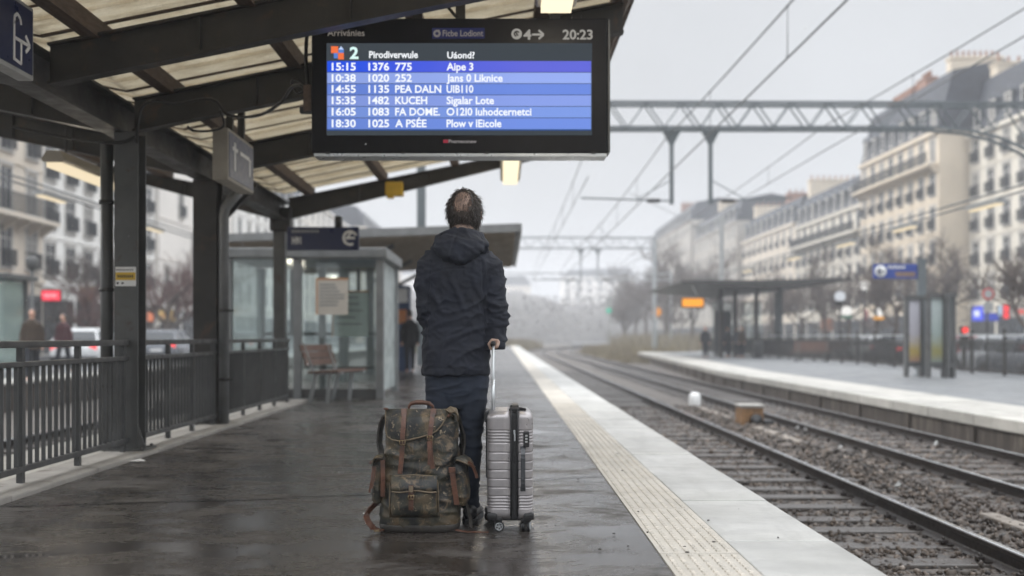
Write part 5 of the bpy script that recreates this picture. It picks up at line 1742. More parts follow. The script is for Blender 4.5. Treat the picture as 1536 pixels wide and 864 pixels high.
for i in range(18):
    for j in range(3):
        a = i * 4 + j; fs.append((a, a + 1, a + 5, a + 4)); fs.append((a + n1 + 4, a + n1 + 5, a + n1 + 1, a + n1))
    fs.append((i * 4 + 3, i * 4 + 3 + n1, i * 4 + 7 + n1, i * 4 + 7))
mb.add(vs, fs, True); pl_ = mb.build('pocket_flap', canvas, pk)
mb = MB(); mb.tube([r_[3] for r_ in G], .0042, 8); mb.build('flap_piping', piping, pl_)
mb = MB(); mb.strap([bfp(616.5, py, o_) for py, o_ in ((728, .066), (738, .072), (748, .070), (760, .068), (765, .064))], .024, .006); ps = mb.build('leather_strap', leather, pk)
mb = MB(); c = bfp(616.5, 737, .078); mb.rbox((c.x, c.y, c.z + .01), (.020, .008, .030), .003); mb.build('strap_tip', piping, ps)
buckle(616.5, 746, .027, .018, .078, ps)
# side pockets
def side_pocket(label_side, px0, px1, py0, py1, yc, dr):
    a = PX(px0, py1, yc); b_ = PX(px1, py0, yc)
    cx, rx = (a.x + b_.x) / 2, (b_.x - a.x) / 2
    mb = MB()
    zz = [a.z + (b_.z - a.z) * k / 14 for k in range(15)]
    mb.rings([ell_ring(cx + dr * .006 * math.sin(k * .5), yc, z, rx * (1 - .35 * abs(2 * k / 14 - 1) ** 4), .072 * (1 - .3 * abs(2 * k / 14 - 1) ** 4), 24, 3) for k, z in enumerate(zz)])
    me = blob(mb, .006, 4); displace(me, lambda p, n_: folds(p, n_, .007, 8, 8, 13, 3.3 + dr, .8))
    o = put('side_pocket', me, canvas, bp)
    return o, a, b_, cx, rx
sp1, a, b_, cx, rx = side_pocket('right', 676, 704, 688, 756, 5.20, 1)
# right pocket flap: stiff, lifted at its outer corner
mb = MB(); f0 = [(677, 693, 5.14), (684, 686, 5.12), (696, 684, 5.13), (706, 688, 5.16), (711, 697, 5.20)]; f1 = [(678, 696, 5.20), (686, 690, 5.10), (697, 694, 5.09), (706, 699, 5.11), (712, 700, 5.16)]; f2 = [(677, 690, 5.26), (686, 684, 5.27), (697, 682, 5.27), (705, 686, 5.27), (710, 693, 5.26)]
rw = [[PX(*p) for p in r_] for r_ in (f2, f0, f1)]
vs = [p for r_ in rw for p in r_] + [p + Vector((0, .004, -.006)) for r_ in rw for p in r_]
fs = []
for j in range(2):
    for i in range(4):
        q = j * 5 + i; fs.append((q, q + 1, q + 6, q + 5)); fs.append((q + 15 + 5, q + 15 + 6, q + 16, q + 15))
fs += [(10 + i, 25 + i, 26 + i, 11 + i) for i in range(4)]
mb.add(vs, fs, True); fl = mb.build('pocket_flap', canvas, sp1)
mb = MB(); mb.tube(rw[2], .0042, 8); mb.build('flap_piping', piping, fl)
mb = MB(); mb.strap([PX(702, 693, 5.10), PX(707, 696, 5.10), PX(711, 703, 5.11), PX(714, 711, 5.12), PX(715.5, 717, 5.12)], .014, .005, (.6, -.3, .6)); mb.build('strap_end', leather, sp1)
mb = MB(); mb.strap([PX(677.5, 702, 5.115), PX(679, 712, 5.11), PX(681, 728, 5.112), PX(683.5, 744, 5.115), PX(685, 757, 5.12)], .026, .007); mb.build('leather_strap', leather, sp1)
mb = MB(); p = PX(678, 705, 5.108); mb.rbox(p, (.034, .012, .028), .004); mb.build('strap_anchor', leather, sp1)
sp2, a, b_, cx, rx = side_pocket('left', 558.5, 577, 688, 753, 5.20, -1)
mb = MB(); mb.strap([PX(575, 684, 5.12), PX(567, 683.5, 5.12), PX(561.5, 688, 5.13), PX(560, 697, 5.13)], .10, .008, (0, 1, 0)); mb.build('pocket_flap', canvas, sp2)
mb = MB(); mb.strap([PX(560, 693, 5.12), PX(559, 706, 5.11), PX(557, 722, 5.10), PX(554, 739, 5.10)], .010, .004); mb.strap([PX(563, 700, 5.10), PX(561, 718, 5.095), PX(557.5, 733, 5.09)], .008, .004); mb.strap([PX(574, 690, 5.115), PX(574.5, 715, 5.11), PX(574, 745, 5.12)], .022, .006); mb.build('leather_strap', leather, sp2)
mb = MB(); p = PX(557.5, 694, 5.14); mb.rbox(p, (.022, .03, .014), .004); mb.build('strap_tip', leather, sp2)
# shoulder straps
mb = MB(); mb.strap([PX(578, 622, 5.30), PX(573, 634, 5.33), PX(570, 648, 5.34), PX(569, 664, 5.34), PX(572, 678, 5.32), PX(575, 690, 5.28)], .050, .010, (.35, 1, 0)); mb.build('shoulder_strap', canvas_d, bp)
mb = MB(); mb.strap([PX(686, 622, 5.30), PX(690, 636, 5.34), PX(695, 652, 5.35), PX(695, 668, 5.34), PX(692, 688, 5.30)], .050, .010, (.35, -1, 0)); mb.build('shoulder_strap', canvas_d, bp)
mb = MB(); mb.strap([PX(568, 752, 5.24), PX(560, 759, 5.20), PX(552, 768, 5.16), PX(549.5, 776, 5.14), PX(553, 784, 5.12), PX(559, 791.5, 5.12), PX(567, 794.5, 5.11), PX(574, 795.5, 5.10)], .034, .006, [(.4, .9, 0)] * 3 + [(.7, .7, .2)] * 3 + [(.2, 1, 0)] * 2); mb.build('lower_strap', leather, bp)
mb = MB(); p = PX(566, 794.5, 5.10); mb.rbox((p.x, 5.10, .014), (.034, .028, .012), .004, R(20)); mb.build('buckle', brass, bp)
mb = MB(); mb.strap([PX(698, 752, 5.24), PX(702, 764, 5.22), PX(706, 780, 5.20), PX(706, 792, 5.16)], .024, .005, (.5, .8, 0)); mb.build('lower_strap', canvas_d, bp)
mb = MB(); mb.strap([Vector((PX(684, 0, 5.12).x, 5.13, .012)), Vector((PX(700, 0, 5.12).x, 5.10, .008)), Vector((PX(715, 0, 5.12).x, 5.11, .006)), Vector((PX(733, 0, 5.12).x, 5.10, .006))], .018, .005, (0, 1, 0)); mb.build('strap_end', leather, bp)
# lid corner with toggle, bars at top corners
mb = MB(); mb.tube([PX(576, 613, 5.19), PX(582, 613.5, 5.18)], .006, 8); mb.tube([PX(676, 620, 5.15), PX(672, 625, 5.13)], .005, 8); mb.build('toggle', leather, bp)
mb = MB(); mb.strap([PX(671, 617, 5.14), PX(679, 614, 5.15), PX(685, 618, 5.18), PX(687, 626, 5.21)], .05, .006, (0, 1, .35)); mb.build('corner_tab', piping, bp)
# ------------------------------------------------------------------ overhead line
def gantry(x1=19.2):
    steel_g = steel_blue if x1 == 19.2 else galv  # far gantries get the paler metal: haze put into their colour
    t = thing('catenary_gantry', 'near blue-grey lattice gantry spanning the tracks with two drop posts', 'gantry', (0, 0, 0), 'catenary gantries over the tracks')
    zt, zb = 8.95, 8.08; x0 = -2.8; D = .28; xb = x1 - 4.6
    for z in (zt, zb):
        mb = MB()
        for s in (-1, 1):
            xe = x1 if z == zt else xb
            mb.bar((x0, s * D, z), (xe, s * D, z - (.05 if z == zt else 0)), .09, .09)
        mb.build('chord', steel_g, t)
    mb = MB(); n = 12
    for s in (-1, 1):
        pts = [(xb, 8.08), (x1, 8.08)] if x1 != 19.2 else [(xb, 8.08), (xb + 1.2, 7.98), (xb + 2.2, 7.74), (xb + 3.2, 7.3), (xb + 4.0, 6.7), (xb + 4.5, 5.9)]
        for a, b_ in zip(pts[:-1], pts[1:]): mb.bar((a[0], s * D, a[1]), (b_[0], s * D, b_[1]), .09, .09, (0, 1, 0))
    mb.build('curved_bracket', steel_g, t)
    mb = MB(); x = x0 + .2; k = 0; st = .62
    while x < x1 - .8:
        zb2 = zb if x < xb or x1 != 19.2 else zb - .012 * (x - xb) ** 2.6
        for s in (-1, 1):
            if k % 2 == 0: mb.bar((x, s * D, zt), (x + st, s * D, zb2), .035, .065, (0, 1, 0))
            else: mb.bar((x, s * D, zb2), (x + st, s * D, zt), .035, .05, (0, 1, 0))
        if k % 2 == 0: mb.bar((x, -D, zt), (x, D, zt), .04, .04); mb.bar((x + st, -D, zb2), (x + st, D, zb2), .04, .04)
        x += st; k += 1
    mb.build('lattice', steel_g, t)
    for x in (x0, x1):
        mb = MB(); mb.b2(x - .14, x + .14, -.16, .16, -1.0, zt + .1); mb.build('mast', steel_g, t)
    for x, arm in ((5.75, -1), (7.08, 1)):
        mb = MB(); mb.b2(x - .065, x + .065, -.065, .065, 5.5, zb - .045)
        mb.prism([(x - .32, zb - .05), (x + .32, zb - .05), (x + .066, zb - .55), (x - .066, zb - .55)], 'y', -.05, .05); mb.build('drop_post', steel_g, t)
        mb = MB(); xe = x - 3.1 if arm < 0 else x + 2.8
        mb.bar((x + arm * .07, 0, 5.62), (xe, 0, 5.72), .05, .05); mb.bar((x + arm * .07, 0, 6.3), (x + arm * 1.2, 0, 5.67), .03, .03); mb.build('registration_arm', steel_g, t)
        mb = MB()
        for q in (.5, .72): mb.lathe((x + arm * q, 0, 5.63), [(.05, -.12), (.09, -.09), (.05, -.05), (.09, -.01), (.05, .03), (.09, .07), (.05, .1)], 8, 'x')
        mb.build('insulator', black_plastic, t)
    return t
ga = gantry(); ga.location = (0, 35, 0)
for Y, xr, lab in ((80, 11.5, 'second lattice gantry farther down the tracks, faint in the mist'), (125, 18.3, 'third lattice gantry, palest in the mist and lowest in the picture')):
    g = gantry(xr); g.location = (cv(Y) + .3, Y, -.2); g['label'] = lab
wire_m = MAT('overhead_wire', (.10, .105, .11), .5, .3, .1, 5, 0)
def wire(label, group, x, zs, ys, r=.016):
    mb = MB(); pts = []
    for (ya, yb), (za, zb_), sag in zs:
        for k in range(9):
            t = k / 9; pts.append((x + cv(ya + (yb - ya) * t), ya + (yb - ya) * t, za + (zb_ - za) * t - sag * 4 * t * (1 - t)))
    mb.tube(pts, r, 6)
    return tag(mb.build('overhead_wire', wire_m), label, 'wire', group)
def line(x, zc, zm, sup, nm, r=.016, sag=.35):
    spans = list(zip(sup[:-1], sup[1:]))
    w = wire('contact wire above the %s track, lower wire of its pair' % nm, 'overhead wires', x, [((a, b_), (zc, zc), .03) for a, b_ in spans], None, r)
    wire('messenger wire above the %s track, upper wire of its pair' % nm, 'overhead wires', x, [((a, b_), (zm, zm), sag) for a, b_ in spans], None, r)
    for a, b_ in spans:
        n = 6
        for k in range(1, n):
            y = a + (b_ - a) * k / n; t = k / n
            if y < 6 or y > 75: continue
            zz = zm - sag * 4 * t * (1 - t)
            mb = MB(); mb.tube([(x + cv(y), y, zc - .03), (x + cv(y), y, zz)], .009, 5); mb.ell((x + cv(y), y, zc), (.03, .03, .035), 8, 6); mb.ell((x + cv(y), y, zz), (.03, .03, .035), 8, 6)
            tag(mb.build('dropper', wire_m), 'thin vertical dropper between the two wires of the %s track' % nm, 'dropper', 'wire droppers of the %s track' % nm)
line(5.55, 6.45, 7.75, [-10, 35, 80, 125], 'far', .020)
line(2.9, 6.45, 7.6, [35, 80, 125], 'near', .016)
line(11.0, 7.35, 8.2, [-10, 35, 80, 125], 'opposite platform side', .018)
mb = MB(); mb.tube([(5.55, 45, 7.3), (9.5, 52, 6.8), (14, 60, 5.2)], .012, 5); mb.tube([(5.5, 60, 7.5), (8, 70, 7.0), (12, 84, 8.2)], .012, 5)
tag(mb.build('stay_wire', wire_m), 'slanting stay wires crossing behind the near gantry', 'wire', 'overhead wires')

# light line: strip lights on a cable along the opposite platform and along the left street
def light_line(label, x, z, y0, y1, lights, grp, lab2):
    mb = MB(); n = 12
    for dz in (0, .14): mb.tube([(x, y0 + (y1 - y0) * k / n, z + dz) for k in range(n + 1)], .022, 6)
    tag(mb.build('support_cable', wire_m), label, 'cable')
    for i, (y, lab) in enumerate(lights):
        t = thing('strip_light', lab, 'light', (x, y, z - .3), grp)
        mb = MB(); mb.prism([(x - .10, z - .12), (x + .10, z - .12), (x + .14, z - .02), (x - .14, z - .02)], 'y', y - .75, y + .75); mb.build('housing', grey_paint, t)
        mb = MB(); mb.b2(x - .08, x + .08, y - .7, y + .7, z - .16, z - .122); mb.build('diffuser', lamp_glow_soft, t)
light_line('double cable carrying strip lights above the opposite platform', 11.2, 4.12, 18, 78,
           [(23.8, 'strip light on the cable above the opposite platform, nearest and rightmost'), (28.6, 'second strip light along the cable above the opposite platform'), (33.5, 'third strip light along the cable above the opposite platform, over the blue sign'), (39.5, 'fourth strip light along the cable above the opposite platform'), (47, 'fifth strip light along the opposite cable, far end over the canopy')], 'strip lights above the opposite platform', '')
light_line('double cable carrying strip lights over the left street', -11.6, 4.65, 14, 60,
           [(26.3, 'strip light on the cable over the left street, between fence and white building'), (34.0, 'strip light on the left street cable seen between the two steel columns')], 'strip lights over the left street', '')

# ------------------------------------------------------------------ track-side things
trough_m = MAT('weathered_trough', (.19, .165, .14), .8, 0, .3, 5, .3, 40)
def trackside():
    p = PX(1042, 607, 24)
    t = thing('track_signal', 'small white domed signal cap standing in the ballast between the tracks', 'signal', (p.x, 24, BED_Z))
    mb = MB(); mb.lathe((p.x, 24, BED_Z), [(.0, .0), (.13, 0), (.14, .08), (.14, .24), (.12, .32), (.06, .36), (0, .365)], 16); mb.build('cap', white_paint, t)
    p = PX(1124, 632, 19.3)
    t = thing('cable_box', 'rusty ochre trackside box with pale lid between the two tracks', 'equipment box', (p.x, 19.3, BED_Z))
    rust = MAT('rusty_ochre', (.21, .115, .05), .75, 0, .35, 7, .3, 60, (.07, .045, .03), .55)
    mb = MB(); mb.rbox((p.x, 19.3, BED_Z + .17), (.42, .5, .36), .02); mb.build('box_body', rust, t)
    mb = MB(); mb.rbox((p.x, 19.3, BED_Z + .37), (.47, .55, .05), .012); mb.build('lid', concrete, t)
    mb = MB(); mb.lathe((p.x + .06, 19.04, BED_Z + .12), [(.0, 0), (.11, 0), (.11, -.08), (0, -.08)], 16, 'y'); mb.rbox((p.x + .28, 19.1, BED_Z + .05), (.2, .25, .12), .02); mb.build('motor', black_plastic, t)
    for (x, y, l, lab) in ((4.42, 8.6, 1.5, 'pale concrete cable trough lid lying in the ballast at the right edge'), (4.55, 17.0, 2.6, 'pale concrete cable trough lid just in front of the ochre box'), (4.5, 21.9, 2.8, 'pale concrete cable trough lid behind the ochre box')):
        mb = MB(); mb.rbox((x, y, BED_Z + .025), (.17, l, .07), .015); tag(mb.build('trough_lid', trough_m), lab, 'trough lid', 'cable trough lids')
    for (px, py, Y) in ((1197, 643, 17.8), (1404, 665, 15.2), (1347, 722, 10.9), (1261, 668, 14.6)):
        p = PX(px, py, Y); mb = MB(); random.seed(int(px))
        vs = [(p.x + math.cos(a) * random.uniform(.02, .05), Y + math.sin(a) * random.uniform(.02, .05), BED_Z + .05 + random.uniform(0, .06)) for a in [k * 1.05 for k in range(6)]] + [(p.x, Y, BED_Z + .13)]
        mb.add(vs, [(k, (k + 1) % 6, 6) for k in range(6)] + [(5, 4, 3, 2, 1, 0)]); tag(mb.build('paper_scrap', grey_paint), 'white scrap of crumpled litter lying among the ballast stones', 'litter', 'litter scraps on the tracks')
trackside()
# grit and leaf crumbs on the platform
def crumbs():
    random.seed(21)
    mb = MB()
    for _ in range(70):
        Y = random.uniform(3.6, 9); x = random.uniform(-2.6, 1.5)
        if random.random() < .5: x = random.uniform(.1, 1.0)
        r = random.uniform(.0025, .009)
        mb.ell((x, Y, .005 + r * .4), (r * random.uniform(.7, 1.5), r, r * .45), 6, 4)
    tag(mb.build('grit', MAT('dark_grit', (.03, .026, .022), .8)), 'dark grit and crumbs scattered over the platform and edge slabs', 'grit', kind='stuff')
crumbs()
mb = MB(); p = PX(201, 691, 8.0); mb.add([(p.x - .06, 8, .004), (p.x + .02, 7.96, .012), (p.x + .09, 8.02, .006), (p.x + .03, 8.06, .02), (p.x - .02, 8.06, .008)], [(0, 1, 3), (1, 2, 3), (0, 3, 4)]); tag(mb.build('paper_scrap', white_paint), 'pale crumpled paper scrap at the kerb by the foot of the sticker column', 'litter')

# ------------------------------------------------------------------ opposite platform furniture
oc = thing('station_canopy', 'dark wing-roofed shelter canopy on the opposite platform, above the orange display', 'canopy', (13.0, 57, OZ))
mb = MB()
def oz(x): return 3.62 + (.062 * (x - 13.6) if x > 13.6 else .05 * (13.6 - x))
Yc = 54
mb.add([(9.4, Yc, oz(9.4) - .0), (13.6, Yc - 1, oz(13.6) - .15), (18.4, Yc, oz(18.4) + .05), (18.4, Yc + 12, oz(18.4) + .05), (13.6, Yc + 13, oz(13.6) - .15), (9.4, Yc + 12, oz(9.4)),
        (9.4, Yc, oz(9.4) + .12), (13.6, Yc - 1, oz(13.6) + .30), (18.4, Yc, oz(18.4) + .17), (18.4, Yc + 12, oz(18.4) + .17), (13.6, Yc + 13, oz(13.6) + .30), (9.4, Yc + 12, oz(9.4) + .12)],
       [(0, 1, 4, 5), (1, 2, 3, 4), (6, 11, 10, 7), (7, 10, 9, 8), (0, 6, 7, 1), (1, 7, 8, 2), (2, 8, 9, 3), (3, 9, 10, 4), (4, 10, 11, 5), (5, 11, 6, 0)])
mb.build('roof', steel_dark, oc)
for x, y in ((11.9, 56), (15.15, 56), (13.25, 63), (16.8, 63), (13.0, 57.5), (14.2, 57.5)):
    mb = MB(); mb.b2(x - .1, x + .1, y - .1, y + .1, OZ, oz(x) - .1); mb.build('post', steel_blue if x > 15 else steel_dark, oc)
for x0, x1 in ((12.05, 13.45), (13.7, 14.9)):
    mb = MB(); mb.b2(x0, x1, 59.0, 59.04, OZ + .3, 2.9); mb.build('windbreak_pane', glass_milk, oc)
    mb = MB(); mb.bar((x0, 59.02, OZ + .25), (x1, 59.02, OZ + .25), .06, .08); mb.bar((x0, 59.02, 2.95), (x1, 59.02, 2.95), .06, .08); mb.build('windbreak_rail', steel, oc)
p = PX(1038.5, 454, 52)
od = thing('departure_display', 'small lit orange display hanging at the left end of the opposite canopy', 'display', (p.x, 52, p.z - .28))
mb = MB(); mb.rbox((p.x, 52, p.z), (1.22, .2, .56), .03); mb.build('casing', black_plastic, od)
mb = MB(); mb.b2(p.x - .53, p.x + .53, 51.885, 51.898, p.z - .20, p.z + .20); mb.build('screen', EMIT('orange_screen', (1.0, .36, .02), 1.15), od)
mb = MB(); mb.tube([(p.x + .3, 52, p.z + .27), (p.x + .3, 54.3, oz(p.x) + .03)], .03, 6); mb.build('hanger', steel_dark, od)
p = PX(1085, 520, 58)
mb = MB(); mb.rbox((p.x, 58.2, OZ + 1.45), (.95, .3, 2.3), .03); 
for s in (-1, 1): mb.b2(p.x + s * .4 - .04, p.x + s * .4 + .04, 58.1, 58.3, OZ, OZ + .32)
tag(mb.build('notice_cabinet', MAT('charcoal_cabinet', (.03, .032, .036), .5)), 'dark upright notice cabinet on legs under the left part of the opposite canopy', 'cabinet')
p = PX(1137, 535, 55); mb = MB(); mb.lathe((p.x, 55, OZ), [(.0, 0), (.26, 0), (.28, .75), (.30, .8), (.26, .82), (.22, .9), (0, .92)], 14); tag(mb.build('litter_bin', steel), 'grey round litter bin under the opposite canopy', 'litter bin')

def opp_sign():
    Y = 29.6
    t = thing('platform_sign', 'blue arrow sign with brown panel on a grey post, on the opposite platform', 'sign', (PX(1382, 0, Y).x, Y, OZ))
    x = PX(1382, 0, Y).x
    mb = MB(); mb.b2(x - .115, x + .115, Y - .08, Y + .08, OZ, PX(0, 388, Y).z); mb.b2(x - .2, x + .2, Y - .15, Y + .15, OZ, OZ + .03); mb.build('post', steel_blue, t)
    a = PX(1310, 418, Y); b_ = PX(1375, 396, Y)
    mb = MB(); mb.rbox(((a.x + b_.x) / 2, Y, (a.z + b_.z) / 2), (b_.x - a.x, .1, b_.z - a.z), .012); mb.build('sign_panel', MAT('bright_blue_enamel', (.02, .05, .26), .35), t)
    mb = MB(); c = PX(1320, 407, Y); mb.lathe((c.x, Y - .052, c.z), [(.17, 0), (.17, -.004), (0, -.005)], 18, 'y')
    p0 = PX(1330, 402, Y)
    for k in range(6): mb.box((p0.x + .05 + k * .085, Y - .054, p0.z + .02), (.06, .004, .07))
    mb.build('sign_marks', white_paint, t)
    mb = MB(); mb.bar((c.x + .11, Y - .06, c.z), (c.x - .09, Y - .06, c.z), .006, .05); mb.bar((c.x - .1, Y - .061, c.z), (c.x, Y - .061, c.z + .1), .006, .05); mb.bar((c.x - .1, Y - .0615, c.z), (c.x, Y - .0615, c.z - .1), .006, .05); mb.build('arrow', blue_sign, t)
    q0 = PX(1342, 415, Y); q1 = PX(1372, 408, Y); mb = MB(); mb.b2(q0.x, q1.x, Y - .056, Y - .05, q0.z, q1.z); mb.build('brown_panel', MAT('brown_panel', (.20, .13, .09), .5), t)
opp_sign()
def poster_mat(name, cols):
    m, n, b, out = nt(name)
    tc = n.nodes.new('ShaderNodeTexCoord'); sp = n.nodes.new('ShaderNodeSeparateXYZ'); n.links.new(tc.outputs['Generated'], sp.inputs[0])
    v = coords(n, (3, 3, 3)); f = noise_n(n, v, 1.2, 4)
    ad = nd(n, 'ShaderNodeMath', operation='MULTIPLY_ADD'); ad.inputs[1].default_value = .35; n.links.new(f, ad.inputs[0]); n.links.new(sp.outputs[2], ad.inputs[2])
    c = ramp(n, ad.outputs[0], [(.17, cols[0]), (.35, cols[1]), (.62, cols[2]), (1.0, cols[3])])
    n.links.new(c, b.inputs['Base Color']); b.inputs['Roughness'].default_value = .15
    return m
def poster_case(label, px0, px1, py0, py1, Y, m, side=.0):
    a = PX(px0, py1, Y); b_ = PX(px1, py0, Y)
    t = thing('poster_case', label, 'poster case', ((a.x + b_.x) / 2, Y, OZ), 'poster cases on the opposite platform')
    mb = MB()
    w = .09
    for x in (a.x + w / 2, b_.x - w / 2): mb.b2(x - w / 2, x + w / 2, Y - .09, Y + .09, OZ, b_.z)
    mb.b2(a.x - .03, b_.x + .03, Y - .10, Y + .10, b_.z + .002, b_.z + .12); mb.b2(a.x + w, b_.x - w, Y - .08, Y + .08, OZ + .28, OZ + .42)
    mb.build('frame', steel, t)
    mb = MB(); mb.b2(a.x + w + .002, b_.x - w - .002, Y - .03, Y + .03, OZ + .425, b_.z - .002); mb.build('poster', m, t)
poster_case('glazed poster case left of the blue sign post, poster mauve above yellow', 1357, 1384, 450, 556, 28.9, poster_mat('mauve_poster', ((.34, .20, .15), (.42, .32, .10), (.44, .42, .46), (.50, .49, .54))))
poster_case('glazed poster case right of the blue sign post, poster green above olive', 1390, 1418, 448, 562, 28.4, poster_mat('green_poster', ((.22, .25, .22), (.28, .26, .10), (.30, .36, .34), (.42, .48, .47))))
poster_case('narrow dark poster case at the right end of the pair, side on', 1419, 1432, 446, 560, 28.2, poster_mat('grey_poster', ((.10, .11, .12), (.12, .14, .14), (.3, .3, .3), (.2, .24, .25))))
def opp_bench(label, px, py, Y, rz=0):
    p = PX(px, py, Y)
    t = thing('bench', label, 'bench', (0, 0, 0), 'benches on the opposite platform')
    mb = MB()
    for k in range(4): mb.bar((-.85, -.2 + k * .12, .44), (.85, -.2 + k * .12, .44), .1, .035)
    mb.build('seat', bench_wood, t)
    mb = MB()
    for k in range(4): mb.bar((-.85, .24 + k * .02, .56 + k * .1), (.85, .24 + k * .02, .56 + k * .1), .03, .085)
    mb.build('backrest', bench_wood, t)
    for s in (-.65, .65):
        mb = MB(); mb.bar((s, -.2, 0), (s, -.15, .42), .05, .05, (0, 1, 0)); mb.bar((s, .2, 0), (s, .17, .42), .05, .05, (0, 1, 0)); mb.bar((s, .18, .4), (s, .31, .9), .05, .04, (0, 1, 0)); mb.bar((s, -.22, .41), (s, .22, .41), .05, .04); mb.build('leg', steel, t)
    t.location = (p.x, Y, OZ); t.rotation_euler.z = rz
opp_bench('slatted brown bench on the opposite platform in front of the canopy post', 1216, 540, 46, R(-35))
opp_bench('smaller slatted bench farther right along the opposite platform, half hidden', 1247, 540, 50, R(-70))
# platform railing
def opp_fence(label, ya, yb, x=14.55):
    t = thing('fence', label, 'fence', (x, (ya + yb) / 2, OZ), 'dark fence panels of the opposite platform')
    mb = MB(); mb.bar((x, ya, OZ + 1.18), (x, yb, OZ + 1.18), .06, .06); mb.build('top_rail', galv, t)
    mb = MB(); mb.bar((x, ya, OZ + .98), (x, yb, OZ + .98), .05, .05); mb.bar((x, ya, OZ + .12), (x, yb, OZ + .12), .05, .05); mb.build('lower_rails', steel_dark, t)
    mb = MB(); y = ya + .06
    while y < yb: mb.b2(x - .015, x + .015, y - .012, y + .012, OZ + .145, OZ + .955); y += .13
    mb.build('bars', steel_dark, t)
    k = max(2, int((yb - ya) / 1.9) + 1)
    for i in range(k):
        y = ya + .05 + (yb - ya - .1) * i / (k - 1); mb = MB(); mb.b2(x - .04, x + .04, y - .04, y + .04, OZ, OZ + 1.30); mb.ell((x, y, OZ + 1.33), (.055, .055, .055), 8, 6); mb.build('post', steel_dark, t)
opp_fence('dark railing at the right edge of the photo, in front of the parked cars', 18, 27.5)
opp_fence('dark railing on the opposite platform directly behind the poster cases', 27.6, 36)
opp_fence('dark railing on the opposite platform between the poster cases and the bench', 36.1, 50)
opp_fence('dark railing behind the opposite canopy, farthest section', 50.1, 74)

# masts and small signals beyond
def mast(label, px, top, Y, w, m=steel_blue):
    p = PX(px, top, Y); mb = MB(); mb.b2(p.x - w / 2, p.x + w / 2, Y - w / 2, Y + w / 2, -.9, p.z); mb.rbox((p.x, Y, p.z - .3), (w * 2.6, .1, .1), .02); mb.bar((p.x, Y, p.z - 1.2), (p.x - 2.2, Y, p.z - .6), .07, .07)
    tag(mb.build('catenary_mast', m), label, 'mast', 'catenary masts beside the far track')
mast('tall blue-grey mast rising behind the left part of the opposite canopy', 1082, 325, 72, .30, grey_paint)
p = PX(985, 468, 80); t = thing('signal_lamp', 'round orange signal on a post in front of the misty masts', 'signal', (p.x, 80, -.5))
mb = MB(); mb.tube([(p.x, 80, -.6), (p.x, 80, p.z)], .06, 8); mb.build('post', galv, t)
mb = MB(); mb.lathe((p.x, 79.9, p.z), [(.0, 0), (.36, 0), (.36, -.05), (0, -.06)], 18, 'y'); mb.build('disc', EMIT('orange_disc', (.85, .34, .06), .8), t)
p = PX(913, 466, 110); t = thing('signal_lamp', 'small green and white signal far down the tracks in the mist', 'signal', (p.x, 110, -.5))
mb = MB(); mb.tube([(p.x, 110, -.6), (p.x, 110, p.z + 1.4)], .09, 8); mb.rbox((p.x, 110, p.z + .9), (.6, .3, 1.2), .05); mb.build('post', grey_paint, t)
mb = MB(); mb.lathe((p.x, 109.8, p.z), [(.0, 0), (.3, 0), (.3, -.05), (0, -.06)], 14, 'y'); mb.build('lamp', EMIT('green_lamp', (.1, .55, .38), .9), t)

# globe street lamps on the right
def globe_lamp(label, px, py, Y, top, bot, base=-.29):
    p = PX(px, py, Y); t = thing('street_lamp', label, 'street lamp', (p.x, Y, base), 'globe street lamps')
    mb = MB(); mb.tube([(p.x, Y, base), (p.x, Y, p.z - .3)], [.09, .05], 8); mb.build('post', steel_dark, t)
    mb = MB(); mb.ell((p.x, Y, p.z + .06), (.32, .32, .30), 14, 10); mb.build('globe', top, t)
    mb = MB(); mb.lathe((p.x, Y, p.z - .42), [(.1, 0), (.32, .02), (.36, .2), (.1, .22)], 14); mb.build('collar', bot, t)
globe_w = EMIT('white_globe', (1, .98, .94), .85)
globe_lamp('white globe street lamp with green collar, lower of the two by the canopy', 1270, 468, 62, globe_w, MAT('green_collar', (.03, .16, .09), .5))
globe_lamp('white globe street lamp with amber collar in front of the bare trees', 1318, 470, 66, globe_w, EMIT('amber_collar', (.9, .42, .06), .8))
globe_lamp('white globe street lamp standing highest, left of the blue sign', 1296, 430, 64, globe_w, steel_dark)
globe_lamp('pale globe street lamp between canopy post and green collared lamp', 1260, 446, 60, EMIT('pale_globe', (.8, .84, .9), .7), steel_dark)
# round traffic sign and red light
p = PX(1481, 441, 33); t = thing('traffic_sign', 'round red-bordered traffic sign on a thin post in front of the shops', 'traffic sign', (p.x, 33, -.3))
mb = MB(); mb.tube([(p.x, 33, -.3), (p.x, 33, p.z + .1)], .035, 8); mb.build('post', steel_dark, t)
mb = MB(); mb.lathe((p.x, 32.95, p.z), [(.0, 0), (.19, 0), (.19, -.02), (.14, -.021)], 20, 'y', False); mb.build('border', red_paint, t)
mb = MB(); mb.lathe((p.x, 32.925, p.z), [(.14, 0), (.14, -.003), (0, -.004)], 20, 'y', False); mb.build('sign_face', grey_paint, t)
mb = MB(); mb.rbox((p.x, 32.95, p.z - .42), (.32, .02, .30), .01); mb.build('plate', grey_paint, t)
p = PX(1446, 503, 34); t = thing('traffic_light', 'traffic light showing red behind the railing, right of the poster cases', 'traffic light', (p.x, 34, -.3))
mb = MB(); mb.tube([(p.x, 34, -.3), (p.x, 34, p.z)], .05, 8); mb.rbox((p.x, 34, p.z), (.26, .2, .62), .03); mb.build('post', steel_dark, t)
mb = MB(); mb.lathe((p.x, 33.9, p.z + .17), [(.0, 0), (.11, 0), (.09, -.04), (0, -.06)], 14, 'y'); mb.build('lamp', EMIT('red_lamp', (1, .06, .05), 1.3), t)
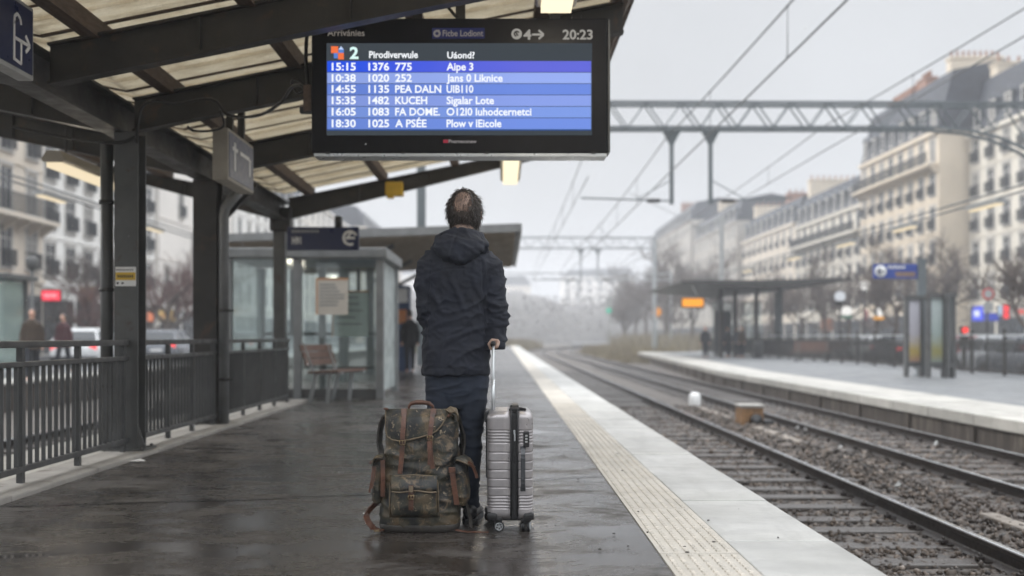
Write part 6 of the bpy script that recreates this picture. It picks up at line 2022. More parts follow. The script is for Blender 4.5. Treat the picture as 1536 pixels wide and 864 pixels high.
# ------------------------------------------------------------------ buildings
stone_cream = MAT('cream_limestone', (.62, .535, .42), .8, 0, .12, .25, .2, 3, (.50, .43, .34), .62)
stone_white = MAT('white_render', (.58, .54, .465), .8, 0, .08, .25, .15, 3, (.52, .485, .42), .64)
stone_warm = MAT('warm_limestone', (.62, .55, .46), .8, 0, .14, .25, .2, 3, (.46, .40, .33), .6)
stone_far = MAT('haze_grey_limestone', (.40, .37, .33), .8, 0, .12, .25, .2, 3)  # cream stone greyed in its colour to stand in for haze
stone_bright = MAT('bright_render', (.80, .785, .75), .8, 0, .07, .25, .12, 3, (.58, .56, .53), .64)  # brighter copy of the white render; its colour makes up for missing sunlight
stone_pale = MAT('pale_render', (.78, .74, .69), .8, 0, .08, .2, .12, 3)
slate = MAT('slate_roof', (.026, .031, .043), .75, 0, .3, .8, .3, 5, (.045, .052, .066), .6, sc3=(1, 1, 4))
brick_chim = MAT('chimney_brick', (.30, .16, .11), .8, 0, .25, 2, .3, 8)
terracotta = MAT('terracotta_pot', (.34, .17, .10), .8, 0, .2, 3)
pane_m = MAT('dark_window_pane', (.022, .027, .033), .25, 0, .5, .7, 0, spec=.35)
pane_c = MAT('curtained_pane', (.22, .21, .195), .4, 0, .2, 2, 0, spec=.3)
pane_s = MAT('closed_shutter', (.13, .125, .115), .7, 0, .15, 2, 0)
_wr = random.Random(17)
frame_m = MAT('window_frame', (.48, .46, .43), .6, 0, .1, 2, 0)
iron = MAT('wrought_iron', (.022, .024, .027), .5, 0, .2, 3, 0)
shop_dark = MAT('shopfront_dark', (.045, .05, .055), .3, 0, .3, 1, 0)
zinc = MAT('zinc_flashing', (.055, .062, .074), .65, .0, .15, 1, .05)
_wm = {}
def win_meshes(w, h, rail):
    var = _wr.choice((0, 0, 0, 0, 1, 1, 2))
    k = (round(w, 2), round(h, 2), rail, var)
    if k in _wm: return _wm[k]
    f = MB()        # facade plane x = 0, outside is -x ; centred on y, bottom at z=0
    f.b2(-.07, .0, -w / 2 - .12, -w / 2, 0, h + .12); f.b2(-.07, .0, w / 2, w / 2 + .12, 0, h + .12); f.b2(-.09, .0, -w / 2 - .18, w / 2 + .18, h + .121, h + .26); f.b2(-.14, .0, -w / 2 - .18, w / 2 + .18, -.12, -.002)
    fr = f.mesh('window'); fr.materials.append(frame_m)
    p = MB(); p.b2(-.025, -.005, -w / 2, w / 2, 0, h); pm = p.mesh('pane'); pm.materials.append((pane_m, pane_c, pane_s)[var])
    b_ = MB(); b_.b2(-.04, -.026, -.035, .035, 0, h); b_.b2(-.04, -.0262, -w / 2, -.036, h * .68, h * .68 + .06); b_.b2(-.04, -.0262, .036, w / 2, h * .68, h * .68 + .06)
    b_.b2(-.04, -.0262, -w / 2, -w / 2 + .06, 0, h * .675); b_.b2(-.04, -.0262, w / 2 - .06, w / 2, 0, h * .675); bm_ = b_.mesh('sash'); bm_.materials.append(frame_m)
    rm = None
    if rail:
        r_ = MB(); r_.b2(-.30, -.26, -w / 2 - .1, w / 2 + .1, .85, .90); r_.b2(-.30, -.26, -w / 2 - .1, w / 2 + .1, .06, .10)
        y = -w / 2 - .08
        while y < w / 2 + .1: r_.b2(-.295, -.265, y - .018, y + .018, .10, .85); y += .11
        for s in (-1, 1): r_.b2(-.30, -.0, s * (w / 2 + .1) - .02, s * (w / 2 + .1) + .02, .84, .9)
        rm = r_.mesh('railing'); rm.materials.append(iron)
    _wm[k] = (fr, pm, bm_, rm); return _wm[k]
def add_window(parent, loc, rz, w, h, rail, detail=True):
    fr, pm, bm_, rm = win_meshes(w, h, rail)
    o = bpy.data.objects.new('window', fr); COL.objects.link(o); o.parent = parent; o.location = loc; o.rotation_euler.z = rz
    for nm, me in (('pane', pm), ('sash', bm_ if detail else None), ('railing', rm)):
        if me is None: continue
        c = bpy.data.objects.new(nm, me); COL.objects.link(c); c.parent = o
    return o
def building(name, label, xf, y0, y1, side, floors, gh, fh, wall, roof='mansard', bays=None, wsize=(1.05, 1.9), depth=11, rail=True, balcony=(), base=-.29, chimneys=(), detail=True, gable=0, skipwin=None, shop=True, rh=3.4, group=None):
    """facade on x = xf along y; side=+1: outside is -x (right-hand buildings), -1: outside is +x"""
    H = gh + floors * fh
    t = thing(name, label, 'building', (xf, (y0 + y1) / 2, base), group)
    L = y1 - y0
    mb = MB(); mb.b2(xf, xf + side * depth, y0, y1, base, base + H); mb.build('wall', wall, t)
    mb = MB()
    mb.b2(xf - side * .28, xf - side * .001, y0 - .0, y1 + .0, base + H - .35, base + H - .02); mb.b2(xf - side * .14, xf - side * .001, y0, y1, base + gh - .32, base + gh - .08)
    for f in range(1, floors): mb.b2(xf - side * .07, xf - side * .001, y0, y1, base + gh + f * fh - .22, base + gh + f * fh - .12)
    mb.build('cornice', wall, t)
    zr = base + H
    if roof == 'mansard':
        mb = MB(); ins = 1.2
        mb.prism([(xf - side * .05, zr - .015), (xf + side * (depth), zr - .015), (xf + side * (depth - ins), zr + rh), (xf + side * (depth / 2), zr + rh + .9), (xf + side * ins, zr + rh)], 'y', y0 + .02, y1 - .02)
        rf = mb.build('roof', slate, t)
        nb = bays or int(L / 2.6)
        for i in range(nb):
            y = y0 + L * (i + .5) / nb
            mb = MB(); mb.b2(xf + side * .1, xf + side * 1.6, y - .62, y + .62, zr + .25, zr + 2.2); mb.prism([(y - .75, zr + 2.2), (y + .75, zr + 2.2), (y, zr + 2.65)], 'x', xf - side * .02, xf + side * 1.8)
            mb.build('dormer', zinc, t)
            add_window(t, (-side * .0 + side * .098, y - (y0 + y1) / 2, H + .45), 0 if side > 0 else math.pi, .8, 1.45, False, False)
    else:
        mb = MB(); mb.b2(xf - side * .1, xf + side * depth, y0 - .0, y1, zr + .0, zr + .45); rf = mb.build('roof', zinc, t)
    for (yc, wx, hy, hz, m, pots) in chimneys:
        mb = MB(); top = zr + (rh if roof == 'mansard' else .4) + hz
        mb.b2(xf + side * 1.4, xf + side * (1.4 + wx), yc - hy / 2, yc + hy / 2, zr - .5, top); mb.b2(xf + side * 1.3, xf + side * (1.5 + wx), yc - hy / 2 - .08, yc + hy / 2 + .08, top - .25, top - .05)
        ch = mb.build('chimney', m, rf)
        pot_me = None
        for i in range(pots):
            q = (i + .5) / pots
            x_, y_ = xf + side * (1.4 + wx * q), yc
            if hy > wx: x_, y_ = xf + side * (1.4 + wx / 2), yc - hy / 2 + hy * q
            if pot_me is None:
                mb = MB(); mb.lathe((0, 0, 0), [(.12, 0), (.10, .5), (.13, .55), (.07, .56)], 7); pot_me = mb.mesh('chimney_pot'); pot_me.materials.append(terracotta)
            q_ = bpy.data.objects.new('chimney_pot', pot_me); COL.objects.link(q_); q_.parent = rf; q_.location = Vector((x_, y_, top)) - wloc(rf)
    nb = bays or int(L / 2.6)
    for f in range(floors):
        for i in range(nb):
            if skipwin and skipwin(f, i, nb): continue
            y = y0 + L * (i + .5) / nb
            add_window(t, (0, y - (y0 + y1) / 2, gh + f * fh + .35), 0 if side > 0 else math.pi, wsize[0], wsize[1], rail and f not in balcony, detail)
    for f in balcony:
        z = base + gh + f * fh + .02
        mb = MB(); mb.b2(xf - side * 1.0, xf - side * .002, y0 + .1, y1 - .1, z - .20, z)
        k = nb * 2
        for i in range(k + 1):
            y = y0 + .3 + (L - .6) * i / k; mb.prism([(xf - side * .002, z - .202), (xf - side * .85, z - .202), (xf - side * .002, z - .85)], 'y', y - .12, y + .12)
        bl = mb.build('balcony', wall, t)
        mb = MB(); mb.bar((xf - side * .95, y0 + .12, z + 1.0), (xf - side * .95, y1 - .12, z + 1.0), .05, .05); mb.bar((xf - side * .95, y0 + .12, z + .1), (xf - side * .95, y1 - .12, z + .1), .04, .04)
        y = y0 + .2
        while y < y1 - .15: mb.b2(xf - side * .965, xf - side * .935, y - .02, y + .02, z + .1, z + 1.0); y += .15
        mb.build('balcony_railing', iron, bl)
    if shop:
        nbs = max(1, int(L / 4.5))
        for i in range(nbs):
            ya, yb = y0 + L * i / nbs + .25, y0 + L * (i + 1) / nbs - .25
            mb = MB(); mb.b2(xf - side * .06, xf - side * .004, ya, yb, base + .1, base + gh - .95); s_ = mb.build('shopfront', shop_dark, t)
            mb = MB(); n = max(2, int((yb - ya) / 1.3))
            for k in range(n): mb.b2(xf - side * .085, xf - side * .062, ya + .12 + (yb - ya - .12) * k / n, ya + (yb - ya - .12) * (k + 1) / n, base + .5, base + gh - 1.1)
            mb.build('shop_window', pane_m, s_)
    if gable:
        # narrow end wall seen beside the facade: window column
        for f in range(floors): pass
    return t
CB = [stone_cream, stone_warm]
# right side of the street
building('apartment_building', 'cream corner apartment house with long top balcony and steep slate roof', 37.0, 87, 106, 1, 5, 4.2, 2.95, stone_cream, balcony=(4,), bays=8, chimneys=((88.3, 4.5, .9, 1.4, stone_cream, 9), (99, 1.0, 6.5, .5, brick_chim, 16), (94, 1.0, 2.0, 1.0, brick_chim, 5)), rh=5.0)
building('apartment_building', 'tall pale apartment house at the right edge, above the blue and red shop signs', 39.4, 58, 86.6, 1, 5, 4.0, 2.85, stone_white, bays=11, chimneys=((85.2, 5, 1.2, 1.2, stone_cream, 6), (70, 5, 1.1, 1.0, stone_cream, 6)), rh=4.6, skipwin=lambda f, i, n: False)
building('apartment_building', 'white-fronted lower apartment house with blue slate roof left of the cream corner house', 37.4, 106.4, 131, 1, 4, 4.0, 2.8, stone_white, balcony=(3,), bays=9, chimneys=((108, 6, 1.0, 2.6, stone_cream, 8), (130, 6, 1.0, 2.4, stone_cream, 8)), rh=3.6, detail=False)
building('apartment_building', 'hazy apartment house with grey roof, third from the right edge along the street', 37.4, 131.5, 160, 1, 4, 4.0, 3.0, stone_warm, bays=9, chimneys=((140, 5, 1.0, 1.5, brick_chim, 6), (158, 5, 1.0, 2.0, stone_cream, 6)), rh=3.4, detail=False)
building('apartment_building', 'misty apartment house, second farthest on the right side of the street', 36.5, 160.5, 196, 1, 5, 4.0, 3.1, stone_far, bays=10, chimneys=((180, 5, 1.0, 2.0, stone_cream, 6),), detail=False, rail=False)
building('apartment_building', 'farthest misty apartment house at the right side of the tracks', 36.0, 197, 245, 1, 6, 4.0, 3.3, stone_far, bays=12, chimneys=((215, 5, 1.0, 2.0, brick_chim, 6),), detail=False, rail=False)
# left side
building('apartment_building', 'beige stone apartment house with iron balconies at the left edge of the photo', -25.0, 36, 55.6, -1, 5, 4.2, 2.95, stone_warm, bays=7, balcony=(1,), base=-.06, wsize=(1.15, 2.1))
building('apartment_building', 'white apartment house with dark windows above the red lit sign on the left', -25.4, 56, 74.5, -1, 6, 4.1, 2.7, stone_bright, bays=7, base=-.06, wsize=(1.2, 1.75))
building('apartment_building', 'pale blank-walled block seen between the two steel columns', -25.2, 75, 95, -1, 5, 4.0, 3.0, stone_pale, roof='flat', bays=6, base=-.06, skipwin=lambda f, i, n: (i + f) % 3 != 0, detail=False)
building('apartment_building', 'pale block behind the glass shelter, first beyond the dark wide column', -25.2, 96, 128, -1, 4, 4.0, 3.0, stone_bright, roof='mansard', bays=9, base=-.06, detail=False, rail=False, rh=2.6)
building('apartment_building', 'misty block showing between shelter roof and canopy rafter', -25.2, 129, 175, -1, 5, 4.0, 3.0, stone_pale, roof='flat', bays=11, base=-.06, detail=False, rail=False)
building('apartment_building', 'far misty block just left of the man, below the canopy end', -24.0, 176, 240, -1, 5, 4.0, 3.2, stone_warm, roof='mansard', bays=12, base=-.06, detail=False, rail=False)
# far town across the line
random.seed(4)
for i, (x, y, w, h, lab) in enumerate(((-8, 520, 44, 27, 'very faint wide block closing the view left of the tracks'), (52, 560, 40, 34, 'very faint block closing the view where the tracks bend'), (104, 500, 44, 40, 'very faint tall block closing the view right of the tracks'), (-70, 520, 50, 33, 'very faint block far behind the man'))):
    t = thing('apartment_building', lab, 'building', (x, y, -1))
    mb = MB(); mb.b2(x - w / 2, x + w / 2, y, y + 14, -1, h); mb.build('wall', stone_pale if i % 2 else stone_warm, t)
    mb = MB(); mb.prism([(x - w / 2 - .3, h + .003), (x + w / 2 + .3, h + .003), (x + w / 2 - 3, h + 5.0), (x - w / 2 + 4, h + 3.5)], 'y', y - .3, y + 14.3); mb.build('roof', slate, t)
    for f in range(int(h / 4.2)):
        for k in range(int(w / 6)):
            mb = MB(); xx = x - w / 2 + 3 + k * 6; mb.b2(xx - .8, xx + .8, y - .06, y - .004, 1.2 + f * 4, 3.3 + f * 4); mb.build('window', pane_m, t)

# shop signs
def shop_sign(label, px0, px1, py0, py1, Y, col, strength, text=None, tcol=None, cat='shop sign', dep=.15, facing='cam'):
    a = PX(px0, py1, Y); b_ = PX(px1, py0, Y)
    t = thing('shop_sign', label, cat, ((a.x + b_.x) / 2, Y + .1, a.z))
    mb = MB(); mb.rbox(((a.x + b_.x) / 2, Y + dep / 2 + .02, (a.z + b_.z) / 2), (b_.x - a.x + .1, dep, b_.z - a.z + .1), .02); mb.build('casing', shop_dark, t)
    mb = MB(); mb.b2(a.x, b_.x, Y, Y + .018, a.z, b_.z); mb.build('lit_face', EMIT('lit_sign', col, strength), t)
    if text:
        mb = MB(); 
        for k in range(text):
            x = a.x + (b_.x - a.x) * (.15 + .7 * k / text); mb.b2(x, x + (b_.x - a.x) * .5 / text, Y - .01, Y - .002, a.z + (b_.z - a.z) * .3, a.z + (b_.z - a.z) * .7)
        mb.build('sign_marks', EMIT('sign_marks', tcol, 1.0), t)
    return t
shop_sign('blue lit square shop sign with white mark, leftmost of the signs on the pale house', 1458.5, 1475, 459.5, 481, 75, (.10, .14, .95), 1.0, 1, (.8, .85, 1))
shop_sign('long dark shop sign with blue lower strip between the blue and red signs', 1477, 1498, 470, 481, 75.2, (.05, .08, .55), .8)
shop_sign('small pale vertical lit sign beside the red sign', 1498, 1503.5, 459, 473, 74.8, (.6, .75, .95), .8)
shop_sign('bright red lit vertical shop sign at the right edge', 1505.5, 1514, 458, 477.5, 74.6, (1.0, .04, .05), 1.2)
shop_sign('pale shop fascia with small red emblem at the right edge', 1516, 1548, 459, 476, 70, (.62, .58, .54), .55, 1, (.7, .1, .08))
shop_sign('dull red lit shop sign far off behind the globe lamps', 1296, 1309, 464, 480, 104, (.45, .10, .12), .6)
shop_sign('orange and violet lit shop window far off, beside the green collared lamp', 1232, 1249, 478, 495, 110, (.75, .28, .14), .55)
shop_sign('red lit shop sign on the white house on the left, over a dark doorway', 62.5, 90, 436, 450.5, 54.2, (1.0, .03, .07), 1.25, 5, (1, .45, .5))
shop_sign('orange-yellow shop fascia on the left, right of the red lit sign', 121, 143, 431, 452, 60, (.55, .36, .16), .5, 3, (.3, .1, .1))
shop_sign('warm lit cafe front on the left seen between the two steel columns', 238, 262, 466, 482, 66, (.80, .55, .22), .6, 2, (.35, .2, .1))
shop_sign('small orange lit sign low between the two steel columns', 221, 230, 468, 482, 62, (.9, .30, .16), .7)
# glass bus shelter on the left pavement
bs = thing('bus_shelter', 'greenish glass bus shelter on the left pavement, cut by the left edge', 'shelter', (-13.8, 27, -.06))
gtint = GLASS('green_glass', (.62, .74, .70), .12, .22)
for x in (-15.6, -14.2, -12.72):
    mb = MB(); mb.b2(x - .05, x + .05, 27.2, 27.3, -.06, 2.45); mb.build('post', steel, bs)
mb = MB(); mb.rbox((-14.1, 26.6, 2.52), (3.3, 1.7, .14), .03); mb.build('shelter_roof', steel, bs)
for x0, x1 in ((-15.54, -14.26), (-14.14, -12.78)):
    mb = MB(); mb.b2(x0, x1, 27.24, 27.26, .15, 2.4); mb.build('pane', gtint, bs)
mb = MB(); mb.b2(-12.75, -12.70, 26.0, 27.1, .15, 2.4); mb.build('side_panel', gtint, bs)
# slim street lamp at left
p = PX(48, 405, 30); t = thing('street_lamp', 'slim grey street lamp standing between the beige and the white house on the left', 'street lamp', (p.x, 30, -.06))
mb = MB(); mb.tube([(p.x, 30, -.06), (p.x, 30, p.z)], [.07, .045], 8); mb.build('post', steel, t)
mb = MB(); mb.lathe((p.x, 30, p.z), [(.06, -.02), (.16, .1), (.18, .3), (.1, .4), (0, .42)], 10); mb.build('lantern', steel, t)

# ------------------------------------------------------------------ cars
tail = EMIT('tail_lamp', (1.0, .06, .06), 1.3)
tail_off = MAT('dark_tail_lamp', (.25, .02, .02), .3)
headl = EMIT('head_lamp', (1, .95, .85), 1.0)
car_glass = MAT('car_glass', (.03, .035, .04), .08, 0, .2, 1, 0)
def paint_m(name, c): return MAT(name, c, .22, .15, .06, 2, 0, spec=.6)
def car(label, loc, rz, m, lit=True, group=None, h=1.48):
    t = thing('parked_car' if not lit else 'car', label, 'car', (0, 0, 0), group)
    L, Wd = 4.2, 1.76
    def ring_at(y, w, z0, z1, e=5): 
        n = 20; out_ = []
        for k in range(n):
            a = 2 * math.pi * k / n; c, s = math.cos(a), math.sin(a)
            out_.append((w / 2 * abs(c) ** (2 / e) * (1 if c >= 0 else -1), y, (z0 + z1) / 2 + (z1 - z0) / 2 * abs(s) ** (2 / e) * (1 if s >= 0 else -1)))
        return out_
    # y+ is the front
    mb = MB(); mb.rings([ring_at(y, w, a, b_) for y, w, a, b_ in ((-2.1, 1.45, .38, .78), (-2.04, 1.66, .30, .92), (-1.7, 1.75, .22, .98), (-.6, 1.76, .20, .98), (.7, 1.76, .20, .96), (1.3, 1.74, .22, .90), (1.85, 1.66, .26, .78), (2.05, 1.5, .32, .68), (2.1, 1.3, .38, .6))])
    body = mb.build('body', m, t)
    mb = MB(); mb.rings([[(sx * w, y, z) for sx, y, z in ((-1, ya, z), (1, ya, z), (1, yb, z), (-1, yb, z))] for z, w, ya, yb in ((.94, .80, -1.95, 1.05), (1.15, .74, -1.78, .72), (1.38, .62, -1.5, .28))], smooth=False)
    mb.build('glasshouse', car_glass, t)
    mb = MB(); mb.rings([[(sx * w, y, z) for sx, y, z in ((-1, ya, z), (1, ya, z), (1, yb, z), (-1, yb, z))] for z, w, ya, yb in ((1.375, .645, -1.55, .32), (1.44, .62, -1.48, .22), (h, .50, -1.2, -.05))], smooth=False); mb.build('roof', m, t)
    mb = MB()
    for sx in (-1, 1):
        for (a, b_) in (((.80, 1.05, .95), (.63, .30, 1.39)), ((.80, -1.95, .95), (.63, -1.53, 1.39)), ((.81, -.45, .95), (.65, -.45, 1.39))): mb.bar((sx * a[0], a[1], a[2]), (sx * b_[0], b_[1], b_[2]), .05, .06, (1, 0, 0))
    mb.build('pillars', m, t)
    for sx in (-1, 1):
        for y in (-1.3, 1.28):
            mb = MB(); mb.lathe((sx * .80, y, .31), [(.2, -.1), (.30, -.1), (.315, -.05), (.315, .05), (.30, .1), (.2, .1)], 18, 'x'); w_ = mb.build('wheel', rubber, t)
            mb = MB(); mb.lathe((sx * .80, y, .31), [(.0, sx * .08), (.06, sx * .10), (.19, sx * .09), (.2, sx * .05)], 14, 'x'); mb.build('rim', alu, w_)
        mb = MB(); mb.rbox((sx * .66, -2.03, .80), (.26, .12, .20), .03); mb.build('tail_light', tail if lit else tail_off, t)
        mb = MB(); mb.rbox((sx * .60, 2.0, .64), (.34, .16, .13), .03); mb.build('headlight', headl if lit else galv, t)
        mb = MB(); mb.rbox((sx * .93, .72, .98), (.16, .1, .12), .03); mb.build('mirror', m, t)
    mb = MB(); mb.rbox((0, -2.10, .60), (.5, .02, .11), .005); mb.build('number_plate', white_paint, t)
    mb = MB(); mb.rbox((0, -2.06, .40), (1.6, .16, .16), .04); mb.rbox((0, 2.05, .38), (1.5, .16, .16), .04); mb.build('bumper', black_plastic, t)
    t.location = loc; t.rotation_euler.z = rz
    return t
white_c = paint_m('white_car_paint', (.62, .63, .63)); silver_c = paint_m('silver_car_paint', (.40, .42, .44)); grey_c = paint_m('grey_car_paint', (.16, .17, .19)); dark_c = paint_m('dark_car_paint', (.03, .033, .04)); red_c = paint_m('red_car_paint', (.22, .03, .03))
def cx(px, Y): return (px - VX) / F * Y
car('white car on the left street, seen from behind beside the pedestrians', (cx(136, 38.5), 38.5, -.2), R(6), white_c, True, h=1.5)
car('silver car with red tail lights between the two steel columns on the left', (cx(222, 50), 50, -.2), R(0), silver_c)
car('dark car with red tail lights, right of the silver one between the steel columns', (cx(253, 46), 46, -.2), R(4), grey_c)
car('grey car with glowing tail lights seen right of the dark wide column', (cx(330, 54), 54, -.2), R(0), grey_c)
car('white car far along the left street, partly behind the shelter', (cx(372, 66), 66, -.2), R(0), white_c)
car('silver car behind the opposite railing at the right edge of the photo', (cx(1497, 37.0), 37.0, -.44), R(2), silver_c)
car('dark red car behind the opposite railing, just left of the silver one', (cx(1456, 43), 43, -.44), R(3), red_c)
car('dark car behind the railing near the amber globe lamp', (cx(1345, 52), 52, -.44), R(0), dark_c)
car('white car behind the railing below the green collared lamp', (cx(1308, 60), 60, -.44), R(0), white_c)
car('grey car behind the railing beyond the right edge, nearest of the parked row', (cx(1545, 33), 33, -.44), R(2), grey_c, False)

# ------------------------------------------------------------------ bare trees
bark = MAT('winter_bark', (.075, .058, .048), .85, 0, .3, 2, .3, 12)
twig = MAT('bare_twigs', (.105, .082, .072), .85, 0, .3, 1.5, 0)
twig_red = MAT('reddish_twigs', (.15, .085, .075), .85, 0, .3, 1.5, 0)
def make_tree(name, seed, h, m_twig, density=1.0):
    rng = random.Random(seed)
    tr = MB(); cr = MB()
    def grow(p, d, L, r, lev):
        n = 4 if lev < 2 else 3
        pts = [p]; q = p; dd = d
        for k in range(n):
            dd = (dd + Vector((rng.gauss(0, 1), rng.gauss(0, 1), rng.gauss(.25, 1))) * (.10 if lev == 0 else .2)).normalized()
            q = q + dd * L / n; pts.append(q)
        rs = [r * (1 - .5 * k / n) for k in range(n + 1)]
        (tr if lev < 2 else cr).tube(pts, rs, 7 if lev < 2 else 3, caps=False)
        if lev >= 4: return
        kids = (5, 6, 6, 5)[lev]
        if lev >= 1: kids = max(2, int(kids * density))
        for c in range(kids):
            t = rng.uniform(.35 if lev else .45, 1.0) if c else 1.0
            i = min(n - 1, int(t * n)); a = pts[i].lerp(pts[i + 1], t * n - i)
            side = Vector((rng.gauss(0, 1), rng.gauss(0, 1), rng.gauss(.1, .5))).normalized()
            nd_ = (dd * rng.uniform(.5, 1.0) + side * rng.uniform(.5, 1.0) + Vector((0, 0, .25))).normalized()
            grow(a, nd_, L * rng.uniform(.55, .8), max(.011, r * rng.uniform(.42, .6)), lev + 1)
    grow(Vector((0, 0, 0)), Vector((0, 0, 1)), h * .34, h * .021, 0)
    t = thing(name, '', 'tree', (0, 0, 0))
    tr.build('trunk', bark, t); cr.build('crown', m_twig, t)
    return t
TR = [make_tree('bare_tree', 1, 11, twig), make_tree('bare_tree', 2, 12.5, twig), make_tree('bare_tree', 3, 9, twig_red)]
spots = [(0, 1548, 33, .8, 'dark bare tree nearest the right edge, branches against the pale house'), (1, 1556, 62, .85, 'bare tree before the pale house, behind the traffic sign'),
         (1, 1408, 62, .95, 'bare tree behind the right poster case'), (0, 1345, 58, 1.05, 'bare tree behind the blue arrow sign'), (1, 1312, 66, 1.0, 'bare tree rising between the two white globe lamps'), (0, 1275, 74, 1.0, 'bare tree behind the green collared globe lamp'),
         (1, 1240, 80, 1.05, 'bare tree behind the right wing of the opposite canopy'), (0, 1205, 86, 1.0, 'bare tree behind the middle of the opposite canopy'), (1, 1165, 92, 1.0, 'bare tree above the opposite canopy roof, left of the middle'),
         (0, 1120, 100, 1.0, 'hazy bare tree above the left wing of the opposite canopy'), (1, 1078, 110, 1.35, 'hazy bare tree beside the tall mast'), (0, 1040, 120, 1.5, 'misty bare tree over the orange display'), (1, 1010, 130, 1.75, 'misty bare tree right of the slim pale mast'), (0, 978, 140, 1.9, 'faint bare tree left of the slim masts, last of the right-hand row'),
         (2, 118, 50, .75, 'reddish bare tree in front of the orange shop on the left'), (0, 150, 54, .9, 'thin grey bare tree before the white house, left of the downpipe'), (2, 248, 56, 1.2, 'reddish bare tree between the two steel columns, left one'), (2, 226, 66, 1.15, 'reddish bare tree partly behind the sticker column'), (2, 345, 74, 1.2, 'faint reddish bare tree right of the dark wide column'),
         (1, 1000, 150, 1.8, 'misty bare tree filling the gap behind the orange signal'), (1, 940, 200, 1.9, 'faint bare tree above the scrub where the tracks bend'), (0, 968, 165, 2.0, 'faint tall bare tree behind the far gantry mast'), (0, 955, 180, 1.9, 'pale bare tree right of the green signal'), (1, 935, 160, 1.1, 'faintest bare tree far off at the right side of the tracks'), (0, 1440, 90, .9, 'bare tree in front of the cream corner house, by the traffic light')]
used = set()
for i, px, Y, s, lab in spots:
    t = TR[i] if i not in used else copy_tree(TR[i]); used.add(i)
    t['label'] = lab; t['group'] = 'bare winter trees'
    t.location = (cx(px, Y), Y, -.3); t.rotation_euler.z = (px * 1.7) % 6.28; s *= .78 if px > 900 else .9; t.scale = (s, s, s)
# lineside scrub and dry grass
def scrub():
    rng = np.random.default_rng(8)
    v = []; f = []
    zones = ((9.6, 14.5, 75.5, 112, 1200, 1.1), (7.4, 9.4, 62, 110, 500, .5), (-5.0, .2, 108.5, 150, 1500, 1.5), (-.2, 2.0, 108.5, 130, 300, .8), (11.2, 26, 100, 190, 2200, 2.2), (8.0, 11.0, 75.5, 130, 900, .9))
    for x0, x1, y0, y1, n, hh in zones:
        for _ in range(n):
            x, y = rng.uniform(x0, x1), rng.uniform(y0, y1); x += cv(y)
            for b_ in range(7):
                a = rng.uniform(0, 6.28); l = hh * rng.uniform(.4, 1.2); w = .03; dx, dy = math.cos(a), math.sin(a)
                k = len(v); px_, py_ = x + rng.uniform(-.2, .2), y + rng.uniform(-.2, .2)
                v += [(px_ - dy * w, py_ + dx * w, -.9), (px_ + dy * w, py_ - dx * w, -.9), (px_ + dx * l * .5, py_ + dy * l * .5, -.85 + l)]; f.append((k, k + 1, k + 2))
    mb = MB(); mb.add(v, f)
    tag(mb.build('dry_grass', MAT('dry_grass_blades', (.19, .16, .095), .8, 0, .4, .6, 0, 8, (.14, .10, .07), .5)), 'yellowish dry grass and scrub on the banks beside the distant tracks', 'grass', kind='stuff')
scrub()
gb = MAT('grass_bank', (.15, .135, .065), .9, 0, .35, .4, .4, 6, (.10, .085, .05), .55)
mb = MB(); mb.prism([(10.6, -1.0), (15.3, -1.0), (15.3, -.3), (12, -.5)], 'y', 75.1, 112); struct('grass_bank', mb, gb)
mb = MB(); mb.prism([(-11, -1.0), (1.3, -1.0), (.2, -.6), (-11, -.3)], 'y', 108.2, 210); struct('grass_bank', mb, gb)

# far wood across the bend: one grey mass in the mist
def far_hills():
    mb = MB(); vs = []; fs = []; nx, ny = 110, 14
    for j in range(ny + 1):
        for i in range(nx + 1):
            x = -120 + 330 * i / nx; v = j / ny; y = 262 + 150 * v
            top = 15 + 6 * noise.noise(Vector((x * .03, 1.5, 2))) + max(0, x - 25) * .15
            z = -1.1 + top * math.sin(min(1, v * 1.6) * math.pi / 2) * (1 if v < .7 else 1.0) + 2.6 * noise.noise(Vector((x * .12, y * .1, 4))) * v + 1.6 * noise.noise(Vector((x * .35, y * .3, 8))) * v
            vs.append((x, y, z))
    for j in range(ny):
        for i in range(nx):
            a = j * (nx + 1) + i; fs.append((a, a + 1, a + nx + 2, a + nx + 1))
    mb.add(vs, fs, True)
    struct('hills', mb, MAT('wooded_slope', (.085, .078, .072), .95, 0, .3, .12, .8, .6, (.12, .115, .11), .55))
far_hills()
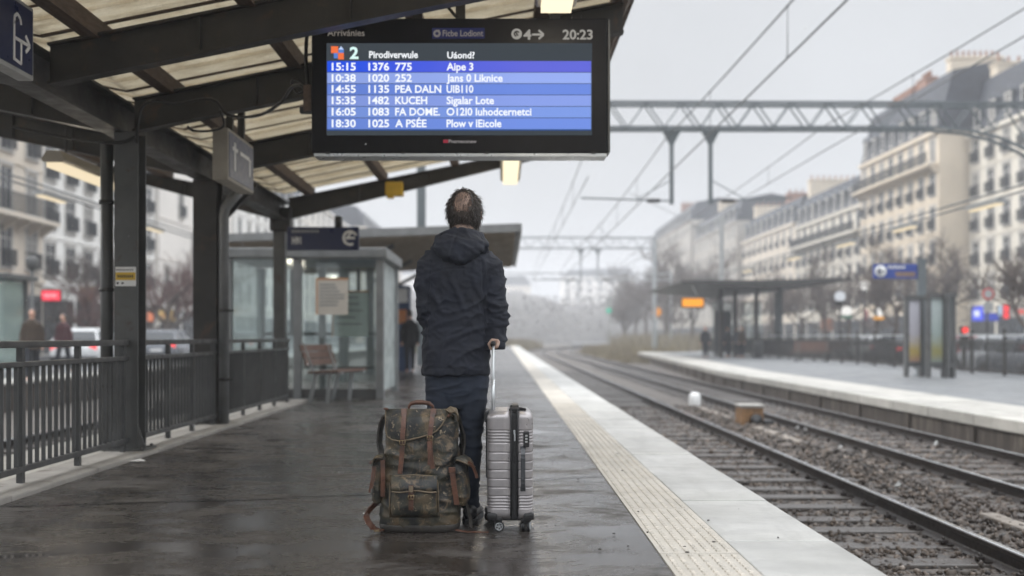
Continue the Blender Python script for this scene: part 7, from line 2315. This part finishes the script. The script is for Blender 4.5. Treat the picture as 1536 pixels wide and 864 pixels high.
def far_wood():
    rng = np.random.default_rng(12)
    v = []; f = []
    for _ in range(30000):
        x = rng.uniform(-70, 190); y = rng.uniform(258, 300)
        top = 13 + 7 * noise.noise(Vector((x * .035, y * .01, 2))) + 5 * noise.noise(Vector((x * .12, y * .05, 7))) + max(0, x - 25) * .16
        z = -1 + top * rng.random() ** 1.0
        a = rng.uniform(0, 6.28); tl = rng.uniform(-.6, 1.0); l = rng.uniform(.7, 1.8); w = rng.uniform(.10, .28)
        d = Vector((math.cos(a), math.sin(a), tl)).normalized() * l; s = Vector((-math.sin(a), math.cos(a), rng.uniform(-.5, .5))) * w
        p = Vector((x, y, z)); k = len(v)
        v += [p - s, p + s, p + d]; f.append((k, k + 1, k + 2))
    mb = MB(); mb.add(v, f)
    tag(mb.build('distant_wood', MAT('misty_twigs', (.10, .088, .08), .9, 0, .3, .2, 0)), 'grey leafless wood far off where the tracks vanish in the mist', 'wood', kind='stuff')
far_wood()
# ------------------------------------------------------------------ mist
hm = bpy.data.materials.new('haze'); hm.use_nodes = True
hn = hm.node_tree; hn.nodes.clear()
ho = hn.nodes.new('ShaderNodeOutputMaterial'); hv = hn.nodes.new('ShaderNodeVolumePrincipled')
hv.inputs['Color'].default_value = (.93, .95, 1.0, 1)
hv.inputs['Density'].default_value = HAZE
hv.inputs['Anisotropy'].default_value = .0
hn.links.new(hv.outputs[0], ho.inputs['Volume'])
mb = MB(); mb.b2(-525, 525, -65, 705, -2.2, 42)
hz = mb.build('haze', hm); tag(hz, kind='stuff', label='thin pale mist filling the air over the whole station', cat='mist')
# drizzle: tiny bright drops in the air
def drizzle():
    random.seed(33); mb = MB()
    for _ in range(420):
        p = Vector((random.uniform(-4, 6), random.uniform(2.5, 16), random.uniform(.05, 4.5)))
        if p.x < 1.2 and p.z > 2.2: continue
        r = random.uniform(.0012, .0028)
        mb.ell(p, (r, r, r * 1.5), 6, 4)
    tag(mb.build('snow_flecks', white_paint), 'tiny white flecks of sleet drifting in the air', 'sleet', kind='stuff')
drizzle()
